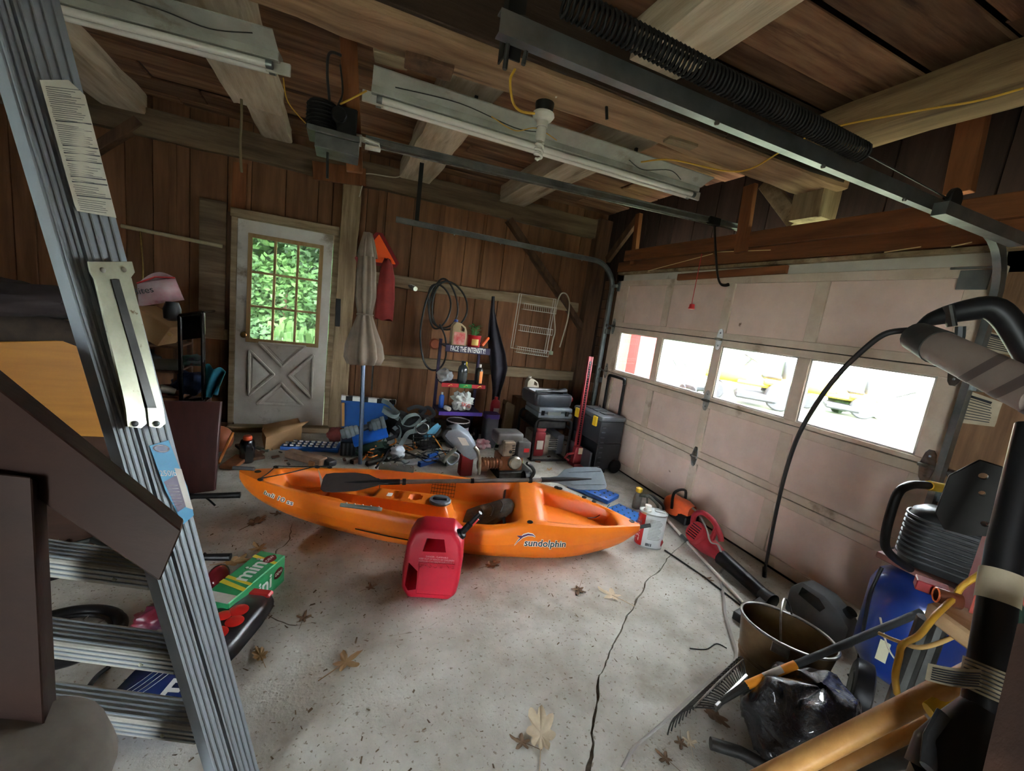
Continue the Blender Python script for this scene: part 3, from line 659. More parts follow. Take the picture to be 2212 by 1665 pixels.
klog('logo_outline', 'sundolphin', 1180, .062, M_wprint, .1, o2=.0035); klog('logo_lettering', 'sundolphin', 1180, .062, M_ink, .1, off=.0022, o2=.0008)
klog('model_outline', 'bali 10 ss', 600, .062, M_wprint, .25, sh=.3, o2=.004); tag(klog('model_lettering', 'bali 10 ss', 600, .062, M_dkgrey, .25, off=.0022, sh=.3), kind='stuff')
# leaping dolphin swoosh beside the name
u0 = ku(1133)
for m_, k, o_, nm in ((M_wprint, 1.0, .0012, 'logo_swoosh_outline'), (M_purp, .62, .0022, 'logo_swoosh')):
    b = B(); cl = [(-.055, -.03), (-.035, .0), (-.01, .028), (.02, .04), (.05, .038), (.068, .026)]; wd = [.002, .007, .011, .009, .006, .002]
    top = [(x, y+q*k+(.003 if k == 1 else 0)) for (x, y), q in zip(cl, wd)]; bot = [(x, y-q*k-(.003 if k == 1 else 0)) for (x, y), q in zip(cl, wd)]
    f_ = lambda x, y: kside(u0+x/KL, .3+y/.075)+kn(u0)*o_
    vs = [f_(*p) for p in top]+[f_(*p) for p in bot]+[f_(-.05, .033), f_(-.012, .03), f_(-.022, .012)]
    n_ = len(cl); b.add(vs, [(i, i+1, n_+i+1, n_+i) for i in range(n_-1)]+[(2*n_, 2*n_+1, 2*n_+2)]); obj(nm, b, m_, hull)
b = B(); ua, ub = ku(768), ku(905); b.tube([kside(ua+(ub-ua)*i/10, -.55)+kn(ua)*.001 for i in range(11)], .004, 6); obj('side_slot', b, M_blk, hull)
def kl(px, py, dz=0.): # deck point under a pixel
    z = .2
    for _ in range(12):
        p = KM.inverted() @ fl(px, py, z); u = max(.02, min(.98, p.x/KL)); v = max(-.92, min(.92, p.y/ip(KW, u))); z = kdeck(u, v/.92 if abs(v) < .92 else v)
    return V((p.x, p.y, z+dz))
# side pads with rivets
def pad(px, py, y_, L_, tilt):
    b = B(); c = kl(px, py); c.y = y_; T = TR(c.x, c.y, ip(KG, c.x/KL)+.012) @ RX(tilt)
    b.prism(rrect(L_, .075, .022), -.012, .012, T); o = obj('side_pad', b, M_grey, kay, bev=.006, seg=2)
    b = B()
    for i in range(5): b.sph(T @ V((-L_*.4+L_*.2*i, .022, .013)), .006, 8, 5)
    obj('rivet', b, M_steel, o, split=True)
pad(805, 1086, -ip(KW, .42)*.93, .25, -.5); pad(856, 1016, ip(KW, .36)*.98, .27, 1.0)
# seat back cushion
b = B(); c = kl(990, 1095); c.x = .62*KL; c.y = 0
T = TR(.56*KL, -.02, .085) @ RY(-.55)
poly = [(.0, -.2), (.1, -.19), (.2, -.15), (.3, -.13), (.36, -.08), (.38, 0), (.36, .08), (.3, .13), (.2, .15), (.1, .19), (0, .2), (-.02, 0)]
b.prism(poly, -.02, .02, T); seat = obj('seat_back', b, mat('seat_fabric', srgb(104, 100, 90), .9, 0, srgb(84, 80, 72), 30, .2), kay, bev=.015, seg=2)
b = B()
for i in range(4): b.tube(bez([T @ V((.06+.075*i, -.09, .022)), T @ V((.08+.075*i, 0, .024)), T @ V((.06+.075*i, .09, .022))], 5), .004, 5)
obj('stitching', b, M_dkgrey, seat, split=True)
b = B(); b.tube([T @ V((.3, .14, 0)), V((.655*KL, .3, .235))], .012, 6, flat=.3); b.tube([T @ V((.3, -.14, 0)), V((.655*KL, -.3, .235))], .012, 6, flat=.3); obj('seat_strap', b, M_blk, kay, split=True)
# round hatch
c = V((.492*KL, -.02, kdeck(.492, -.05))); b = B(); b.lathe([(.075, 0), (.078, .012), (.07, .02), (.055, .016), (.02, .016), (.001, .016)], 28, TR(c)); ht = obj('hatch_lid', b, mat('hatch_grey', srgb(96, 106, 116), .5), kay)
b = B(); b.box(c+V((0, 0, .022)), (.1, .022, .02)); obj('hatch_grip', b, M_dkgrey, ht, bev=.006)
# mesh pocket
b = B(); a = V((.455*KL, .275, .215))
for i in range(9): b.tube([a+V((.022*i, -.03, -.06)), a+V((.022*i, .03, .03))], .002, 4); 
for i in range(5): b.tube([a+V((0, -.03+.0147*i, -.06+.022*i)), a+V((.18, -.03+.0147*i, -.06+.022*i))], .002, 4)
obj('mesh_pocket', b, M_blk, kay)
# pad eyes, bungees, handles
eyes = [(600, 1008), (716, 1007), (567, 1034), (660, 1062), (1140, 1043), (1203, 1058), (1262, 1080), (1143, 1114), (1216, 1123), (1284, 1127)]
ep = []
for q in eyes:
    p = kl(*q); u = p.x/KL; p.y = math.copysign(.93, p.y)*ip(KW, u); p.z = ip(KG, u)+.004; ep.append(p)
    b = B(); b.sph(p+V((0, 0, .004)), (.02, .012, .011), 10, 6); obj('pad_eye', b, M_blk, kay)
for i, (a, c) in enumerate(((0, 1), (2, 3), (0, 2))):
    b = B(); b.tube(bez([ep[a]+V((0, 0, .012)), (ep[a]+ep[c])/2+V((0, 0, .006)), ep[c]+V((0, 0, .012))], 6), .004, 6); obj('deck_cord', b, M_blk, kay)
b = B(); b.tube(bez([kl(820, 1048, .02), kl(815, 1060, .05), kl(765, 1045, .05), kl(718, 1058, .02)], 5), .003, 5); obj('deck_cord', b, M_blk, kay)
b = B(); q1, q2 = kl(1316, 1095, .02), kl(1268, 1127, .03); b.tube(bez([q1, (q1+q2)/2+V((0, 0, -.04)), q2], 6), .003, 5); obj('deck_cord', b, M_blk, kay)
for (a, c) in ((V((-.05, 0, .3)), V((.09, .01, .305))), (V((KL-.02, 0, .20)), V((KL+.08, -.01, .235)))):
    b = B(); b.cyl(a, c, .014, 12); obj('carry_handle', b, M_dkgrey, kay, bev=.003)
for px, py in ((560, 1017), (1358, 1118)):
    p = kl(px, py); b = B(); b.lathe([(.022, .002), (.018, .006), (.004, .003)], 12, TR(p.x, 0, ip(KG, p.x/KL)+.006)); obj('scupper', b, M_blk, kay)
b = B(); q = [kl(685, 1043, .004), kl(708, 1042, .004), kl(694, 1057, .004)]; b.add(q, [(0, 1, 2)]); obj('sticker', b, M_wprint, kay, label='white triangular sticker')
b = B(); b.box(kl(842, 1069, .004), (.035, .05, .002)); b.box(kl(884, 1086, .004), (.03, .04, .002)); obj('sticker', b, M_wprint, kay, split=True)
# moulded groove lines in the bow well
b = B()
for y_ in (-.09, 0, .09): b.tube([V((.14*KL, y_, kdeck(.14, y_/.2)+.001)), V((.25*KL, y_*1.3, kdeck(.25, y_/.3)+.001))], .005, 6)
obj('moulded_rib', b, M_kay, hull, split=True)

# ---- paddle resting across the cockpit
A = fl(838, 1041, .335); E_ = fl(1190, 1036, .375); d = (E_-A).normalized()
pad_ = thing('kayak_paddle', 'two-bladed kayak paddle with grey shaft lying across the kayak', 'paddle', (A+E_)/2)
b = B(); b.tube([A, E_], .0155, 14); sh = obj('shaft', b, mat('shaft_grey', srgb(128, 124, 120), .4, .5, srgb(110, 104, 98), 10), pad_, world=True)
b = B()
for k in (.09, .49, .86): c = A.lerp(E_, k); b.tube([c-d*.012, c+d*.012], .022 if k != .49 else .018, 14)
obj('drip_ring', b, M_blk, sh, world=True, split=True)
def blade(o, dr, q, m, nm, L_=.46):
    x = dr; q = (q-x*q.dot(x)).normalized(); T = frame(o, x, q)
    pl_ = [(-.02, .018), (.06, .03), (.13, .085), (.22, .105), (L_-.06, .105), (L_-.01, .09), (L_, .05), (L_, -.06), (L_-.02, -.085), (L_-.08, -.095), (.2, -.085), (.13, -.06), (.05, -.028), (-.02, -.018)]
    b = B(); b.prism(pl_, -.004, .004, T); bl = obj('blade', b, m, pad_, world=True, bev=.002)
    b = B(); b.tube([T @ V((-.08, 0, 0)), T @ V((.02, 0, 0)), T @ V((.2, 0, .003)), T @ V((.34, 0, .004))], .02, 10, rs=[.02, .02, .014, .004]); obj('blade_neck', b, M_blk, bl, world=True)
    b = B()
    for s_ in (.06, -.045): b.tube([T @ V((.16, s_, .005)), T @ V((L_-.02, s_*1.1, .005))], .0035, 6)
    obj('blade_rib', b, m, bl, world=True, split=True)
M_blade = mat('blade_grey', srgb(84, 92, 98), .5, 0, srgb(64, 72, 78), 6, c3=srgb(150, 156, 158), sc3=7, th3=.66)
blade(E_, d, V((-.25, .75, .62)), M_blade, 'r')
blade(A, -d, V((-.2, 1, .25)), mat('blade_brown', srgb(66, 56, 52), .6, 0, srgb(52, 44, 42), 6), 'l', .42)

# ---- red petrol can
a = fl(862, 1292); c = fl(988, 1300); gx = (c-a).normalized(); GM = frame(((a.x+c.x)/2, (a.y+c.y)/2, 0), gx, (-gx.y, gx.x, 0))
M_gas = mat('can_red', srgb(204, 30, 56), .42, 0, srgb(188, 26, 50), 5, .03, c3=srgb(200, 80, 92), sc3=1.6, th3=.72, spec=.45)
can = thing('gas_can', 'red plastic petrol can with black spout standing before the kayak', 'gas can', M=GM)
sil = [(-.12, .0), (.11, .0), (.144, .03), (.154, .1), (.16, .25), (.146, .335), (.095, .388), (-.075, .39), (-.118, .37), (-.148, .3), (-.158, .16), (-.154, .05)]
rings = []
dp = .25
for y_, k in ((0, .86), (.012, .95), (.035, 1), (dp-.035, 1), (dp-.012, .95), (dp, .86)):
    rings.append([V((x*k, y_, .185+(z-.185)*(k*.5+.5) if k < 1 else z)) for x, z in sil])
for r in rings:            # the front and back lean in towards the top
    for p in r:
        if p.z > .24: p.y = dp/2+(p.y-dp/2)*(1-.34*(p.z-.24)/.14)
b = B(); b.loft(rings); body = obj('body', b, M_gas, can, bev=.008, seg=2)
c1 = B(); c1.prism([(-.092, .25), (-.07, .354), (.075, .354), (.1, .25)], -.2, .5, Matrix(((1, 0, 0, 0), (0, 0, 1, 0), (0, 1, 0, 0), (0, 0, 0, 1))))
c1.v = [p if p.y < .2 else V((p.x*.45, .15, p.z*.5+.16)) for p in c1.v]
c2 = B(); c2.prism([(-.125, .21), (-.075, .165), (-.07, .06), (-.115, .05), (-.133, .08)], -.1, .4, Matrix(((1, 0, 0, 0), (0, 0, 1, 0), (0, 1, 0, 0), (0, 0, 0, 1))))
cut(body, c1, c2)
b = B(); cp = V((.125, .09, .34)); ax = V((.45, -.12, .72)).normalized(); b.lathe([(.026, -.02), (.03, -.012), (.032, .02), (.026, .03), (.016, .034)], 16, frame(cp, ax.orthogonal(), ax.cross(ax.orthogonal()))); col = obj('spout_collar', b, M_blk, can, bev=.002)
b = B(); b.tube([cp, cp+ax*.1, cp+ax*.105, cp+ax*.19], .018, 14, rs=[.018, .018, .013, .012]); sp = obj('spout', b, M_blk, can)
b = B(); b.box(cp+ax*.12+V((.016, 0, -.004)), (.006, .012, .05), ax.to_track_quat('Z', 'Y').to_matrix()); obj('spout_latch', b, M_red, sp)
FT = Matrix(((1, 0, 0, 0), (0, 0, -1, 0), (0, 1, 0, 0), (0, 0, 0, 1)))
text('embossed_word', 'GASOLINE', .04, M_gas, body, TR(.02, -.001, .205) @ FT, .002, world=False, sx=1.05)
M_pale = mat('scuffed_print', srgb(222, 150, 156), .5)
for i, s_ in enumerate(('DANGER - FLAMMABLE', 'KEEP OUT OF REACH OF CHILDREN', 'VAPOURS CAN IGNITE EXPLOSIVELY')): text('warning_print', s_, .0115, M_pale, body, TR(.02, .008-.001*i, .252-.014*i) @ FT @ RX(-.35), .0006, world=False)
b = B()
for z, x0, x1 in ((.22, -.07, .12), (.035, -.07, .12)): b.tube([V((x0, .0, z)), V((x1, .0, z))], .003, 6)
b.tube([V((-.07, .0, .035)), V((-.07, .0, .22))], .003, 6); obj('panel_ridge', b, M_gas, body)

# ---- fuel can by the stern
c = fl(1402, 1178); cx_ = (fl(1437, 1194)-fl(1371, 1180)).normalized()
FM = frame((c.x, c.y+.02, 0), cx_, (-cx_.y, cx_.x, 0)); fc = thing('fuel_can', 'white and red oval fuel tin behind the kayak stern', 'can', M=FM)
W2, D2, HH = .1, .072, .265
def oval(z, k=1.): return [V((W2*k*math.copysign(abs(cos(t))**.85, cos(t)), D2*k*math.copysign(abs(sin(t))**.85, sin(t)), z)) for t in [2*pi*i/40 for i in range(40)]]
M_tin = mat('tin_white', srgb(204, 208, 208), .35, .2, srgb(190, 194, 196), 9); M_tinred = mat('tin_red', srgb(166, 30, 30), .35, .1); M_tinlid = mat('tin_lid', srgb(176, 180, 178), .3, .9)
b = B(); b.loft([oval(0, .97), oval(.006, 1), oval(HH-.006, 1), oval(HH, .98)]); bd = obj('body', b, M_tin, fc, ang=40)
b = B(); b.loft([oval(HH-.008, 1.03), oval(HH+.004, 1.03), oval(HH+.004, .96), oval(HH-.004, .95)]); obj('lid', b, M_tinlid, fc); 
b = B(); b.loft([oval(0, 1.02), oval(.01, 1.02)]); obj('base_rim', b, M_tinlid, fc)
b = B(); vs = [p for z in (.008, HH-.01) for p in [V((W2*1.012*math.copysign(abs(cos(t))**.85, cos(t)), D2*1.012*math.copysign(abs(sin(t))**.85, sin(t)), z)) for t in [radians(150+8*i) for i in range(12)]]]
b.add(vs, [(i, i+1, 13+i, 12+i) for i in range(11)]); rl = obj('red_label', b, M_tinred, bd)
def onv(x, y, z):
    t = radians(204)+y/.062; return FM @ V((W2*1.02*math.copysign(abs(cos(t))**.85, cos(t)), D2*1.02*math.copysign(abs(sin(t))**.85, sin(t)), .13+x))
text('brand_lettering', 'TRUFUEL', .042, M_wprint, rl, None, .0005, fn=lambda x, y, z: onv(x*1.05, y, z), off=.001)
for i in range(14):
    b = B(); z = .225-.0115*i; wv = [.05, .062, .07, .066, .058][i % 5]; t0 = radians(258); n_ = 6
    vs = [V((W2*1.012*math.copysign(abs(cos(t))**.85, cos(t)), D2*1.012*math.copysign(abs(sin(t))**.85, sin(t)), zz)) for zz in (z, z+.003) for t in [t0+wv/.08*k/n_ for k in range(n_+1)]]
    b.add(vs, [(k, k+1, n_+2+k, n_+1+k) for k in range(n_)]); obj('print_line', b, M_grey, bd)
b = B()
for k in range(12): t = radians(256)+k*.028; b.bar(V((W2*1.014*math.copysign(abs(cos(t))**.85, cos(t)), -D2*1.014*abs(sin(t))**.85, .02)), V((W2*1.014*math.copysign(abs(cos(t))**.85, cos(t)), -D2*1.014*abs(sin(t))**.85, .042)), .0016+.001*(k % 3), .001, (0, 1, 0))
obj('bar_code', b, M_ink, bd)
b = B(); t = radians(330); p0 = V((W2*1.02*abs(cos(t))**.85, -D2*1.02*abs(sin(t))**.85, .05)); b.add([p0+V((0, 0, .03)), p0+V((.016, .02, 0)), p0-V((0, 0, .03)), p0-V((.018, .014, 0))], [(0, 1, 2, 3)]); obj('hazard_diamond', b, M_tinred, bd)
b = B(); b.lathe([(.03, 0), (.03, .01), (.02, .014), (.018, .03), (.024, .032), (.024, .044), (.02, .046), (.001, .047)], 20, TR(-.045, 0, HH)); obj('screw_cap', b, M_white, fc, bev=.001)
b = B(); b.tube([V((x+.045, y, HH+.014)) for x, y in rrect(.075, .045, .012, 3)], .004, 6, closed=True); obj('lid_handle', b, M_tinlid, fc)
# ================================================================ RIGHT SIDE: blower, bucket, compressor, trimmer, rake...
M_blowred = mat('blower_red', srgb(168, 40, 50), .5, 0, srgb(140, 34, 44), 6, c3=srgb(120, 84, 76), sc3=4, th3=.62)
o_ = fl(1512, 1190); e = fl(1648, 1302); dx = (e-o_); Lb = dx.length; dx.normalize()
BM = frame((o_.x, o_.y, 0), dx, (-dx.y, dx.x, 0))
t = thing('leaf_blower', 'red electric leaf blower with black nozzle lying against the garage door', 'leaf blower', M=BM)
b = B(); b.loft([[V((x, .075*k*cos(a)+.0, .085+.075*k*sin(a)*s_)) for a in [2*pi*i/16 for i in range(16)]] for x, k, s_ in ((-.13, .3, .9), (-.12, .7, 1), (-.06, 1.0, 1.05), (.04, 1.0, 1), (.12, .85, .9), (.2, .7, .75), (.24, .62, .7))]); bd = obj('body', b, M_blowred, t, bev=.0)
b = B(); b.lathe([(.07, 0), (.085, .01), (.085, .035), (.075, .05), (.04, .056), (.001, .056)], 24, TR(-.02, -.03, .13) @ RX(pi/2-.5)); fh = obj('fan_housing', b, M_blowred, t)
b = B()
for k in range(6): b.bar(TR(-.02, -.03, .13) @ RX(pi/2-.5) @ V((-.045, -.045+.018*k, .056)), TR(-.02, -.03, .13) @ RX(pi/2-.5) @ V((.045, -.045+.018*k, .056)), .005, .006)
obj('vent_slot', b, M_blk, fh, split=True)
b = B(); b.tube(bez([(-.12, 0, .12), (-.13, 0, .22), (-.06, 0, .285), (.06, 0, .28), (.14, 0, .225), (.17, 0, .18)], 6), .02, 12); b.tube(bez([(.1, 0, .25), (.09, 0, .18), (.08, 0, .13)], 5), .018, 10); obj('handle', b, M_blowred, t)
b = B(); b.tube([(.2, 0, .075), (.3, 0, .07), (Lb, 0, .05)], .05, 14, rs=[.055, .05, .042]); obj('nozzle_tube', b, M_blk, t)
b = B(); b.tube([(Lb-.02, 0, .05), (Lb+.06, 0, .05)], .046, 14, rs=[.044, .05]); obj('nozzle_tip', b, M_dkgrey, t)
# white pole with grey band, black rod
a = fl(1437, 1118, .02); e = fl(1606, 1303, .014); t = thing('white_pole', 'white tubular pole with a grey band lying on the floor by the fuel tin', 'pole', (a+e)/2)
b = B(); b.tube([a, e], .0115, 12); pl_ = obj('tube', b, mat('pole_white', srgb(206, 200, 190), .4, 0, srgb(186, 178, 166), 9), t, world=True)
b = B(); b.tube([a.lerp(e, .27), a.lerp(e, .36)], .0135, 12); obj('grip_band', b, M_dkgrey, pl_, world=True)
b = B(); b.tube([fl(1436, 1188, .006), fl(1520, 1245, .006), fl(1601, 1308, .006)], .006, 8); tag(obj('steel_rod', b, M_black), 'thin black rod lying on the floor beside the white pole', 'rod')
b = B(); c = fl(1612, 1325, .028); b.bar(fl(1592, 1334, .028), fl(1650, 1300, .028), .055, .05); sq = obj('square_tube', b, M_dkmetal, bev=.004); tag(sq, 'short square steel tube poking out behind the bucket', 'tube')
b = B(); b.bar(fl(1592, 1334, .028)-(fl(1650, 1300, .028)-fl(1592, 1334, .028)).normalized()*.001, fl(1594, 1333, .028), .04, .035)
b.v = [p-sq.location for p in b.v]; obj('tube_mouth', b, M_blk, sq)
# grey cord snaking from the pliers over the blower to the rake
pts = [fl(1448, 1086, .05), fl(1480, 1090, .06), P(1505, 1105, 2, .22), P(1525, 1140, 2, .26), P(1535, 1170, 2, .2), fl(1553, 1180, .16), fl(1562, 1225, .02), fl(1556, 1240, .01), fl(1563, 1290, .01), fl(1567, 1330, .01), fl(1580, 1375, .01), fl(1590, 1415, .01), fl(1575, 1440, .02), fl(1520, 1480, .05), fl(1450, 1545, .03), fl(1410, 1580, .012), fl(1370, 1615, .012), fl(1355, 1640, .012), fl(1345, 1660, .012)]
b = B(); b.tube(bez(pts, 8), .009, 6, flat=.45); tag(obj('flat_cord', b, mat('cord_grey', srgb(150, 146, 140), .7), ang=80), 'grey flat cord snaking over the leaf blower to the rake', 'cord')
b = B(); b.tube(bez([fl(1490, 1400, .004), fl(1525, 1402, .004), fl(1548, 1390, .004), fl(1570, 1400, .004)], 6), .003, 6); tag(obj('wire_scrap', b, M_wirek, ang=80), 'thin dark wire scrap on the floor beside the bucket', 'wire')
# ---- metal bucket
rc = V((2.03, 1.09, 0)); bk_ = thing('metal_bucket', 'rusty oval metal bucket with wire bail near the garage door', 'bucket', rc, rz=radians(-64))
def ov(z, k): return [V((.198*k*cos(a), .146*k*sin(a), z)) for a in [2*pi*i/44 for i in range(44)]]
M_buck = mat('old_bucket', srgb(132, 112, 84), .42, .75, srgb(92, 74, 54), 5, .15, c3=srgb(58, 46, 36), sc3=3, th3=.56)
b = B(); b.loft([ov(.004, .74), ov(.0, .8), ov(.06, .84), ov(.29, 1.0), ov(.295, .985), ov(.06, .825), ov(.012, .77)]); bd = obj('body', b, M_buck, bk_)
b = B(); b.tube(ov(.292, 1.0), .007, 8, closed=True); obj('rim', b, M_steel, bk_)
b = B()
for z, k in ((.10, .867), (.12, .881)): b.tube(ov(z, k), .004, 6, closed=True)
obj('bead', b, M_buck, bd, split=True)
b = B(); pts = bez([(.0, -.147, .28), (-.03, -.09, .37), (-.045, .03, .405), (-.03, .12, .36), (0, .147, .28)], 8); b.tube(pts, .005, 8); obj('bail', b, M_steel, bk_)
for s_ in (-1, 1):
    b = B(); b.box((0, s_*.148, .262), (.07, .008, .05)); obj('bail_ear', b, M_steel, bk_, bev=.003)
# ---- tyre beside it
c = fl(1800, 1505); tc_ = V((2.24, .86, 0)); t = thing('small_tyre', 'small black tyred wheel standing between the bucket and the compressor', 'wheel', M=TR(tc_) @ RZ(.5) @ Matrix.Scale(.72, 4))
b = B(); prof = [(.1, -.04), (.15, -.05), (.175, -.04), (.18, 0), (.175, .04), (.15, .05), (.1, .04)]
b.loft([[TR(0, 0, .18) @ RX(pi/2) @ V((r*cos(a), r*sin(a), z)) for r, z in prof] for a in [2*pi*i/36 for i in range(36)]], closed=True, cap=False); obj('carcass', b, M_blk, t, ang=50)
b = B(); b.tube([TR(0, 0, .18) @ RX(pi/2) @ V((0, 0, -.05)), TR(0, 0, .18) @ RX(pi/2) @ V((0, 0, .05))], .1, 20); obj('hub_disc', b, M_dkmetal, t, bev=.01)
# ---- grey jug behind the bucket
c = fl(1760, 1335); JM = TR(2.70, 1.30, 0) @ RZ(radians(-90)); t = thing('grey_jug', 'flat grey plastic jug leaning by the garage door behind the bucket', 'jug', M=JM)
sil = [(-.17, 0), (.17, 0), (.17, .14), (.12, .19), (.02, .235), (-.11, .235), (-.17, .16)]
b = B(); b.prism(sil, -.06, .06, RX(pi/2)); bd = obj('body', b, mat('jug_grey', srgb(96, 100, 102), .5, 0, srgb(80, 84, 86), 6), t, bev=.02, seg=2)
cc = B(); cc.prism([(-.11, .15), (.02, .13), (.04, .17), (.0, .2), (-.1, .205)], -.2, .2, RX(pi/2)); cut(bd, cc)
b = B(); b.lathe([(.03, 0), (.03, .03), (.001, .032)], 16, TR(.12, 0, .185) @ RY(.5)); obj('cap', b, M_blk, t)
# ---- compressor
M_blue = mat('compressor_blue', srgb(28, 56, 128), .3, .1, srgb(22, 46, 108), 3, coat=.4)
cm = V((2.58, .875, 0)); R_ = .19
t = thing('air_compressor', 'blue upright air compressor with black ribbed motor cover and yellow-gripped handle', 'compressor', cm)
b = B(); b.lathe([(.02, .1), (.12, .11), (.165, .14), (R_, .19), (R_, .53), (.17, .585), (.12, .625), (.05, .64), (.001, .642)], 32); tk = obj('tank', b, M_blue, t, ang=50)
for a in (0, 2.1, 4.2):
    b = B(); b.bar((.13*cos(a), .13*sin(a), .0), (.15*cos(a), .15*sin(a), .2), .05, .02); obj('foot', b, M_blue, t, bev=.004)
b = B(); b.box((-.185, -.02, .28), (.004, .09, .1), RZ(.25).to_3x3()); obj('label_sticker', b, mat('sticker_pale', srgb(196, 190, 160), .6), tk)
b = B(); b.box((0, 0, .66), (.2, .34, .03)); obj('mount_plate', b, mat('mount_brown', srgb(110, 70, 62), .5), t, bev=.004)
SM = TR(.03, -.02, .68) @ RZ(.35)
b = B(); prof = []
for z, k in ((0, .95), (.04, 1), (.2, 1), (.25, .93), (.275, .7)): prof.append([SM @ V((x*k, y*k, z)) for x, y in rrect(.2, .32, .085, 6)])
b.loft(prof); so = obj('motor_cover', b, M_blk, t, ang=50)
b = B()
for k in range(9):
    z = .035+.024*k; b.tube([SM @ V((x*1.01, y*1.01, z)) for x, y in rrect(.202, .322, .085, 6)], .006, 6, closed=True)
obj('cover_rib', b, M_dkgrey, so, split=True)
hp = [P(x, y, 1, cm.y+.03) for x, y in ((1965, 1228), (1922, 1195), (1912, 1160), (1935, 1075), (1960, 1050), (2000, 1048), (2070, 1060))]
b = B(); hh = bez(hp, 6); b.tube(hh, .017, 12); hd = obj('handle', b, M_black, t, world=True)
b = B(); a, e = P(2005, 1048, 1, cm.y+.03), P(2075, 1061, 1, cm.y+.03); b.tube([a, e], .021, 12); obj('handle_grip', b, mat('grip_yellow', srgb(206, 164, 44), .5), hd, world=True)
cord('air_hose', [P(*p, 1, .98) for p in ((1905, 1225), (1880, 1280), (1870, 1330), (1860, 1390), (1850, 1450))]+[V((2.45, 1.0, .02))], .008, M_wirek, 'black hose drooping down beside the blue compressor tank', 'hose')
cord('white_wire', [cm+V((-.19, .05, .42)), cm+V((-.195, -.02, .3)), cm+V((-.16, -.13, .22)), cm+V((-.1, -.18, .2))], .004, M_wirew, 'white wire hanging over the blue compressor tank', 'wire')
# ---- black plastic sack
bc = V((1.78, .82, 0)); b = B()
def sack(u, v):
    a = 2*pi*u; h = v; r = (1-abs(h)**2.6)**.45 if h < 1 else 0
    p = V((.235*r*cos(a), .19*r*sin(a), .15+.17*h)); n_ = noise.noise_vector(p*7+V((3, 1, 2)))*.035+noise.noise_vector(p*16)*.02+noise.noise_vector(p*38)*.008+V((0, 0, .03*sin(5*a)*r*max(0, h)))
    p = p+n_; p.z = max(.002, p.z); return p+bc
b.grid(lambda u, v: sack(u, -.999+1.998*v), 72, 48)
tag(obj('black_sack', b, mat('sack_plastic', srgb(14, 14, 18), .22, 0, srgb(22, 22, 28), 10, 1., bsc=42, coat=.5), ang=80), 'crumpled glossy black plastic sack under the rake handle', 'sack')
# ---- leaf rake with orange-banded handle
h0 = fl(1548, 1522, .17); h1 = fl(1612, 1480, .24); h2 = P(1990, 1322, 1, .75)
t = thing('leaf_rake', 'steel leaf rake with grey and orange handle resting over the black sack', 'rake', fl(1520, 1490))
dr = (h2-h1).normalized(); b = B(); b.tube([h1, h2], .0145, 12); hd = obj('handle', b, M_dkgrey, t, world=True)
Lh = (h2-h1).length; k = min(.95, .27/Lh*1.0); ob = min(((abs(proj(h1.lerp(h2, i/200))[0]-1718)), i/200) for i in range(200))[1]
b = B(); b.tube([h1, h1.lerp(h2, ob)], .0165, 12); og = obj('orange_sleeve', b, mat('sleeve_orange', srgb(232, 146, 30), .5), hd, world=True)
b = B(); b.tube([h1.lerp(h2, ob*.35)+V((0, 0, .003)), h1.lerp(h2, ob*.72)+V((0, 0, .003))], .0155, 12); obj('sleeve_sticker', b, M_white, og, world=True)
b = B(); b.tube([h0, h1], .013, 10, rs=[.01, .017]); obj('ferrule', b, M_dkmetal, t, world=True)
ta, tb = fl(1592, 1432, .05), fl(1452, 1566, .05)
ba, bb_ = fl(1612, 1462, .19), fl(1545, 1530, .17)
b = B(); b.bar(ba, bb_, .012, .03); obj('head_bar', b, M_steel, t, world=True, bev=.002)
for i in range(22):
    k = i/21; s_ = bb_.lerp(ba, k); e = tb.lerp(ta, k); nrm = (e-s_).normalized(); mid = s_.lerp(e, .6)+V((0, 0, .05)); b = B()
    b.tube(bez([s_, mid, e+V((0, 0, .03)), e-V((0, 0, .04))+nrm*.012], 4), .0032, 5); obj('tine', b, M_dkmetal, t, world=True)
b = B(); b.tube(bez([tb.lerp(bb_, .45)+V((0, 0, .05)), ((ta+tb)/2).lerp((ba+bb_)/2, .45)+V((0, 0, .06)), ta.lerp(ba, .45)+V((0, 0, .05))], 6), .004, 6); obj('tine_brace', b, M_steel, t, world=True)
# ---- right jamb papers
def paper(name, q, label, X, lines, m, tilt=0.):
    ps = [rt(*p, X) for p in q]; b = B(); n_ = 6
    b.grid(lambda u, v: (ps[0].lerp(ps[1], u)).lerp(ps[3].lerp(ps[2], u), v)+V((-.004-.008*abs(sin(7*u+3*v)), 0, 0)), n_, n_)
    o = thing(name, label, 'paper', (ps[2]+ps[3])/2); obj('sheet', b, m, o, world=True, ang=60)
    for i in range(lines):
        v = .14+.8*i/lines; b = B(); a, e = ps[0].lerp(ps[3], v), ps[1].lerp(ps[2], v); a, e = a.lerp(e, .1), a.lerp(e, .75+.15*random.random())
        b.bar(a+V((-.0165, 0, 0)), e+V((-.0165, 0, 0)), .0008, .004 if i else .012); obj('print_line', b, M_ink, o, world=True)
    return o
M_paper = mat('old_paper', srgb(186, 172, 148), .8, 0, srgb(160, 144, 120), 8)
paper('warning_sheet', ((2090, 842), (2168, 870), (2150, 922), (2068, 912)), 'creased notice sheet stapled to the right door jamb below another sheet', 3.045, 9, M_paper)
paper('warning_sheet', ((2135, 715), (2200, 735), (2205, 772), (2120, 755)), 'torn notice sheet high on the right door jamb behind the trimmer', 3.045, 7, M_paper)
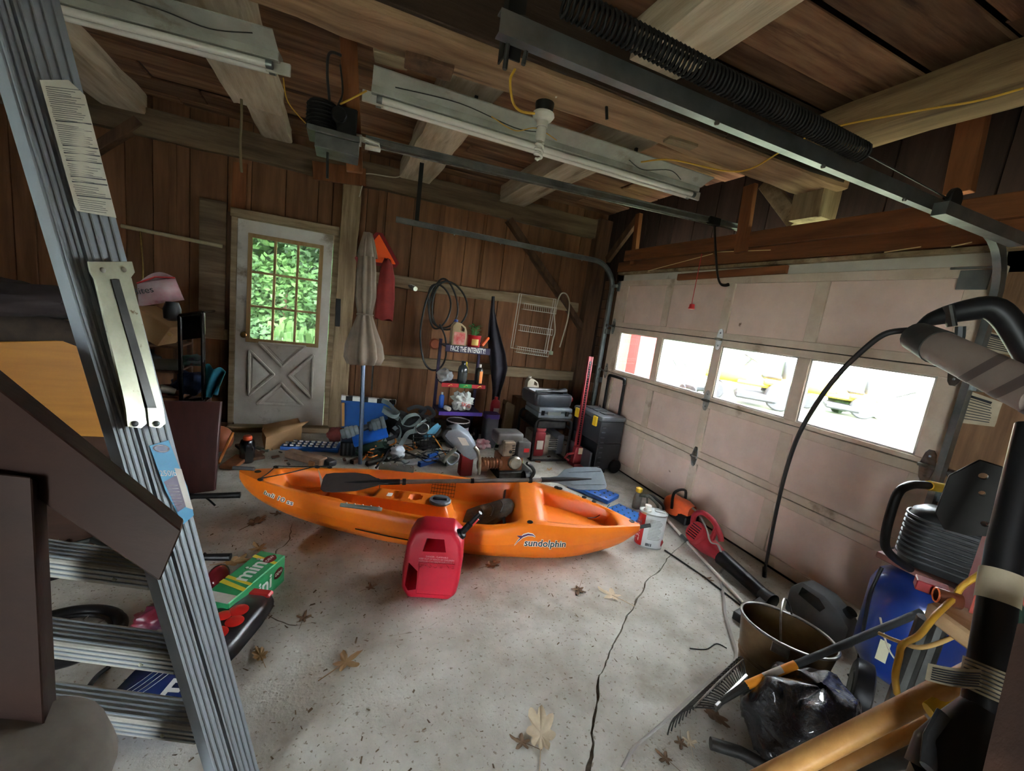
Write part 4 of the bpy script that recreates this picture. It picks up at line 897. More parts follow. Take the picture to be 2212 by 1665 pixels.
# ---- string trimmer standing close by (black shaft, guard, tags)
def pp(x, y, d): return at(x, y, d)
t = thing('string_trimmer', 'black string trimmer shaft with paper tags standing close by at the right', 'trimmer', pp(2090, 1660, 1.05))
s0, s1, s2, s3 = pp(2118, 1540, 1.05), pp(2150, 1330, 1.05), pp(2172, 1180, 1.07), pp(2232, 920, 1.12)
b = B(); b.tube([s0, s1, s2, s3], .022, 18, rs=[.0225, .0225, .022, .021]); sh = obj('shaft', b, M_blk, t, world=True)
b = B(); b.tube([pp(2125, 1530, 1.05), pp(2100, 1580, 1.05), pp(2075, 1640, 1.04), pp(2068, 1700, 1.04)], .05, 18, rs=[.024, .036, .05, .056]); obj('motor_housing', b, M_blk, t, world=True)
c = pp(2068, 1700, 1.04); b = B(); b.tube([c, V((c.x+.05, c.y+.05, 0))], .03, 14, rs=[.05, .03]); obj('lower_boom', b, M_blk, t, world=True)
b = B(); b.tube([pp(2040, 1545, 1.02), pp(2010, 1600, 1.0), pp(2005, 1660, .98)], .012, 10, flat=.5); obj('housing_strap', b, M_dkgrey, t, world=True)
gc = pp(2140, 1088, 1.28); gd_ = (CO-gc).normalized(); gx_ = gd_.cross(V((0, 0, 1))).normalized()
T = frame(gc, gx_+gd_*.25, V((0, 0, 1))+gd_*.2); b = B(); rr = 1.28*.62/905
b.prism([(x*rr, y*rr) for x, y in ((46, 95), (10, 92), (-25, 70), (-45, 35), (-50, -10), (-40, -55), (-15, -80), (15, -92), (50, -95), (75, -60), (80, 40))], -.003, .003, T); gdo = obj('guard_plate', b, M_black, t, world=True, bev=.0015)
cs = []
for hx_, hy_, hr in ((-12, 22, 7), (-30, -14, 6), (30, 60, 8), (20, 20, 6), (-5, -50, 7)):
    q = B(); q.lathe([(hr*rr, -.02), (hr*rr, .02)], 12, inv(t) @ T @ TR(hx_*rr, hy_*rr, 0)); cs.append(q)
cut(gdo, *cs)
def wrap(name, pa, pb, a0, a1, r, m, lines):
    d = (pb-pa).normalized(); x = d.cross(gd_).normalized(); y = x.cross(d); b = B(); n_ = 16
    b.grid(lambda u, v: pa.lerp(pb, v)+(x*cos(a0+(a1-a0)*u)+y*sin(a0+(a1-a0)*u))*(r+.05*max(0, abs(u-.5)-.42)), n_, 3); o = obj(name, b, m, t, world=True, ang=60)
    for i in range(lines):
        v = (i+.7)/(lines+.4); b = B(); b.tube([pa.lerp(pb, v)+(x*cos(a0+(a1-a0)*u)+y*sin(a0+(a1-a0)*u))*(r+.0008) for u in [.25+.5*k/10 for k in range(11)]], .0011, 4); obj('print_line', b, M_ink, o, world=True)
M_tagp = mat('tag_paper', srgb(170, 158, 132), .7, 0, srgb(150, 138, 114), 10)
wrap('paper_tag', s1.lerp(s2, .18), s1.lerp(s2, .62), -.5, pi+.5, .0245, M_tagp, 0)
wrap('paper_tag', s0.lerp(s1, .18), s0.lerp(s1, .48), -.5, pi+.5, .0255, M_tagp, 7)
b = B(); ta_, tb_ = s0.lerp(s1, .28), s0.lerp(s1, .48); q0 = pp(1998, 1468, 1.03); q1 = pp(2005, 1432, 1.03)
b.grid(lambda u, v: (q0.lerp(q1, v)).lerp(ta_.lerp(tb_, v)+gd_*.024, u)+gd_*.012*sin(pi*u), 8, 3); tt = obj('paper_tag', b, M_tagp, t, world=True)
for i in range(6):
    v = .15+.13*i; b = B(); b.tube([(q0.lerp(q1, v)).lerp(ta_.lerp(tb_, v)+gd_*.024, u)+gd_*(.012*sin(pi*u)+.001) for u in (.1, .3, .5, .7, .9)], .001, 4); obj('print_line', b, M_ink, tt, world=True)
# ---- black hand tool with a drooping drive cable
t = thing('cable_tool', 'black moulded tool head high by the jamb with a cable drooping to the floor', 'tool', fl(1652, 1244))
D_ = 1.75
hp = [(1958, 714, D_), (1985, 705, D_), (2012, 690, D_), (2045, 680, D_), (2090, 670, D_), (2140, 665, D_), (2175, 690, D_), (2210, 745, D_), (2240, 800, D_)]
b = B(); b.tube(bez([pp(*p) for p in hp], 4), .03, 14, rs=[q for a_, c_ in zip([.007, .011, .02, .026, .03, .032, .031, .03, .03][:-1], [.011, .02, .026, .03, .032, .031, .03, .03]) for q in [a_+(c_-a_)*i/4 for i in range(4)]]+[.03]); hd = obj('grip', b, M_blk, t, world=True)
c = pp(2240, 800, D_); b = B(); b.tube([c, c+V((.12, -.12, -.4)), V((c.x+.2, c.y-.2, 0))], .028, 12); obj('support_pole', b, M_blk, t, world=True)
b = B(); b.tube([pp(2048, 660, D_-.02), pp(2056, 705, D_-.02)], .02, 10, flat=.5); obj('clamp', b, M_dkmetal, hd, world=True)
b = B(); b.tube(bez([pp(2075, 705, D_), pp(2070, 740, D_), pp(2045, 765, D_), pp(2018, 770, D_)], 5), .012, 8); obj('trigger', b, M_dkgrey, hd, world=True)
cp_ = [pp(1960, 713, D_), pp(1910, 722, D_), pp(1860, 760, D_+.05), pp(1810, 810, D_+.15), pp(1765, 870, D_+.3), pp(1725, 940, D_+.5), pp(1700, 1010, 2.45), pp(1680, 1090, 2.7), pp(1662, 1180, 3.0), fl(1652, 1232, .05)]
b = B(); b.tube(bez(cp_, 8), .009, 8); cb = obj('drive_cable', b, M_wirek, t, world=True)
b = B(); b.tube([fl(1652, 1225, .07), fl(1651, 1246, .0)], .014, 10); obj('cable_end', b, M_dkmetal, cb, world=True)
# ---- striped tube below it
a = pp(2012, 742, 1.6); e = pp(2260, 862, 1.35); d = (e-a).normalized()
t = thing('striped_tube', 'grey tube with slanting dark bands slung under the black tool head', 'tube', (a+e)/2)
b = B(); b.tube([a, e], .042, 22); tb = obj('tube', b, mat('tube_grey', srgb(140, 126, 116), .5, 0, srgb(122, 108, 100), 5), t, world=True)
for i in range(4):
    b = B(); c = a+d*(.16+.085*i); q = (d.orthogonal().normalized()); k_ = d.cross(q)
    b.loft([[c+d*(o2+.05*cos(2*pi*j/24+1.3))+(q*cos(2*pi*j/24)+k_*sin(2*pi*j/24))*.0428 for j in range(24)] for o2 in (0, .028)], cap=False); obj('dark_band', b, mat('band_dark', srgb(84, 72, 68), .5), tb, world=True)
b = B(); b.tube([a-d*.06, a+d*.03], .045, 20, rs=[.04, .045]); obj('end_cap', b, M_dkmetal, tb, world=True)
# ---- foreground wooden handles
def handle_bar(p0, p1, r, label, m, flat=.7):
    d_ = p1-p0; p2 = p0+d_*(p0.z/max(.05, p0.z-p1.z)*.985); b = B(); b.tube([p0, p0.lerp(p1, .5), p1, p2], r, 16, flat=flat, rs=[r*.9, r, r*1.15, r*1.15]); return tag(obj('wooden_oar', b, m, ang=60), label, 'oar')
M_ash = wood('ash_wood', srgb(206, 158, 96), srgb(178, 126, 70), 0, .1, rough=.45, bump=.08)
handle_bar(pp(2140, 1432, 1.16), pp(1600, 1712, 1.2), .023, 'thick varnished wooden shaft slanting over the clutter beside the black sack', M_ash)
handle_bar(pp(2010, 1560, 1.2), pp(1720, 1700, 1.24), .016, 'thinner wooden shaft lying below the thick varnished one', M_ash)
# ---- stool with wooden top and black legs behind the trimmer
q = [pp(2000, 1298, 1.5), pp(2030, 1285, 1.62), pp(2160, 1345, 1.45), pp(2110, 1380, 1.3)]
zt = q[0].z; q = [fl(x, y, zt) for x, y in ((2003, 1300), (2040, 1292), (2190, 1352), (2140, 1398))]
t = thing('wooden_stool', 'worn wooden-topped stool with dark tube legs behind the trimmer shaft', 'stool', ((q[0].x+q[2].x)/2, (q[0].y+q[2].y)/2, 0))
b = B(); b.add(q+[p-V((0, 0, .04)) for p in q], [(0, 1, 2, 3), (7, 6, 5, 4), (0, 4, 5, 1), (1, 5, 6, 2), (2, 6, 7, 3), (3, 7, 4, 0)]); obj('seat_board', b, wood('stool_wood', srgb(196, 166, 128), srgb(160, 128, 92), 1, .1), t, world=True, bev=.006)
ctr = sum(q, V())/4
for p in q:
    a = p.lerp(ctr, .12)-V((0, 0, .04)); e = V((p.x+(p.x-ctr.x)*.25, p.y+(p.y-ctr.y)*.25, 0)); b = B(); b.tube([a, e], .019, 10); obj('leg', b, M_dkmetal, t, world=True)
b = B(); b.tube([q[0].lerp(ctr, .1)*.55+V((q[0].x, q[0].y, 0))*.45, q[3].lerp(ctr, .1)*.55+V((q[3].x, q[3].y, 0))*.45], .014, 8); obj('stretcher', b, M_dkmetal, t, world=True)
sz = zt
# copper pipe and red packet on the stool
t = thing('copper_pipe', 'short orange-rimmed pipe lying on the wooden stool', 'pipe', fl(2030, 1285, sz))
a = fl(2022, 1284, sz+.018); e = fl(2075, 1300, sz+.018); b = B(); b.tube([a, e], .016, 16, cap=False); pp_ = obj('tube', b, mat('pipe_brown', srgb(120, 70, 50), .5, .4), t, world=True, solid=.003)
b = B(); b.tube(circ(a, .016, (e-a), 18), .002, 6, closed=True); obj('rim', b, mat('pipe_orange', srgb(226, 110, 60), .4), pp_, world=True)
b = B(); c = fl(2012, 1268, sz+.014); b.box(c, (.04, .06, .026), RZ(.5).to_3x3()); tag(obj('red_packet', b, mat('packet_red', srgb(170, 36, 44), .5), bev=.002), 'small red packet beside the pipe on the stool', 'packet')
cord('yellow_strap', [pp(*p) for p in ((2140, 1225, 1.5), (2080, 1265, 1.52), (2062, 1290, 1.52), (2020, 1330, 1.42), (1985, 1372, 1.4), (1950, 1392, 1.4), (1942, 1420, 1.4), (1934, 1460, 1.4), (1938, 1500, 1.42))], .0065, M_wirey, 'yellow strap looping down past the stool leg', 'strap')
cord('yellow_strap', [pp(*p) for p in ((1900, 1368, 1.55), (1940, 1385, 1.5), (1990, 1398, 1.45), (2060, 1375, 1.5), (2110, 1340, 1.55))], .005, mat('strap_tan', srgb(196, 160, 100), .6), 'tan strap running sideways behind the stool leg', 'strap')
b = B(); b.tube([pp(2080, 1490, 1.2), pp(2045, 1515, 1.15), pp(2008, 1538, 1.12)], .014, 10, flat=.5); tag(obj('yellow_wrench', b, mat('bright_yellow', srgb(226, 186, 30), .45)), 'bright yellow flat spanner under the thick varnished wood', 'spanner')
# dark board at the right frame edge
b = B(); qs = [pp(2212, 1370, .95), pp(2136, 1700, .9), pp(2300, 1700, .9), pp(2300, 1370, .95)]; qs[1] = qs[0]+(qs[1]-qs[0])*(qs[0].z/(qs[0].z-qs[1].z)); qs[2] = qs[3]+(qs[2]-qs[3])*(qs[3].z/(qs[3].z-qs[2].z)); n_ = (qs[1]-qs[0]).cross(qs[3]-qs[0]).normalized()*.03
b.add(qs+[p+n_ for p in qs], [(0, 1, 2, 3), (7, 6, 5, 4), (0, 4, 5, 1), (1, 5, 6, 2), (2, 6, 7, 3), (3, 7, 4, 0)]); tag(obj('brown_board', b, wood('edge_board', srgb(70, 48, 38), srgb(48, 34, 28), 2, .1)), 'dark brown board edge standing beside the trimmer housing', 'board')
# dark rail and stand tubes at the bottom
b = B(); b.tube([pp(1860, 1652, 1.35), pp(2030, 1622, 1.2), pp(2110, 1610, 1.18)], .016, 12); tag(obj('steel_tube', b, M_dkmetal), 'grey steel tube crossing below the wooden shafts', 'tube')
b = B(); b.tube([fl(1535, 1605, .03), fl(1600, 1625, .03), fl(1655, 1655, .03), fl(1700, 1662, .03)], .022, 12); tag(obj('steel_tube', b, M_dkmetal), 'dark steel tube on the floor in front of the black sack', 'tube')
b = B(); c = pp(2190, 1260, 1.6); b.box(c, (.16, .12, .2), RZ(.4).to_3x3()); tag(obj('red_box', b, mat('box_red', srgb(150, 50, 34), .6)), 'red box behind the trimmer shaft by the compressor', 'box')
b = B(); b.tube(bez([pp(2165, 1250, 1.3), pp(2195, 1310, 1.3), pp(2200, 1370, 1.28), pp(2180, 1420, 1.25)], 6), .010, 8); tag(obj('green_hose', b, mat('hose_green', srgb(30, 52, 42), .5)), 'dark green hose hanging behind the trimmer shaft', 'hose')
# ================================================================ BACK WALL AND THE PILE IN FRONT OF IT
# ---- folded patio umbrella
u0 = fl(778, 1002); u1 = P(794, 503, 1, 4.15); d = (u1-u0).normalized()
t = thing('patio_umbrella', 'folded taupe patio umbrella on a grey pole beside the entry door', 'umbrella', u0)
b = B(); b.tube([u0, u1], .019, 14); obj('pole', b, mat('umbrella_pole', srgb(92, 104, 122), .35, .8), t, world=True)
q = d.orthogonal().normalized(); k_ = d.cross(q); Lu = (u1-u0).length
def furl(zs_, nf, amp, ph=0.):
    rings = []
    for z, r in zs_:
        rings.append([u0+d*z+(q*cos(a)+k_*sin(a))*(r*(1+amp*cos(nf*a+ph+z*1.5)+.12*noise.noise(V((cos(a)*2, sin(a)*2, z*4))))) for a in [2*pi*i/56 for i in range(56)]])
    return rings
M_ucl = mat('umbrella_cloth', srgb(142, 128, 112), .85, 0, srgb(122, 108, 94), 6, .1, bsc=200)
def uz(y): return min((abs(proj(u0+d*(Lu*i/300))[1]-y), Lu*i/300) for i in range(301))[1]
b = B(); b.loft(furl([(uz(786), .125), (uz(772), .15), (uz(745), .135), (uz(705), .085), (uz(682), .058), (uz(672), .06), (uz(640), .078), (uz(590), .072), (uz(545), .06), (uz(520), .045), (uz(506), .025)], 8, .2), cap=False); obj('canopy', b, M_ucl, t, world=True, ang=80, solid=.004)
b = B(); b.loft(furl([(uz(556), .08), (uz(545), .074), (uz(520), .054), (uz(503), .035), (uz(500), .008)], 5, .16, .7), cap=False); obj('canopy_vent', b, M_ucl, t, world=True, ang=80, solid=.003)
b = B(); b.tube([u0+d*uz(679)+(q*cos(a)+k_*sin(a))*.068 for a in [2*pi*i/20 for i in range(20)]], .008, 6, closed=True); obj('tie', b, M_ucl, t, world=True)
# ---- slow-moving-vehicle triangle
A_, B_, C_ = bk(819, 505, 5.0), bk(856, 572, 5.0), bk(772, 562, 5.0); ce_ = (A_+B_+C_)/3
t = thing('warning_triangle', 'orange warning triangle with dark red border hung beside the umbrella', 'warning sign', bk(815, 575, 5.0))
def trunc(k, tr): 
    P3 = [ce_+(p-ce_)*k for p in (A_, B_, C_)]; o = []
    for i in range(3): o += [P3[i].lerp(P3[i-1], tr), P3[i].lerp(P3[(i+1) % 3], tr)]
    return o
for nm, k, tr, off, m in (('border', 1.32, .13, 0, mat('triangle_red', srgb(128, 22, 28), .4)), ('fluorescent_face', .98, .02, -.004, mat('triangle_orange', srgb(255, 92, 8), .5))):
    p6 = trunc(k, tr); b = B(); n_ = len(p6); b.add([p+V((0, off-.003, 0)) for p in p6]+[p+V((0, off, 0)) for p in p6], [tuple(range(n_)), tuple(range(2*n_-1, n_-1, -1))]+[(i, (i+1) % n_, n_+(i+1) % n_, n_+i) for i in range(n_)]); obj(nm, b, m, t, world=True)
# ---- red cloth sleeve
b = B(); a0, a1 = bk(836, 560, 4.93), bk(831, 690, 4.93)
b.loft([[a0.lerp(a1, v)+V((w_*cos(x)*(1+.1*sin(3*x+5*v)), .05*sin(x)*(1+.2*cos(4*x)), .012*sin(4*x))) for x in [2*pi*i/24 for i in range(24)]] for v, w_ in ((0, .03), (.1, .06), (.3, .085), (.6, .095), (.9, .1), (1, .1))])
tag(obj('red_sleeve', b, mat('faded_red_cloth', srgb(150, 50, 46), .85, 0, srgb(120, 38, 36), 4, .1), ang=80), 'faded red cloth sleeve hanging under the orange triangle', 'cloth sleeve')
# ---- tin lamp socket, strap hinge, rods
t = thing('lamp_socket', 'small chrome socket sticking out of the upper girt', 'socket', bk(893, 622, 4.97)); c = bk(884, 617, 5.03)
b = B(); b.tube([c, c+V((.03, -.09, -.02)), c+V((.05, -.15, -.03))], .02, 14, rs=[.012, .024, .026]); so = obj('shell', b, M_steel, t, world=True)
b = B()
for k in (.05, .09, .12): p0_ = c+V((.05*k/.15, -k, -.03*k/.15)); b.tube(circ(p0_, .026, (.3, -1, -.2), 16), .003, 6, closed=True)
obj('thread', b, M_steel, so, world=True, split=True)
b = B(); b.bar(bk(731, 645, 5.0), bk(729, 705, 5.0), .05, .012, (0, 1, 0)); tag(obj('strap_hinge', b, M_black, bev=.002), 'black iron strap bolted to the post beside the entry door', 'hinge strap')
b = B(); b.tube([bk(806, 775, 5.02), bk(803, 842, 5.02)], .009, 8); tag(obj('iron_rod', b, M_dkmetal), 'thin iron rod hanging on the boards behind the umbrella pole', 'rod')
b = B(); b.tube([bk(262, 488, 5.0), bk(480, 532, 5.0)], .018, 12); tag(obj('pale_pipe', b, mat('pipe_pale', srgb(172, 158, 128), .5)), 'long pale pipe fixed along the boards left of the entry door', 'pipe')
b = B(); b.lathe([(.001, 0), (.06, .004), (.065, .03), (.05, .05), (.001, .05)], 18, TR(bk(938, 742, 5.02)) @ RX(pi/2)); rl_ = obj('orange_reel', b, mat('dull_orange', srgb(150, 76, 44), .6)); tag(rl_, 'dull orange reel hung on the boards beside the cable coil', 'reel')
# ---- black cable coil
t = thing('cable_coil', 'thick black cable hanging in big loops from the upper girt', 'cable', bk(945, 800, 4.97))
for i, (cx_, cy_, rx_, ry_, dz) in enumerate(((958, 655, 30, 53, 0), (968, 660, 38, 52, -.02), (946, 662, 24, 48, -.035))):
    b = B(); b.tube([bk(cx_+rx_*cos(a)+4*sin(2*a+i), cy_+ry_*sin(a), 4.99+dz) for a in [2*pi*k/40 for k in range(40)]], .011, 8, closed=True); obj('loop', b, M_wirek, t, world=True)
b = B(); b.tube(bez([bk(*p, 4.95) for p in ((965, 606), (935, 620), (918, 660), (908, 720), (914, 775), (930, 798), (950, 795), (963, 770), (962, 730), (950, 700))], 7), .011, 8); obj('tail', b, M_wirek, t, world=True)
# ---- dark cloth apron
t_ = [(640, 1063, 1068), (670, 1060, 1068), (700, 1056, 1074), (730, 1054, 1082), (765, 1056, 1092), (795, 1060, 1096), (820, 1062, 1090), (845, 1064, 1082), (875, 1062, 1076), (895, 1064, 1070)]
def apr(u, v):
    k = v*(len(t_)-1); i = min(int(k), len(t_)-2); f = k-i; y, l, r = [t_[i][j]*(1-f)+t_[i+1][j]*f for j in range(3)]
    return bk(l+(r-l)*u, y, 4.9+.035*sin(9*u+2*v))
b = B(); b.grid(apr, 14, 40); tag(obj('cloth_apron', b, mat('apron_cloth', srgb(58, 54, 64), .9, 0, srgb(40, 38, 46), 5), ang=80, solid=.008), 'dark grey cloth apron hanging by its strap from the girt', 'apron')
# ---- white wire rack
t = thing('wire_rack', 'white wire rack with three narrow shelves hung on the back wall', 'rack', bk(1142, 762, 4.99))
TL, TR_, BL, BR = bk(1122, 634, 5.0), bk(1201, 646, 5.0), bk(1103, 751, 5.0), bk(1180, 763, 5.0)
M_wrack = mat('white_wire', srgb(206, 200, 186), .5)
b = B(); b.tube([TL, TR_, BR, BL], .006, 6, closed=True); i_ = .03
b.tube([TL.lerp(TR_, .06), BL.lerp(BR, .06)], .004, 5); b.tube([TL.lerp(TR_, .94), BL.lerp(BR, .94)], .004, 5); obj('frame', b, M_wrack, t, world=True)
for k in (.16, .55, .95):
    l, r = TL.lerp(BL, k), TR_.lerp(BR, k); l = l.lerp(r, .12); o1, o2 = V((0, -.07, 0)), V((0, -.07, -.075)); b = B()
    for dd in (o1, o2): b.tube([l+dd*.0+V((0, 0, dd.z)), l+dd, r+dd, r+V((0, 0, dd.z))], .004, 5)
    for j in range(17): p = l.lerp(r, j/16); b.tube([p+V((0, 0, -.075)), p+o2, p+o1], .0028, 4)
    obj('shelf_basket', b, M_wrack, t, world=True)
t = thing('extension_lead', 'white extension cord looped over the diagonal brace', 'cord', bk(1190, 765, 4.97))
b = B(); b.tube(bez([bk(*p, 4.96) for p in ((1190, 758), (1194, 735), (1199, 715), (1198, 680), (1205, 650), (1213, 634), (1224, 636), (1230, 655), (1226, 690), (1215, 730), (1209, 750))], 7), .009, 7); obj('lead', b, M_wirew, t, world=True)
b = B(); b.box(bk(1190, 762, 4.96), (.05, .04, .05)); obj('plug', b, mat('plug_green', srgb(150, 156, 128), .6), t, world=True, bev=.006)
# ================ display rack
YR = 4.4
def rk(x, y, Y=YR): return P(x, y, 1, Y)
M_rack = mat('rack_purple', srgb(40, 30, 66), .5, .2, srgb(28, 22, 46), 6); M_purple = mat('purple_edge', srgb(74, 52, 132), .45)
x0, x1 = rk(962, 760).x, rk(1056, 765).x; rz_ = [rk(1010, 752).z, rk(1015, 832).z, rk(1010, 892).z]
t = thing('display_rack', 'narrow purple display rack with a lettered header in front of the back wall', 'rack', ((x0+x1)/2, YR+.15, 0))
for x in (x0+.01, x1-.01):
    for y in (YR+.32,):
        b = B(); b.bar((x, y, 0), (x, y, rz_[0]+.05), .03, .03); obj('upright', b, M_rack, t, world=True)
for i, z in enumerate(rz_):
    b = B(); b.bb(x0, x1, YR+.0, YR+.34, z-.012, z); sh = obj('shelf', b, M_rack, t, world=True, bev=.003)
    b = B(); hgt = (.075, .045, .045)[i]; b.bb(x0-.005, x1+.005, YR-.012, YR, z-hgt*.75, z+hgt*.25); m_ = (mat('header_board', srgb(48, 40, 72), .45), mat('edge_red', srgb(176, 44, 50), .45), M_purple)[i]; ed_ = obj('header_board' if i == 0 else 'shelf_edge', b, m_, sh, world=True, bev=.004)
    if i == 0: text('header_lettering', 'FACE THE INTENSITY!', .078, M_wprint, sh, TR((x0+x1)/2, YR-.013, z-.019) @ RX(pi/2), .0008, sx=(x1-x0)*.95/.9, off=.0014)
    if i == 1:
        b = B(); b.bb(x0+(x1-x0)*.38, x0+(x1-x0)*.68, YR-.0135, YR-.005, z-hgt*.75, z+hgt*.25); obj('green_panel', b, mat('edge_green', srgb(44, 140, 70), .45), sh, world=True)
        for k in (.18, .53, .86):
            cc = V((x0+(x1-x0)*k, YR-.0145, z-.011)); b = B(); b.tube([cc+V((-.02, 0, -.008)), cc+V((.0, 0, .004)), cc+V((.015, 0, .012)), cc+V((.02, 0, -.002))], .004, 5); obj('emblem', b, mat('emblem_yellow', srgb(220, 196, 90), .5), sh, world=True)
def bottle(name, base, prof, m, label, cat, cap=None, capm=None, lab=None, labm=None, group=None):
    t = thing(name, label, cat, base)
    b = B(); b.lathe(prof, 18); bd = obj('body', b, m, t, ang=50)
    if cap: b = B(); b.lathe(cap, 14); obj('cap', b, capm, t)
    if lab: r, z0, z1, a0, a1 = lab; b = B(); b.add([V((r*cos(a), r*sin(a), z)) for z in (z0, z1) for a in [a0+(a1-a0)*i/12 for i in range(13)]], [(i, i+1, 14+i, 13+i) for i in range(12)]); obj('label_band', b, labm, bd)
    return t
def jug(name, base, w_, dpt, h, m, label, cat, rz=0., hole=True, capm=None, labm=None):
    t = thing(name, label, cat, base, rz); b = B()
    sil = [(-w_/2, 0), (w_/2, 0), (w_/2, h*.62), (w_*.38, h*.8), (w_*.05, h*.94), (-w_*.3, h*.98), (-w_/2, h*.8)]
    b.prism(sil, -dpt/2, dpt/2, RX(pi/2)); o = obj('body', b, m, t, bev=min(w_, dpt)*.12, seg=2)
    if hole: c_ = B(); c_.prism([(w_*.02, h*.66), (w_*.28, h*.62), (w_*.3, h*.74), (w_*.05, h*.86)], -1, 1, RX(pi/2)); cut(o, c_)
    b = B(); b.lathe([(w_*.13, 0), (w_*.13, h*.09), (.001, h*.1)], 14, TR(-w_*.25, 0, h*.97)); obj('cap', b, capm or m, t)
    if labm: b = B(); b.bb(-w_*.38, w_*.38, -dpt/2-.002, -dpt/2, h*.08, h*.58); obj('label_panel', b, labm, o)
    return t
FRONT = -pi/2
z0 = rz_[0]+.002
jug('antifreeze_jug', (rk(994, 745).x, YR+.12, z0), .165, .11, .27, mat('jug_tan', srgb(166, 146, 110), .45, 0, srgb(150, 130, 96), 5), 'tan handled jug with red label on the top rack shelf', 'jug', capm=mat('cap_blue', srgb(30, 60, 150), .4), labm=mat('label_red', srgb(186, 44, 42), .5, 0, srgb(200, 150, 140), 14))
pb = V((rk(1030, 748).x, YR+.13, z0)); t = bottle('coffee_tub', pb, [(.066, 0), (.07, .01), (.074, .12), (.078, .125), (.078, .14), (.07, .14), (.068, .02), (.001, .015)], mat('tub_red', srgb(176, 26, 32), .4), 'red coffee tub with green seedlings on the top rack shelf', 'tub', lab=(.0745, .03, .1, -2.2, -1.1), labm=mat('label_yellow', srgb(214, 180, 96), .5))
b = B()
for i in range(26):
    a = i*2.4; r = .02+.035*random.random(); h = .15+.1*random.random(); c = V((r*cos(a), r*sin(a), h)); dd = V((cos(a), sin(a), .5)).normalized(); s_ = dd.cross(V((0, 0, 1))).normalized()*.014
    b.add([c-s_*.2, c+dd*.025-s_, c+dd*.05, c+dd*.025+s_], [(0, 1, 2, 3)]); b.tube([V((r*.5*cos(a), r*.5*sin(a), .1)), c], .002, 4)
tag(obj('seedling_leaves', b, mat('leaf_green', srgb(70, 130, 60), .6), t), kind='stuff')
b = B(); b.lathe([(.068, .0), (.001, .004)], 14, TR(0, 0, .105)); obj('soil', b, M_dirt, t)
b = B(); b.bar((rk(1046, 748).x, YR+.1, z0+.03), (rk(1062, 730).x, YR+.12, z0+.13), .03, .06, (0, 1, 0)); tag(obj('orange_scraper', b, mat('bright_orange', srgb(230, 96, 26), .5), bev=.006), 'bright orange plastic scraper leaning against the coffee tub', 'scraper')
z0 = rz_[1]+.002
bottle('oil_bottle', (rk(1004, 828).x, YR+.13, z0), [(.05, 0), (.055, .01), (.055, .15), (.048, .18), (.022, .205), (.022, .22)], mat('bottle_dark', srgb(48, 54, 58), .15, 0, srgb(70, 76, 78), 6), 'dark clear bottle with rings on the middle rack shelf', 'bottle', [(.025, .22), (.025, .245), (.001, .246)], M_blk, (.056, .03, .12, -2.6, -.6), M_dkgrey)
bottle('spray_can', (rk(1040, 828).x, YR+.12, z0), [(.04, 0), (.042, .006), (.042, .16), (.03, .185), (.014, .19)], mat('can_black', srgb(50, 48, 44), .35, .3), 'black can with orange label and pale cap on the middle rack shelf', 'can', [(.016, .19), (.018, .225), (.001, .226)], M_white, (.043, .01, .15, -1.75, -.7), mat('label_orange', srgb(232, 140, 70), .5))
bottle('yellow_bottle', (rk(1016, 822).x, YR+.24, z0), [(.03, 0), (.032, .16), (.014, .19), (.014, .2)], mat('bottle_yellow', srgb(200, 170, 40), .4), 'slim yellow bottle behind the dark ringed bottle', 'bottle', [(.014, .2), (.014, .225), (.001, .226)], mat('bright_yellow', srgb(226, 186, 30), .45))
def crumple(name, c, s_, m, label, cat, seed=0., amp=.22, n_=20, rough_=3.0):
    b = B(); c = V(c)
    def f(u, v):
        a = 2*pi*u; h = -1+2*v; r = max(0, 1-abs(h)**2.4)**.5; p = V((r*cos(a), r*sin(a), h)); k = 1+amp*noise.noise(p*rough_*.6+V((seed, 0, 0)))*1.6+amp*.6*noise.noise(p*rough_*1.8+V((0, seed, 0)))
        p = V((p.x*s_[0]*k, p.y*s_[1]*k, s_[2]*(p.z*k+1))); p.z = max(0, p.z); return c+p
    b.grid(f, n_*2, n_); return tag(obj(name, b, m, ang=55), label, cat)
crumple('rag_bundle', (rk(966, 825).x, YR+.15, z0), (.085, .08, .07), mat('rag_grey', srgb(130, 116, 104), .8, 0, srgb(160, 168, 176), 5), 'crumpled grey rag bundle on the middle rack shelf', 'rag', 1.)
z0 = rz_[2]+.002
bottle('blue_spray_can', (rk(957, 885).x+.02, YR+.2, z0), [(.028, 0), (.03, .01), (.03, .13), (.02, .15), (.012, .155)], mat('can_blue', srgb(30, 90, 180), .35), 'blue spray can on the lowest rack shelf', 'can', [(.013, .155), (.013, .18), (.001, .181)], M_white)
crumple('plastic_bag', (rk(1003, 888).x, YR+.14, z0), (.115, .1, .10), mat('bag_white', srgb(206, 210, 206), .35, 0, srgb(176, 184, 178), 6), 'white plastic carrier bag with red print on the lowest rack shelf', 'bag', 4., .3, 22, 4.5)
text('bag_print', 'SKG', .06, mat('print_red', srgb(200, 50, 46), .5), bpy.data.objects['plastic_bag'], TR(rk(1008, 872).x, YR+.022, z0+.08) @ RX(pi/2-.2) @ RZ(-.2), .001)
b = B(); c = V((rk(973, 886).x, YR+.05, z0+.022)); b.tube([c, c+V((-.03, .08, 0))], .022, 14, cap=False); tag(obj('paper_roll', b, M_white, solid=.006), 'small white roll at the shelf edge beside the carrier bag', 'roll')
